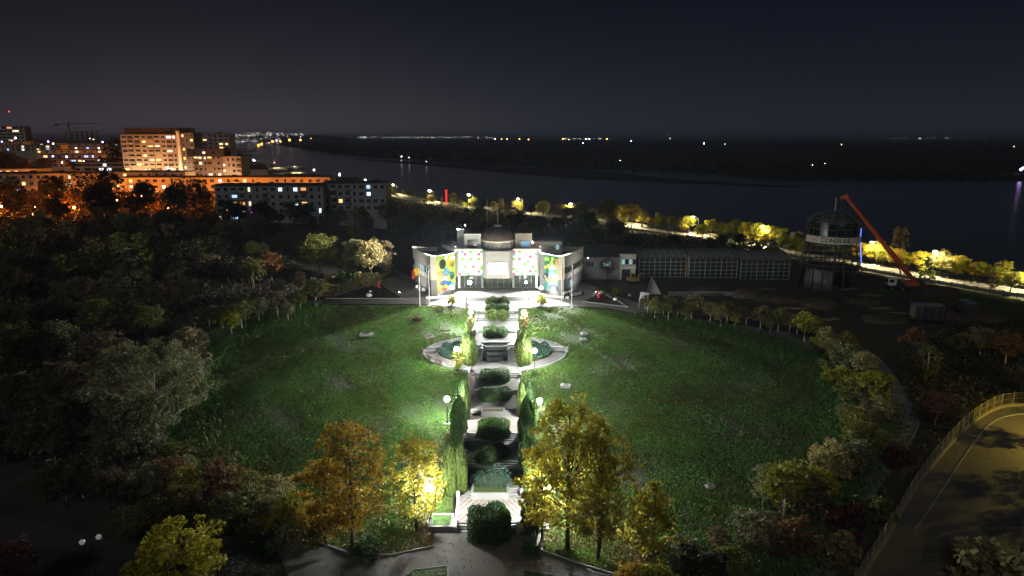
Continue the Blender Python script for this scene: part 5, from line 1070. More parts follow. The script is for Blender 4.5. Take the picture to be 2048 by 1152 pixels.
rowB = [(455, 1030, 920, 'rust'), (505, 1028, 945, 'olive'), (556, 1052, 955, 'straw'), (590, 1058, 985, 'lime'), (420, 1020, 925, 'olive'), (385, 1035, 935, 'gold'), (350, 1010, 915, 'rust'), (430, 1075, 985, 'wine'), (500, 1090, 1020, 'olive')]
for k, (px, py, top, col) in enumerate(rowB): tpx('small_tree', px, py, top, 'tall', col, f'{["rusty", "olive", "straw yellow", "yellow green", "dull olive", "golden", "dark rusty", "dark red", "drooping olive"][k]} slender tree in the clump at the lower left lawn edge', group='slender trees at the lower left lawn edge', wide=1.25, bark=BARKP)
rightbed = [(1745, 815, 735, 'ball', 'lime', 'large bright yellow-green tree inside the bend of the right path'), (1706, 800, 745, 'bush', 'olive', 'olive bush left of the bright tree in the path bend'), (1725, 765, 700, 'ball', 'straw', 'straw-coloured tree above the bright one in the path bend'), (1700, 745, 700, 'ball', 'lime', 'yellow tree at the head of the path bend'), (1760, 800, 740, 'ball', 'olive', 'dull olive tree behind the bright one in the path bend'), (1700, 880, 810, 'tall', 'olive', 'olive tree below the path bend'), (1735, 872, 800, 'tall', 'brown', 'brownish tree beside the path below the bend'), (1655, 950, 880, 'bush', 'straw', 'tall straw-coloured grass bush on the lower right lawn edge'), (1690, 945, 890, 'bush', 'olive', 'olive bush next to the straw grass bush'), (1565, 1040, 935, 'ball', 'lime', 'yellow-green tree low on the right lawn edge'), (1525, 1010, 930, 'tall', 'pale', 'pale tree left of the low yellow-green one'), (1600, 1020, 940, 'bush', 'brown', 'brown bush behind the low yellow-green tree'), (1530, 1110, 1040, 'bush', 'brown', 'brown bush near the bottom edge of the right lawn'), (1585, 1100, 1030, 'bush', 'rust', 'speckled rusty bush beside the lower path'), (1460, 1140, 1085, 'bush', 'olive', 'olive bush at the bottom of the right lawn'), (1400, 1160, 1090, 'bush', 'dark', 'dark bush at the bottom right of the pointed yellow tree'),
            (1740, 1050, 985, 'bush', 'olive', 'olive bush between the lower path and the fence'), (1800, 935, 885, 'bush', 'wine', 'round reddish bush between path and fence'), (1670, 1130, 1060, 'bush', 'straw', 'straw bush between path and fence near the bottom'), (1690, 1060, 1000, 'bush', 'wine', 'dark red bush by the lower path'), (1870, 860, 780, 'bare', 'wine', 'bare reddish tree above the fence bend'), (1900, 850, 790, 'bare', 'brown', 'bare brown tree close to the fence bend'), (1850, 765, 690, 'tall', 'olive', 'leaning olive tree on the dark slope right of the path'), (1960, 715, 650, 'broad', 'brown', 'brown tree on the dark slope below the trucks'), (2010, 730, 660, 'broad', 'rust', 'rusty tree at the right edge of the dark slope'), (1920, 700, 660, 'bush', 'olive', 'olive bush left of the brown slope trees'), (1830, 690, 650, 'bush', 'rust', 'orange-brown bush before the pale truck'), (2040, 790, 735, 'bare', 'brown', 'bare brown tree at the right edge above the fence')]
for px, py, top, kind, col, lab in rightbed: tpx('bush' if kind == 'bush' else 'tree', px, py, top, kind, col, lab, wide=1.15, cat='bush' if kind == 'bush' else 'tree', bark=BARKP if kind != 'bare' else None)
rs = random.Random(8); edge = [(372, 720), (350, 760), (338, 805), (345, 930), (375, 965), (410, 985), (450, 1000), (490, 1015), (530, 1040), (575, 1062), (610, 1078), (460, 1050), (400, 1020), (340, 985), (290, 960), (520, 1075)]; edge.sort(key=lambda q_: q_[1])
for k, (px, py) in enumerate(edge): tpx('bush', px+rs.uniform(-8, 8), py, py-rs.uniform(38, 72), rs.choice(('bush', 'bush', 'ball', 'broad')), rs.choice(('olive', 'brown', 'straw', 'olive', 'gold', 'pale')), f'{NTH[k]} shrub from the top in the thicket edging the left lawn', wide=1.4, group='thicket along the left lawn edge', cat='bush')
edge = [(1640, 700), (1662, 718), (1690, 740), (1672, 765), (1715, 782), (1738, 770), (1758, 800), (1762, 838), (1722, 842), (1688, 845), (1738, 895), (1708, 920), (1668, 925), (1640, 985), (1600, 985), (1560, 985), (1632, 1010), (1545, 1060), (1500, 1060), (1500, 1120), (1430, 1110), (1370, 1135)]; edge.sort(key=lambda q_: q_[1])
for k, (px, py) in enumerate(edge): tpx('bush', px+rs.uniform(-6, 6), py, py-rs.uniform(34, 66), rs.choice(('bush', 'bush', 'ball', 'broad')), rs.choice(('olive', 'lime', 'straw', 'brown', 'gold', 'pale')), f'{NTH[k]} shrub from the top in the thicket edging the right lawn', wide=1.35, group='thicket along the right lawn edge', cat='bush')
# trees lit by the museum, left of it
for px, py, top, kind, col, w, lab in ((640, 556, 466, 'broad', 'olive', 1.3, 'large olive tree with orange top left of the museum drive'), (683, 552, 497, 'broad', 'thuja', 1.25, 'compact green tree right of the large olive one'), (742, 562, 474, 'broad', 'straw', .95, 'large straw-yellow tree nearest the museum'), (712, 556, 476, 'broad', 'pale', .95, 'pale tree left of the straw-yellow one'), (772, 556, 480, 'tall', 'brown', .9, 'brown tree right of the straw-yellow one'), (760, 530, 480, 'tall', 'rust', .8, 'rusty tree top behind the straw-yellow one'), (712, 490, 418, 'tall', 'straw', 1.0, 'tall brown tree standing behind the lit group'), (545, 566, 503, 'broad', 'rust', 1.2, 'rusty orange tree left of the lit group'), (508, 580, 512, 'broad', 'olive', 1.1, 'dark olive tree left of the rusty orange one'), (560, 600, 555, 'broad', 'pale', .9, 'small pale tree in front of the rusty orange one'), (655, 585, 558, 'bush', 'gold', .6, 'small golden sapling below the large olive tree'), (700, 562, 530, 'bush', 'green', 1.3, 'green bush at the wall below the compact tree'), (735, 570, 535, 'bush', 'straw', 1.5, 'straw bush behind the yellow wall'), (600, 590, 540, 'broad', 'brown', .9, 'brown tree behind the left path row'), (665, 592, 568, 'bush', 'brown', 1.6, 'brown flower bush beside the yellow wall'), (700, 582, 564, 'bush', 'pale', 1.6, 'pale flower bush beside the yellow wall'),
                              (1215, 562, 515, 'bare', 'brown', 1.1, 'reddish brown twiggy tree before the annex'), (1230, 588, 574, 'bush', 'lime', 1.4, 'low yellow-green bush beyond the right mulch bed'), (1205, 582, 570, 'bush', 'green', 1.8, 'low green bush at the annex lawn')):
    tpx('bush' if kind == 'bush' else 'tree', px, py, top, kind, col, lab, wide=w, cat='bush' if kind == 'bush' else 'tree')
# dark woodland on the left, behind the museum and before the river road
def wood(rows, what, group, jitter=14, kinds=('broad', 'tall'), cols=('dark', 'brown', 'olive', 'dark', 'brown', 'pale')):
    rs = random.Random(len(what))
    for ri, (py, top, x0, x1, n) in enumerate(rows):
        for k in range(n):
            px = x0+(x1-x0)*(k+.5)/n+rs.uniform(-jitter, jitter); y_ = py+rs.uniform(-9, 9); hgt = (py-top)*rs.uniform(.8, 1.2)
            tpx('woodland_tree', px, y_, y_-hgt, rs.choice(kinds), rs.choice(cols), f'{NTH[k]} tree from left, {NTH[ri]} row down, in {what}', group=group, wide=1.2)
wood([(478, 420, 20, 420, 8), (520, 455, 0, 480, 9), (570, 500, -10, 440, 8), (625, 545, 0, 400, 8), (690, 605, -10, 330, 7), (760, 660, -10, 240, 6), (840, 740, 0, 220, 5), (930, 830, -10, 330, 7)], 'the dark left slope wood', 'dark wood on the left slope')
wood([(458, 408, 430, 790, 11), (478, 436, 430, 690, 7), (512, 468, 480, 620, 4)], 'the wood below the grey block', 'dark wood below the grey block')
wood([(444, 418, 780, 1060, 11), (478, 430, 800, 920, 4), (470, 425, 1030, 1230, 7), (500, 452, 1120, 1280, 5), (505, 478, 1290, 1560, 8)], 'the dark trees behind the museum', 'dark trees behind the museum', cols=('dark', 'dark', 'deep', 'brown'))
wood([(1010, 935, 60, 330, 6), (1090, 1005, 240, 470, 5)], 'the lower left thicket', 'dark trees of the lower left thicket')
# fallen leaves under the planes, undergrowth in the woods
def scatter(name, poly, n, size, m, label, cat, dz=.03, up=.0, hi=.0):
    xs = [p[0] for p in poly]; ys = [p[1] for p in poly]; x = rng.uniform(min(xs), max(xs), n*3); y = rng.uniform(min(ys), max(ys), n*3); ok = inside(poly, x, y); x, y = x[ok][:n], y[ok][:n]
    V, Fq = quads(np.stack([x, y, Tn(x, y)+dz+rng.uniform(0, 1, len(x))**2*hi], -1), size, rng); put(name, fast_mesh(name, V, Fq, m), kind='stuff', label=label, cat=cat)
FALL = leaf('fallen_leaf', [(.20, .09, .05), (.40, .25, .14), (.30, .18, .09), (.46, .34, .20), (.14, .07, .04)], .1)
scatter('fallen_leaves', LITL, 9000, .17, FALL, 'fallen leaves carpeting the ground under the left plane trees', 'leaves', .06)
scatter('fallen_leaves', LITR, 9000, .17, FALL, 'fallen leaves carpeting the ground under the right plane trees', 'leaves', .06)
scatter('fallen_leaves', lawnL, 1800, .15, FALL, 'fallen leaves blown over the left lawn', 'leaves', .12)
scatter('fallen_leaves', lawnR, 2200, .15, FALL, 'fallen leaves blown over the right lawn', 'leaves', .12)
scatter('fallen_leaves', [(p.x, p.y) for p in plaza[:4]+plaza[8:]], 900, .14, FALL, 'few fallen leaves blown over the plaza asphalt', 'leaves', .05)
scatter('undergrowth', [(p.x, p.y) for p in GP([(-40, 440), (500, 470), (640, 560), (440, 640), (340, 760), (330, 900), (560, 1050), (300, 960), (-60, 925)])], 26000, .7, leaf('undergrowth_leaf', [(.02, .02, .012), (.06, .05, .03), (.045, .05, .02), (.08, .05, .035)], .2), 'dark undergrowth and brush covering the left slope', 'undergrowth', .1, hi=1.4)
scatter('undergrowth', [(p.x, p.y) for p in GP([(775, 402), (950, 421), (1050, 436), (1300, 470), (1560, 500), (1560, 515), (1280, 492), (1110, 490), (820, 490)])], 20000, 1.0, MATS['undergrowth_leaf'], 'dark brush on the bank behind the museum', 'undergrowth', .1, hi=2.5)
scatter('undergrowth', [(p.x, p.y) for p in GP([(1800, 720), (1900, 650), (2080, 640), (2080, 790), (1990, 805), (1900, 860), (1850, 930), (1840, 850), (1800, 770)])], 9000, .5, MATS['undergrowth_leaf'], 'dark brush on the slope between path and fence', 'undergrowth', .08, hi=.8)

# ================================================================ THE TOWN ON THE LEFT
WR = random.Random(5)
WARM = [mat('lit_window_yellow', (.3, .25, .1), .4, emit=(1, .62, .22), estr=1.6), mat('lit_window_cream', (.3, .25, .2), .4, emit=(1, .80, .55), estr=1.3), mat('lit_window_white', (.3, .3, .3), .4, emit=(.75, .90, 1), estr=1.8), mat('lit_window_orange', (.3, .15, .1), .4, emit=(1, .38, .12), estr=1.1), mat('lit_window_bluish', (.1, .15, .3), .4, emit=(.35, .55, 1), estr=1.5), mat('lit_window_purple', (.2, .1, .3), .4, emit=(.7, .12, .8), estr=.8)]
DARKW = mat('dark_window', (.02, .021, .024), .2, spec=.5); WFR = mat('pale_window_frame', (.45, .43, .40), .6)
WM = {}
def window_mesh(w, h, m):
    k = (round(w, 2), round(h, 2), m.name)
    if k not in WM:
        mb = MB(); mb.box((0, 0, 0), (w+.16, .10, h+.16), WFR); n = max(1, round(w/.75))
        for i in range(n): mb.box((-w/2+w/n*(i+.5), -.05, 0), (w/n-.07, .06, h), m)
        WM[k] = mb.mesh('window')
    return WM[k]
def block(px0, px1, pytop, Yd, wallm, floors, cols, label, depth=12, fh=2.8, ww=1.5, wh=1.35, lit=.12, lits=(0, 1, 2), roofm=None, bal=(), name='apartment_block', vents=2, seed=0, skip=.06, rz=0, special={}, top_off=1.55):
    rs = random.Random(seed+int(px0*3+pytop)); a, c = AT(px0, pytop, Yd), AT(px1, pytop, Yd); w = c.x-a.x; top = (a.z+c.z)/2; cx_ = (a.x+c.x)/2; zb = T(cx_, Yd)-1.0; h = top-zb
    e = empty(name, (cx_, Yd, zb), rz, label=label, cat='building', group='apartment buildings of the town')
    MB().box((0, depth/2, h/2), (w, depth, h), wallm).build('wall', e)
    rf = MB().box((0, depth/2, h+.15), (w+.9, depth+.9, .3), roofm or ROOFD).build('roof', e)
    for k in range(vents): x = rs.uniform(-.42, .42)*w; MB().box((x, depth*.3, h+.75), (rs.uniform(1.2, 2.2), 1.2, .9), ROOFD).build('chimney', rf)
    colw = [rs.choice((.6, 1, 1, 1.3)) for _ in range(cols)]
    for k in range(1, cols, 4): MB().box((-w/2+w/cols*k, -.06, h/2), (.14, .12, h), CLADG).build('drainpipe', e)
    for f in range(floors): MB().box((0, -.012, h-top_off-fh*f-1.42), (w, .03, .06), CLADG).build('panel_joint', e)
    for f in range(floors):
        for k in range(cols):
            if rs.random() < skip and (f, k) not in special: continue
            x = -w/2+w/cols*(k+.5); zz = h-top_off-fh*f; lm = None
            if k in bal:
                b_ = MB().box((x, -.45, zz-.85), (w/cols*.86, .9, .95), rs.choice((wallm, WFR, CLADG))).build('balcony', e)
            if (f, k) in special: lm = WARM[special[f, k]]
            elif rs.random() < lit: lm = WARM[rs.choice(lits)]
            put('window', window_mesh(ww*(1.35 if k in bal else colw[k]), wh*(1.25 if colw[k] < .7 else 1), lm or DARKW), e, (x+rs.uniform(-.12, .12), -.03 if k not in bal else -.06, zz))
            if rs.random() < .12: MB().box((x+ww*.9, -.25, zz-.5), (.7, .4, .5), WFR).build('air_conditioner', e)
    return e
WGREY = mat('block_render_grey', (.42, .40, .39), .85, noise=(.3, .8), col2=(.30, .29, .28)); WOR = mat('block_render_ochre', (.50, .42, .32), .85, noise=(.3, .8), col2=(.38, .31, .23)); WCR = mat('block_render_cream', (.52, .47, .38), .85, noise=(.3, .8), col2=(.42, .37, .29)); WTAN = mat('block_render_tan', (.38, .30, .24), .85, noise=(.4, .8))
block(428, 645, 371, 276, WGREY, 5, 14, 'dark grey apartment block with coloured lit windows behind the wood', bal=(2, 3, 6, 11), lit=.04, special={(0, 8): 2, (0, 10): 2, (0, 11): 3, (1, 2): 4, (2, 2): 0, (2, 3): 3, (2, 4): 1, (3, 2): 0, (3, 3): 1, (3, 4): 5, (4, 2): 4, (2, 10): 2, (2, 11): 0, (0, 4): 1})
block(645, 771, 366, 281, WGREY, 4, 9, 'right half of the dark grey block, with the blank end wall', bal=(1, 3), lit=.0, special={(1, 6): 2, (2, 2): 0, (0, 6): 4}, vents=4)
block(236, 660, 355, 332, WOR, 4, 26, 'long orange-lit block behind the grey one', bal=(3, 9, 14), lit=.06, special={(1, 5): 2, (0, 12): 2, (0, 15): 1})
block(225, 370, 344, 356, WOR, 3, 9, 'orange-lit block whose top floor shows above the long orange one', bal=(3, 6), lit=.1, special={(0, 1): 0})
block(-40, 192, 347, 305, WOR, 5, 15, 'orange-lit block at the left edge behind trees', bal=(4, 8), lit=.05, special={(0, 11): 1, (1, 11): 2, (3, 6): 2, (3, 4): 0})
block(-40, 72, 338, 345, WCR, 2, 7, 'upper floor of a cream block rising behind the left-edge block', lit=.2, special={(0, 3): 0, (0, 4): 1})
block(240, 332, 269, 432, WCR, 10, 7, 'tall cream tower block with warm facade on the skyline', bal=(1, 2, 4, 5), lit=.12, lits=(0, 1), fh=2.75, ww=2.1, wh=1.15, skip=.1)
block(332, 352, 269, 431, WGREY, 10, 2, 'narrow grey bay of the tower block with dark windows', lit=.08, fh=2.75, ww=2.4); block(352, 386, 266, 430, mat('block_render_blue', (.16, .18, .23), .8), 11, 4, 'blue-grey stair tower with paired lit windows on the skyline', lit=.16, lits=(0, 1), fh=2.7, ww=1.2)
e = empty('pilaster', (0, 0, 0), label='pale vertical pilaster on the stair tower of the skyline block', cat='pilaster'); a, c = AT(352, 266, 429), AT(358, 266, 429); MB().box(((a.x+c.x)/2, 429.4, a.z-14), (c.x-a.x, 1.0, 29), WHITE).build('shaft', e); MB().box(((a.x+c.x)/2, 429.4, a.z+.9), (c.x-a.x+.6, 1.4, .8), WCR).build('cap', e)
e = empty('roof_storey', (0, 0, 0), label='dark raised roof storey on top of the cream tower block', cat='roof'); a, c = AT(250, 258, 434), AT(376, 258, 434)
for k in range(4): MB().box((a.x+(c.x-a.x)*(k+.5)/4, 438, a.z-1.4), ((c.x-a.x)/4-.3, 10, 4.4), ROOFD).build('roof_bay', e)
for k in range(5): MB().box((a.x+(c.x-a.x)*k/4, 439, a.z-.9), (.4, 9, 3.4), WCR).build('firewall', e)
block(392, 457, 268, 520, WCR, 7, 6, 'cream block with dark loggias right of the stair tower', bal=(0, 1, 2), lit=.05, special={(2, 4): 0, (2, 5): 0, (3, 4): 0}, ww=2.0)
block(386, 441, 309, 372, WTAN, 5, 6, 'brown mid-rise block with balconies and lit stairwell, left part', bal=(0, 3), lit=.15, special={(0, 3): 0, (4, 3): 0, (3, 3): 1}, lits=(0, 1), fh=3.0); block(441, 481, 313, 374, WCR, 5, 4, 'right part of the mid-rise block with pale balconies', bal=(0, 3), lit=.2, lits=(0, 1), fh=3.0)
e = empty('mansard_roof', (0, 0, 0), label='dark mansard roof over the brown mid-rise block', cat='roof'); a, c = AT(384, 299, 378), AT(456, 299, 378); MB().prism([(a.x, 371.4), (c.x, 371.4), (c.x-.8, 383), (a.x+.8, 383)], a.z-3.6, a.z+.6, ROOFD).build('roof_slope', e)
for k in range(3): MB().box((a.x+4+5*k, 371.2, a.z-1.5), (1.2, .5, 1.1), WARM[1] if k == 1 else DARKW).build('dormer', e)
block(-60, 48, 253, 900, WCR, 5, 9, 'hotel with pale floor bands at the left end of the skyline', fh=4.0, ww=6.0, wh=2.0, lit=.2, lits=(1, 3), vents=1, skip=0, special={(0, 4): 2})
for k, (x0, x1, tp_, Yd) in enumerate(sorted(((60, 240, 287, 860), (100, 238, 293, 740), (70, 252, 300, 650), (84, 246, 309, 570), (90, 242, 318, 505), (-20, 66, 283, 820), (0, 120, 290, 690), (150, 244, 325, 452)), key=lambda q_: -q_[3])):
    block(x0, x1, tp_, Yd, WOR, 2, 12, f'{NTH[k]} low block of the roof rows below the skyline, counted from {["the far side"][0]}', lit=.16, lits=(0, 2, 4, 1), ww=2.4, wh=1.6, vents=3)
# unfinished concrete frame with tower crane
a, c = AT(131, 263, 1000), AT(182, 263, 1000); zt = a.z; e = empty('concrete_frame', ((a.x+c.x)/2, 1000, 0), label='unfinished concrete frame building on the skyline', cat='building'); w = c.x-a.x; CF = mat('raw_concrete', (.22, .21, .19), .9)
for k in range(6): MB().box((0, 8, zt-4.2*k), (w, 16, .6), CF).build('floor_slab', e)
for k in range(6):
    for y in (0.5, 15): MB().box((-w/2+w/5*k, y, zt-12), (.9, .9, 26), CF).build('column', e)
a = AT(137, 247, 1005); e = empty('tower_crane', (a.x, 1005, 0), label='thin tower crane above the unfinished concrete frame', cat='crane'); w0, w1 = AT(110, 248, 1005).x-a.x, AT(195, 247, 1005).x-a.x
MB().tube([(0, 0, 10), (0, 0, a.z+3)], .55, DMETAL, 4).build('mast', e); MB().tube([(w0, 0, a.z-1), (w1, 0, a.z)], .4, DMETAL, 4).build('jib', e); MB().box((w0+1.5, 0, a.z-2.4), (3, 1.6, 2.4), DMETAL).build('counterweight', e); MB().box((0, -1, a.z-3), (1.6, 1.6, 2.2), DMETAL).build('cab', e); MB().tube([(0, 0, a.z+3), (w1*.6, 0, a.z)], .15, DMETAL, 3).build('tie', e)
a = AT(18, 223, 1500); e = empty('radio_mast', (a.x, 1500, 0), label='thin radio mast with one red beacon at the top left', cat='mast'); MB().tube([(0, 0, 5), (0, 0, a.z)], [.5, .12], DMETAL, 4).build('mast', e); MB().ball((0, 0, a.z), 1.4, glow('red_beacon', (1, .06, .05), 3.0, False), 8, 6).build('beacon', e)
# houses by the river on the left
for k, (px, py, Yd, w, rz) in enumerate(((505, 330, 480, 18, .2), (548, 352, 400, 22, .1), (598, 348, 430, 24, -.2), (640, 354, 400, 20, .15), (690, 356, 420, 16, 0))):
    a = AT(px, py, Yd); e = empty('house', (a.x, Yd, T(a.x, Yd)), rz, label=f'{NTH[k]} dark-roofed riverside house from the left', cat='house', group='dark-roofed houses by the river'); h = max(3.5, a.z-T(a.x, Yd)-3)
    MB().box((0, 4, h/2), (w, 8, h), WCR).build('wall', e); MB().add([(-w/2-.5, -.6, h), (w/2+.5, -.6, h), (w/2+.5, 8.6, h), (-w/2-.5, 8.6, h), (-w/2+1, 4, h+3.2), (w/2-1, 4, h+3.2)], [(0, 1, 5, 4), (2, 3, 4, 5), (1, 2, 5), (3, 0, 4)], mat('dark_tile_roof', (.05, .04, .045), .7)).build('roof', e)
    for j in range(3): put('window', window_mesh(1.3, 1.3, WARM[1] if (j+k) % 4 == 0 else DARKW), e, (-w/3+w/3*j, -.04, h*.6))
# ---------------------------------------------------------------- sodium lamps among the blocks
SOD = glow('sodium_glow', (1, .27, .02), 5200); spm = MB().tube([(0, 0, 0), (0, 0, 7.6), (0, -.5, 8.0)], [.1, .07, .05], DMETAL, 6).mesh('post'); shm = MB().ball((0, -.6, 7.85), (.30, .30, .2), SOD, 10, 6).mesh('lamp_head')
spots = [(338, 416, 289, 'orange sodium lamp glowing among trees before the long orange block'), (420, 404, 318, 'orange sodium lamp at the left end of the grey block'), (150, 415, 285, 'orange sodium lamp in the trees below the left-edge block'), (4, 413, 285, 'orange sodium lamp at the left picture edge'), (66, 428, 262, 'orange sodium lamp over the low shed at far left'), (236, 400, 300, 'orange sodium lamp between the two orange blocks'), (285, 392, 318, 'orange sodium lamp at the middle of the long orange block'), (95, 398, 292, 'orange sodium lamp before the left-edge block')]
for px, py, Yd, lab in spots:
    a = AT(px, py, Yd); e = empty('sodium_lamp', (a.x, Yd, a.z-7.85), label=lab, cat='street lamp', group='orange sodium lamps in the town'); put('post', spm, e); put('lamp_head', shm, e); MB().tube([(0, 0, -8), (0, 0, .02)], .11, DMETAL, 6).build('lower_post', e)
for k, (px, Yd) in enumerate(sorted(((470, 318), (600, 319), (190, 325), (40, 330), (300, 402), (255, 400), (440, 352), (130, 470), (200, 545), (120, 620), (190, 700), (60, 790), (340, 405)))):  # hidden lamps added to throw orange light on the blocks
    a = AT(px, 360, Yd); zb = T(a.x, Yd); e = empty('sodium_lamp', (a.x, Yd, zb), label=f'{NTH[k]} added sodium street lamp from the left, hidden in the lanes behind the front blocks', cat='street lamp', group='added sodium lamps hidden in the lanes'); put('post', spm, e); put('lamp_head', shm, e)
# shed and orange-lit trees in front of the blocks
p = G(62, 446); e = empty('shed', p, .2, label='low open shed lit orange at far left', cat='shed'); MB().box((0, 0, 2.6), (14, 5, .25), DMETAL).build('roof', e)
for k in range(6): MB().box((-6.5+2.6*k, -2.2, 1.25), (.2, .2, 2.5), DMETAL).build('post', e)
MB().box((0, 2.3, 1.2), (13.5, .2, 2.4), WTAN).build('rear_wall', e)
for k, (px, py, top, kind, col, w, lab) in enumerate(((240, 352, 276, 'tall', 'dark', 1.2, 'tall dark conifer-like tree in front of the cream tower block'), (300, 356, 318, 'poplar', 'brown', 1.8, 'brown poplar group left of the long orange block roof'), (325, 354, 318, 'poplar', 'brown', 1.8, 'second brown poplar beside the tower block foot'), (350, 355, 322, 'broad', 'green', 1.4, 'green lit tree at the foot of the narrow grey bay'), (395, 372, 335, 'tall', 'dark', 1.4, 'dark tree before the brown mid-rise block'), (352, 456, 368, 'bare', 'dark', .8, 'bare dark tree in front of the long orange block'), (345, 452, 375, 'poplar', 'dark', 1.3, 'dark slim tree inside the bare one'), (655, 440, 366, 'poplar', 'straw', 1.5, 'pale green poplar in front of the grey block'), (213, 440, 355, 'broad', 'dark', .9, 'large dark tree right of the left-edge block'), (195, 448, 372, 'broad', 'dark', .9, 'dark tree below the left-edge block corner'), (120, 455, 392, 'broad', 'dark', 1.0, 'round dark tree silhouetted against orange light'), (60, 415, 352, 'tall', 'rust', 1.3, 'orange-lit tree before the left-edge block'), (100, 415, 375, 'bare', 'rust', 1.3, 'orange-lit twiggy tree mid left'), (25, 420, 368, 'bare', 'rust', 1.3, 'orange-lit twiggy tree at the left edge'), (150, 420, 378, 'broad', 'rust', 1.2, 'orange-lit broad tree below the roof rows'), (270, 440, 390, 'broad', 'dark', 1.1, 'dark rounded tree below the white lit window'), (305, 425, 388, 'bare', 'rust', 1.4, 'orange-lit scrub before the long orange block'), (398, 430, 388, 'bare', 'amber', 1.0, 'orange-lit twigs at the left end of the grey block'), (418, 440, 395, 'bare', 'amber', .9, 'bright orange twigs beside the grey block end wall'), (255, 420, 395, 'bare', 'amber', 1.3, 'orange scrub between the dark trees'), (40, 350, 312, 'broad', 'rust', 1.8, 'orange-lit hillside tree at the far left above the blocks'), (90, 346, 316, 'broad', 'brown', 1.8, 'brown hillside tree below the roof rows'), (150, 350, 322, 'broad', 'brown', 1.8, 'brown hillside tree right of the previous one'), (10, 345, 300, 'broad', 'rust', 1.8, 'orange hillside tree touching the left picture edge'), (215, 350, 315, 'broad', 'dark', 1.4, 'dark hillside tree beside the tall dark one'), (590, 436, 372, 'bare', 'dark', 1.1, 'bare dark tree between the two halves of the grey block'), (615, 440, 376, 'bare', 'brown', 1.0, 'brownish bare tree left of the pale green poplar'), (500, 455, 428, 'broad', 'dark', 1.3, 'dark bush crowding the foot of the grey block'), (560, 452, 425, 'broad', 'dark', 1.3, 'another dark bush crowding the grey block foot, further right'), (700, 448, 410, 'broad', 'dark', 1.2, 'dark tree before the right half of the grey block'), (745, 446, 412, 'broad', 'dark', 1.2, 'dark tree below the blank end wall'))):
    tpx('town_tree', px, py, top, kind, col, lab, wide=w)

rs = random.Random(21)
for k in range(22):
    px = -10+20*k+rs.uniform(-8, 8); py = 428+rs.uniform(-14, 12); tpx('town_tree', px, py, py-rs.uniform(34, 58), rs.choice(('bare', 'broad', 'tall', 'broad')), rs.choice(('rust', 'amber', 'brown', 'dark', 'rust')), f'{NTH[k]} orange-lit tree from the left in the band below the orange blocks', wide=1.35, group='orange-lit trees below the blocks')
scatter('undergrowth', [(p.x, p.y) for p in GP([(-40, 395), (250, 395), (430, 400), (440, 470), (-40, 445)])], 14000, 1.1, MATS['undergrowth_leaf'], 'brush lit orange below the apartment blocks', 'undergrowth', .1, hi=3.0)
for k, (px, yy_) in enumerate(((262, 424), (300, 424), (342, 424), (372, 424), (420, 364), (460, 366))):  # lamps added to brighten the fronts of the tall blocks
    a = AT(px, 330, yy_); zb = T(a.x, yy_); e = empty('street_light', (a.x, yy_, zb), label=f'{NTH[k]} added cream street light at the foot of the tall blocks', cat='street light', group='added cream lights at the foot of the tall blocks'); MB().tube([(0, 0, -1), (0, 0, 7)], .1, DMETAL, 5).build('post', e); MB().ball((0, -.3, 7.2), .3, glow('cream_fill_glow', (1, .68, .38), 1000), 8, 6).build('lamp_head', e)

for k, (px, py, top) in enumerate(((30, 440, 352), (118, 440, 350), (178, 436, 340), (222, 446, 338), (292, 440, 362), (372, 446, 352), (405, 440, 358), (470, 452, 395), (530, 455, 398))): tpx('town_tree', px, py, top, ('tall', 'broad', 'bare')[k % 3], 'dark', f'{NTH[k]} tall dark tree from the left silhouetted against the lit blocks', wide=.95, group='dark trees before the lit blocks')

# ================================================================ RIVERSIDE ROAD
def on_bank(px, off=0.0):
    lo, hi = 60.0, 1400.0; inv = _R.inverted()
    def f(y):
        x = float(bankx(y))+off; q_ = inv @ (Vector((x, y, -8))-CAM); return 1024+F*q_.x/-q_.z
    for _ in range(50):
        m = (lo+hi)/2
        if f(m) > px: lo = m
        else: hi = m
    y = (lo+hi)/2; return Vector((float(bankx(y))+off, y, -8.0))
RL = glow('road_lamp_glow', (1, .84, .42), 15000)
rpm = MB().tube([(0, 0, 0), (0, 0, 7.5), (-.5, -.1, 8.6), (-1.6, -.3, 9.1), (-2.6, -.5, 9.1)], [.13, .09, .07, .06, .05], METAL, 6).mesh('post', True); rhm = MB().box((-2.9, -.55, 9.08), (.9, .34, .14), METAL).mesh('lamp_housing'); rgm = MB().box((-2.9, -.55, 8.98), (.75, .28, .05), RL).mesh('lamp_lens')
lamps = [(512, 'leftmost'), (553, ''), (595, ''), (634, ''), (685, ''), (738, ''), (794, ''), (868, ''), (946, ''), (1045, ''), (1150, ''), (1270, ''), (1395, ''), (1535, ''), (1752, ''), (1878, ''), (2075, '')]
for k, (px, _) in enumerate(lamps):
    p = on_bank(px, 1.6); e = empty('street_lamp', p, 0, label=f'{NTH[k]} curved-arm street lamp from the left along the river road', cat='street lamp', group='street lamps along the river road'); put('post', rpm, e); put('lamp_housing', rhm, e); put('lamp_lens', rgm, e)
p = on_bank(893, 4); e = empty('light_column', p, label='slim red-lit column on the river promenade', cat='column'); RG = glow('red_glow', (1, .03, .02), 1.6, False)
for k in range(8): MB().box((0, 0, .6+1.2*k), (.9, .9, 1.05), RG).build('lit_segment', e)
MB().box((0, 0, 10.0), (1.5, 1.5, .6), RG).build('cap', e); MB().box((0, 0, .0), (1.6, 1.6, .5), CONC).build('base', e)
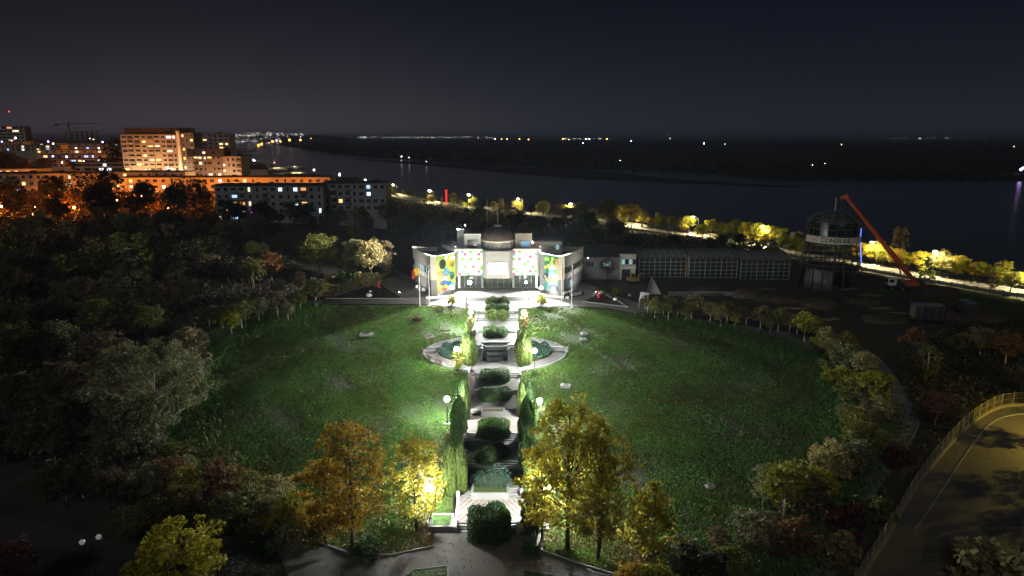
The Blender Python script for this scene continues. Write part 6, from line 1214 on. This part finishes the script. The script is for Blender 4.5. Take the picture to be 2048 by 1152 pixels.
rt = [(783, 8, 'bush', 'gold', -11, 'small golden'), (806, 5, 'poplar', 'gold', 3, 'narrow yellow'), (818, 6, 'broad', 'brown', 3, 'brownish'), (830, 5, 'poplar', 'gold', 3, 'slim golden'), (850, 5, 'broad', 'olive', -12, 'olive'), (860, 6, 'broad', 'straw', 3, 'straw'), (884, 5, 'poplar', 'gold', 3, 'thin yellow'), (903, 5, 'poplar', 'gold', 3, 'slender yellow'), (921, 5, 'broad', 'brown', 3, 'bare brown'), (930, 4, 'bush', 'lime', 3, 'bushy lime'), (942, 6, 'broad', 'straw', 3, 'pale straw'), (974, 9, 'broad', 'dark', -12, 'black-green'), (1003, 8, 'tall', 'straw', 3, 'tall pale'), (1062, 8, 'broad', 'dark', -14, 'nearly black'), (1088, 10, 'broad', 'lime', -12, 'bright yellow round'), (1118, 10, 'broad', 'brown', -14, 'dim brown'), (1135, 9, 'broad', 'lime', -4, 'lime green'), (1165, 12, 'broad', 'brown', -13, 'brown speckled'), (1187, 7, 'tall', 'lime', 3, 'small amber'), (1215, 15, 'broad', 'olive', -13, 'tall olive'), (1238, 12, 'broad', 'gold', -8, 'big golden'), (1262, 14, 'broad', 'gold', -13, 'broad golden'), (1285, 9, 'broad', 'brown', 3, 'reddish brown'), (1314, 9, 'poplar', 'gold', 3, 'columnar golden'), (1342, 8, 'tall', 'lime', 3, 'thin amber'), (1368, 8, 'tall', 'amber', 3, 'orange pointed'), (1405, 8, 'broad', 'lime', -12, 'yellow-green'), (1438, 9, 'broad', 'lime', -8, 'orange round'), (1470, 10, 'broad', 'lime', 3, 'yellowish'), (1492, 10, 'broad', 'gold', 3, 'gold-green'), (1515, 10, 'broad', 'lime', 3, 'bright lime'), (1540, 10, 'broad', 'gold', 3, 'glowing yellow'), (1562, 9, 'tall', 'lime', 3, 'upright lime'), (1592, 9, 'broad', 'pale', 3, 'pale round'), (1640, 8, 'broad', 'olive', 3, 'half-hidden olive'), (1715, 8, 'broad', 'amber', 3, 'orange leafy'), (1740, 8, 'broad', 'gold', 3, 'gold leafy'), (1765, 8, 'broad', 'lime', 3, 'dense orange'), (1790, 8, 'broad', 'amber', 3, 'low orange'), (1812, 7, 'broad', 'gold', 3, 'last orange'), (1850, 9, 'cone', 'thuja', -10, 'conifer-shaped green'), (1898, 8, 'broad', 'straw', 3, 'straw-coloured'), (1925, 7, 'broad', 'lime', 3, 'reddish orange'), (1945, 7, 'broad', 'amber', 3, 'rounded amber'), (1985, 5, 'tall', 'brown', -10, 'dim bare'), (2020, 7, 'broad', 'olive', -8, 'leafy olive'), (2045, 6, 'broad', 'lime', 3, 'edge-of-frame lime')]
for px, h, kind, col, off, ad_ in rt:
    p = on_bank(px, off); p.z = T(p.x, p.y)
    tree('riverside_tree', p, h, kind, col, f'{ad_} tree beside the lit river road', wide=1.15, group='trees along the river road')
r7 = random.Random(4)
for k in range(30):
    px = 786+k*42+r7.uniform(-10, 10); p = on_bank(px, r7.choice((3.4, 4.0, -10.8))); p.z = T(p.x, p.y); tree('riverside_tree', p, r7.uniform(6, 9.5), r7.choice(('broad', 'tall', 'broad')), r7.choice(('lime', 'lime', 'lime', 'gold', 'straw')), f'{NTH[k]} yellow-lit promenade tree from the left in the outer promenade row', wide=1.3, group='yellow-lit promenade trees')
for k in range(26):
    px = 1000+k*40+r7.uniform(-8, 8); p = on_bank(px, r7.choice((3.2, 4.4))); p.z = T(p.x, p.y); tree('riverside_tree', p, r7.uniform(5, 8), r7.choice(('broad', 'tall')), r7.choice(('lime', 'gold', 'lime')), f'{NTH[k]} low yellow tree from the left in the inner promenade row', wide=1.4, group='inner row of promenade trees')
for px, lab in ((1789, 'left one of the two dark poplars on the far river bank'), (1799, 'right one of the two dark poplars on the far river bank')):
    p = on_bank(px, 14); tree('poplar_tree', (p.x, p.y, -10.5), 16.5, 'poplar', 'brown', lab, wide=.8)
for k, (px, py) in enumerate(((520, 340), (545, 352), (620, 352), (665, 360), (580, 344))): tree('riverside_tree', (lambda q_: (q_.x, q_.y, T(q_.x, q_.y)))(on_bank(px, -14)), 8, 'broad', ['lime', 'gold', 'straw', 'pale', 'olive'][k], f'{["lime", "golden", "straw", "pale", "olive"][k]} tree between the dark-roofed riverside houses', wide=1.3)
# post and rail fence along the landward side of the road
fe = empty('road_fence', (0, 0, 0), label='dark post and rail fence between the grass slope and river road', cat='fence'); ln = offset(bank, -13.0); pts = []
for i in range(len(ln)-1):
    if not 175 < ln[i].y < 330: continue
    n = 4
    for j in range(n): q_ = ln[i].lerp(ln[i+1], j/n); pts.append((q_.x, q_.y, T(q_.x, q_.y)))
pmh = MB().box((0, 0, .95), (.16, .16, 2.1), DMETAL).mesh('post')
for p in pts: put('post', pmh, fe, p)
for zz in (.5, 1.8): MB().tube([(p[0], p[1], p[2]+zz) for p in pts], .05, DMETAL, 4).build('rail', fe)
# ---------------------------------------------------------------- curved mesh fence by the lit road, lower right
fe = empty('mesh_fence', (0, 0, 0), label='curved metal mesh fence on a low pale wall at the lower right', cat='fence'); FMt = mat('fence_metal', (.36, .32, .19), .5, .3); ribbon('base_wall', roadR, .3, .35, mat('fence_wall', (.36, .31, .20), .8, noise=(1, .6)), parent=fe)
pmh = MB().tube([(0, 0, .2), (0, 0, 2.1)], .06, FMt, 5).mesh('post'); q2 = []; acc = 0
for i in range(len(roadR)-1):
    a, c = roadR[i], roadR[i+1]; L = (c-a).length; n = max(1, int(round(L/.25)))
    q2 += [a.lerp(c, j/n) for j in range(n)]
for i in range(0, len(q2)-8, 8):
    p, p2_ = q2[i], q2[i+8]; put('post', pmh, fe, (p.x, p.y, T(p.x, p.y)))
    mb = MB(); A, C2 = Vector((p.x, p.y, T(p.x, p.y))), Vector((p2_.x, p2_.y, T(p2_.x, p2_.y)))
    for k in range(9): o_ = A.lerp(C2, k/9); mb.tube([o_+Vector((0, 0, .35)), o_+Vector((0, 0, 1.95))], .012, FMt, 3, False)
    for zz in (.4, 1.15, 1.95): mb.tube([A+Vector((0, 0, zz)), C2+Vector((0, 0, zz))], .025, FMt, 3, False)
    mb.build('mesh_panel', fe)
YL = glow('yellow_lamp_glow', (1, .74, .12), 4300)
p = G(2260, 930); e = empty('street_lamp', (p.x, p.y, T(p.x, p.y)), label='yellow street lamp just outside the right frame edge lighting the road', cat='street lamp'); put('post', MB().tube([(0, 0, 0), (0, 0, 6.5), (-.8, 0, 7)], [.12, .08, .06], METAL, 6).mesh('post'), e); MB().box((-1.1, 0, 6.95), (.7, .3, .1), YL).build('lamp_head', e)
for k, (px, py, h) in enumerate(((2110, 900, 6), (2125, 950, 6), (2115, 1000, 6.5), (2130, 1050, 6), (2110, 1100, 5), (2150, 870, 6))): q_ = G(px, py); tree('roadside_tree', q_, h, 'tall', 'olive', f'{NTH[k]} roadside tree at the right frame edge whose shadow crosses the road', wide=.9)
scatter('fallen_leaves', [(p.x, p.y) for p in roadR]+[(roadR[-1].x+12, roadR[-1].y-3), (roadR[0].x+6, roadR[0].y-6)], 1500, .16, FALL, 'dry leaves scattered over the lit road at lower right', 'leaves', .05)
# ================================================================ FAR SHORE LIGHTS
hl = [AT(330, 272, 8200), AT(420, 268, 8200), AT(520, 267, 8200), AT(570, 273, 8200), AT(600, 280, 8200)]; vs = [(q_.x, q_.y, -12) for q_ in hl]+[(q_.x, q_.y+300, q_.z) for q_ in hl]+[(q_.x, q_.y+3000, q_.z-10) for q_ in hl]
put('hills', fast_mesh('hills', vs, [(i, i+1, 6+i, 5+i) for i in range(4)]+[(5+i, 6+i, 11+i, 10+i) for i in range(4)], FARM, smooth=True), kind='structure')
FC = {'w': glow('far_white', (.85, .92, 1), 9.24, False), 'o': glow('far_orange', (1, .36, .05), 18.9, False), 'b': glow('far_blue', (.35, .45, 1), 10.5, False), 'y': glow('far_yellow', (1, .75, .4), 9.24, False), 'g': glow('far_green', (.4, .9, .8), 5.88, False), 'p': glow('far_purple', (.6, .3, 1), 9.24, False)}
def lights(name, items, label, kind=None):
    mb = MB()
    for px, py, c, r_ in items:
        Yd = 8000 if py < 281 else min(8000, P(px, py, -6).y); a = AT(px, py, Yd); rr_ = r_*Yd/F*.5; mb.ball(a, rr_, FC[c], 6, 4); mb.tube([a, (a.x, a.y, -11)], rr_*.12, DMETAL, 3, False)
    return mb.build(name, None, kind='stuff', label=label, cat='lights')
r5 = random.Random(9); it = []
for k in range(110): px = r5.uniform(436, 612); it.append((px, 264+abs(px-525)*.05+r5.uniform(0, 7), r5.choice('wwwwyyb'), r5.uniform(.35, .9)))
for k in range(60): it.append((r5.uniform(455, 560), r5.uniform(273, 287), r5.choice('wwyob'), r5.uniform(.35, .8)))
lights('town_lights', it, 'dense band of small white lights of the distant town on the left')
lights('town_lights', [(r5.uniform(716, 985), 273.5+r5.uniform(0, 2.5), r5.choice('wwyyg'), r5.uniform(.3, .75)) for _ in range(80)], 'thin line of small lights along the far horizon at centre')
lights('town_lights', [(r5.uniform(1120, 1230), 276.5+r5.uniform(0, 1.5), r5.choice('wwyo'), r5.uniform(.3, .7)) for _ in range(26)]+[(r5.uniform(1690, 2048), 276+r5.uniform(0, 1.5), r5.choice('wy'), r5.uniform(.25, .45)) for _ in range(26)], 'sparse faint lights along the far horizon at right')
def farlamp(px, py, c, r_, label, Yd=None):
    Yd = Yd or (7500 if py < 281 else min(7500, P(px, py, -4).y)); a = AT(px, py, Yd); rr_ = r_*Yd/F; e = empty('far_lamp', (a.x, a.y, -11), label=label, cat='lamp', group='single lamps on the far shore')
    MB().tube([(0, 0, 0), (0, 0, a.z+11-rr_)], rr_*.15, DMETAL, 4).build('mast', e); MB().ball((0, 0, a.z+11), rr_, FC[c], 8, 6).build('lamp_head', e)
for k, (px, py, c, r_) in enumerate(sorted(((463, 284, 'b', 1.6), (470, 281, 'w', 1.3), (485, 283, 'w', 1.2), (517, 290, 'o', 2.2), (523, 288, 'o', 2.0), (545, 283, 'o', 2.4), (553, 281, 'b', 2.6), (561, 283, 'o', 1.8), (579, 280, 'o', 2.6), (601, 280, 'o', 2.2), (622, 277, 'o', 1.0), (990, 278, 'w', 1.4), (1003, 278, 'o', 1.2), (1014, 278, 'y', 1.3), (1039, 278, 'o', 1.4), (1057, 279, 'o', 1.5), (1126, 278, 'o', 1.4), (1138, 279, 'y', 1.3), (1172, 278, 'w', 1.5), (1179, 278, 'y', 1.4), (1214, 278, 'o', 1.6), (1166, 286, 'b', 1.6), (1262, 282, 'w', 1.2), (1340, 277, 'w', .9), (1408, 287, 'w', 2.0), (1450, 288, 'w', .8), (1683, 289, 'y', 1.0), (1840, 277, 'w', 1.0), (2028, 293, 'y', .9), (2042, 339, 'p', 4.0), (2046, 336, 'w', 3.0), (803, 313, 'w', 1.6), (818, 315, 'y', 1.2), (853, 323, 'w', .8), (1240, 321, 'w', .9), (1625, 330, 'y', 1.0), (1614, 330, 'o', 1.2), (1650, 327, 'y', .9)))):
    farlamp(px, py, c, r_*.62, f'{NTH[k]} single {dict(w="white", o="orange", b="bluish", y="yellow", g="green", p="violet")[c]} lamp on the far shore, counted from the left')
# white and violet street lights of the town itself
for k, (px, py, Yd, c, r_) in enumerate(sorted(((390, 273, 515, 'p', 2.2), (40, 276, 880, 'w', 2.4), (105, 283, 870, 'p', 2.0), (115, 287, 860, 'y', 1.8), (213, 284, 850, 'p', 2.2), (350, 335, 360, 'b', 2.4), (119, 312, 560, 'b', 2.2), (146, 313, 560, 'b', 2.6), (208, 296, 640, 'b', 2.0), (14, 283, 815, 'b', 1.6), (181, 322, 500, 'w', 1.6), (187, 277, 990, 'y', 1.0), (194, 279, 990, 'y', 1.0), (97, 410, 285, 'y', 1.0)))):
    a = AT(px, py, Yd); zb = T(a.x, Yd); e = empty('street_light', (a.x, Yd-8, zb), label=f'{NTH[k]} small {dict(w="white", o="orange", b="blue", y="cream", p="violet")[c]} street light from the left among those scattered over the town', cat='street light', group='small street lights over the town'); MB().tube([(0, 0, -1), (0, 0, a.z-zb)], .1, DMETAL, 5).build('post', e); MB().ball((0, -.2, a.z-zb), r_*.7*Yd/F, FC[c], 8, 6).build('lamp_head', e)
# far shore woods: dark tree mass along the water's edge
n = 9000; seg = rng.integers(3, len(shore)-1, n); tt = rng.uniform(0, 1, n); bx = np.array([p.x for p in shore]); by_ = np.array([p.y for p in shore]); xx = bx[seg-1]+(bx[seg]-bx[seg-1])*tt; yy = by_[seg-1]+(by_[seg]-by_[seg-1])*tt; back = rng.uniform(0, 1, n)**1.5*400; sc_ = (yy/1200)
V, Fq = quads(np.stack([xx, yy+8+back, -10+rng.uniform(0, 1, n)*rng.uniform(3, 11, n)*np.minimum(sc_, 1.6)], -1), 1.0, rng); ctr = V.reshape(-1, 4, 3).mean(1, keepdims=True); V = ((V.reshape(-1, 4, 3)-ctr)*(4.5*np.minimum(np.repeat(sc_[:, None, None], 4, 1), 2))+ctr).reshape(-1, 3)
put('far_woods', fast_mesh('far_woods', V, Fq, mat('far_woods_leaf', (.022, .022, .018), .95)), kind='stuff', label='dark low woods along the far river shore', cat='woods')
# ================================================================ PEOPLE
SKIN = mat('skin', (.50, .32, .24), .6)
def person(loc, rz, joints, rad, edges, cols, label, hair=(.04, .03, .025)):
    """one skinned body from a joint graph; colours by joint"""
    me = bpy.data.meshes.new('person'); names = list(joints); me.from_pydata([joints[n] for n in names], [(names.index(a), names.index(b)) for a, b in edges], []); o = bpy.data.objects.new('person', me); sc.collection.objects.link(o)
    md = o.modifiers.new('skin', 'SKIN'); ly = me.skin_vertices[0].data
    for i, n in enumerate(names): r_ = rad.get(n.rstrip('LR'), .05); ly[i].radius = (r_, r_) if isinstance(r_, float) else r_; ly[i].use_root = (n == 'pelvis')
    ss = o.modifiers.new('sub', 'SUBSURF'); ss.levels = 1; dg = bpy.context.evaluated_depsgraph_get(); m2 = bpy.data.meshes.new_from_object(o.evaluated_get(dg)); bpy.data.objects.remove(o)
    mats = [SKIN, mat(label[:18]+'_top', cols[0], .8), mat(label[:18]+'_legs', cols[1], .8), mat(label[:18]+'_shoe', (.04, .04, .04), .6)]
    m2.materials.clear(); [m2.materials.append(m) for m in mats]; J = {n: Vector(joints[n]) for n in names}; grp = {}
    for n in names:
        b_ = n.rstrip('LR'); grp[n] = 1 if b_ in ('chest', 'spine', 'shoulder', 'elbow') else 2 if b_ in ('pelvis', 'hip', 'knee', 'ankle') else 3 if b_ in ('toe',) else 0
    for p_ in m2.polygons: c = Vector(p_.center); p_.material_index = grp[min(names, key=lambda n: (J[n]-c).length)]; p_.use_smooth = True
    e = put('person', m2, None, loc, rz, label=label, cat='person'); h = J['head']
    MB().ball((h.x, h.y+.025, h.z+.035), (.098, .105, .115), mat('hair_'+label[:8], hair, .8), 10, 7).build('hair', e, True)
    return e
RAD = {'pelvis': .15, 'spine': .13, 'chest': .15, 'neck': .055, 'head': .10, 'nose': .02, 'shoulder': .065, 'elbow': .048, 'wrist': .033, 'palm': .036, 'hip': .09, 'knee': .062, 'ankle': .045, 'toe': .04}
def body(pose):
    J = dict(pelvis=(0, 0, .95), spine=(0, 0, 1.12), chest=(0, 0, 1.34), neck=(0, 0, 1.50), head=(0, -.02, 1.64), nose=(0, -.13, 1.63)); E = [('pelvis', 'spine'), ('spine', 'chest'), ('chest', 'neck'), ('neck', 'head'), ('head', 'nose')]
    st, sit = pose.get('stride', .12), pose.get('sit', False)
    for s, n in ((-1, 'L'), (1, 'R')):
        J['shoulder'+n] = (s*.19, 0, 1.42)
        if sit: J['elbow'+n] = (s*.26, -.08, 1.16); J['wrist'+n] = (s*.16, -.30, 1.06); J['palm'+n] = (s*.14, -.37, 1.05)
        else: J['elbow'+n] = (s*.25, s*st*.4+.03, 1.14); J['wrist'+n] = (s*.25, s*st*.9-.08, .92); J['palm'+n] = (s*.25, s*st*.9-.10, .85)
        J['hip'+n] = (s*.10, 0, .90)
        if sit: J['knee'+n] = (s*.13, -.44, .95-.03); J['ankle'+n] = (s*.14, -.42-pose.get('out', 0), .50+.1*pose.get('out', 0)); J['toe'+n] = (s*.15, -.58-pose.get('out', 0), .47)
        else: J['knee'+n] = (s*.11, -s*st*.6-.03, .50); J['ankle'+n] = (s*.11, -s*st*1.3, .09); J['toe'+n] = (s*.12, -s*st*1.3-.15, .04)
        px_, py_, pz_ = J['palm'+n]
        for k, (dx, dy, dz) in enumerate(((-.03, -.02, -.085), (-.01, -.025, -.10), (.01, -.02, -.095), (.03, -.01, -.075), (-.045*s, -.05, -.03))):
            if sit: dy, dz = dz, dy
            J[f'finger{k}'+n] = (px_+dx, py_+dy, pz_+dz); E.append(('palm'+n, f'finger{k}'+n))
        E += [('chest', 'shoulder'+n), ('shoulder'+n, 'elbow'+n), ('elbow'+n, 'wrist'+n), ('wrist'+n, 'palm'+n), ('pelvis', 'hip'+n), ('hip'+n, 'knee'+n), ('knee'+n, 'ankle'+n), ('ankle'+n, 'toe'+n)]
    return J, E
for k in range(5): RAD[f'finger{k}'] = .010
def add_person(px, py, zb, rz, pose, cols, label, hair=(.04, .03, .025)):
    J, E = body(pose); p = P(px, py, zb); person((p.x, p.y, zb-(.47-.02 if pose.get('sit') else 0)), rz, J, RAD, E, cols, label, hair)
zs = 3.3
add_person(944, 758, 3.45, .15, {'stride': .16}, ((.05, .04, .05), (.35, .33, .33)), 'person in dark top descending the left side of the stairs')
add_person(946, 773, 3.31, .0, {'stride': .14}, ((.42, .22, .22), (.11, .11, .08)), 'person in pinkish top and olive trousers walking just ahead on stairs')
for px, cols, lab, o_, hr in ((1036, ((.30, .28, .27), (.50, .26, .20)), 'seated person with pink legs at the stair end of the planter', .0, (.12, .09, .06)), (1044, ((.48, .42, .12), (.04, .04, .05)), 'person in a yellow top sitting on the planter edge', .05, (.03, .02, .02)), (1055, ((.035, .02, .03), (.02, .02, .025)), 'person dressed in black sitting on the planter edge', .0, (.03, .02, .02)), (1067, ((.45, .44, .48), (.62, .60, .56)), 'person in white trousers sitting with legs stretched out', .22, (.05, .03, .02))):
    J, E = body({'sit': True, 'out': o_}); q_ = AT(px, 1066, 61.45); person((q_.x, 61.42, .03-.45), 0, J, RAD, E, cols, lab, hr)

# ================================================================ AIR: thin mist added to halo the lamps in place of lens bloom
hz = MB().box((0, 0, 0), (1, 1, 1), mat('mist_placeholder', (.5, .5, .5))).build('haze', None, kind='stuff', label='thin mist added over park, town and river to halo the lamps', cat='haze')
hm = bpy.data.materials.new('halo_mist'); hm.use_nodes = True; t = hm.node_tree; t.nodes.remove(t.nodes['Principled BSDF']); pv = t.nodes.new('ShaderNodeVolumePrincipled'); pv.inputs['Color'].default_value = (.70, .82, 1, 1); pv.inputs['Density'].default_value = HAZE; pv.inputs['Anisotropy'].default_value = .3
t.links.new(pv.outputs[0], t.nodes['Material Output'].inputs['Volume']); hz.data.materials.clear(); hz.data.materials.append(hm)
hz.location = (0, 22000, 60); hz.scale = (90000, 46000, 170)
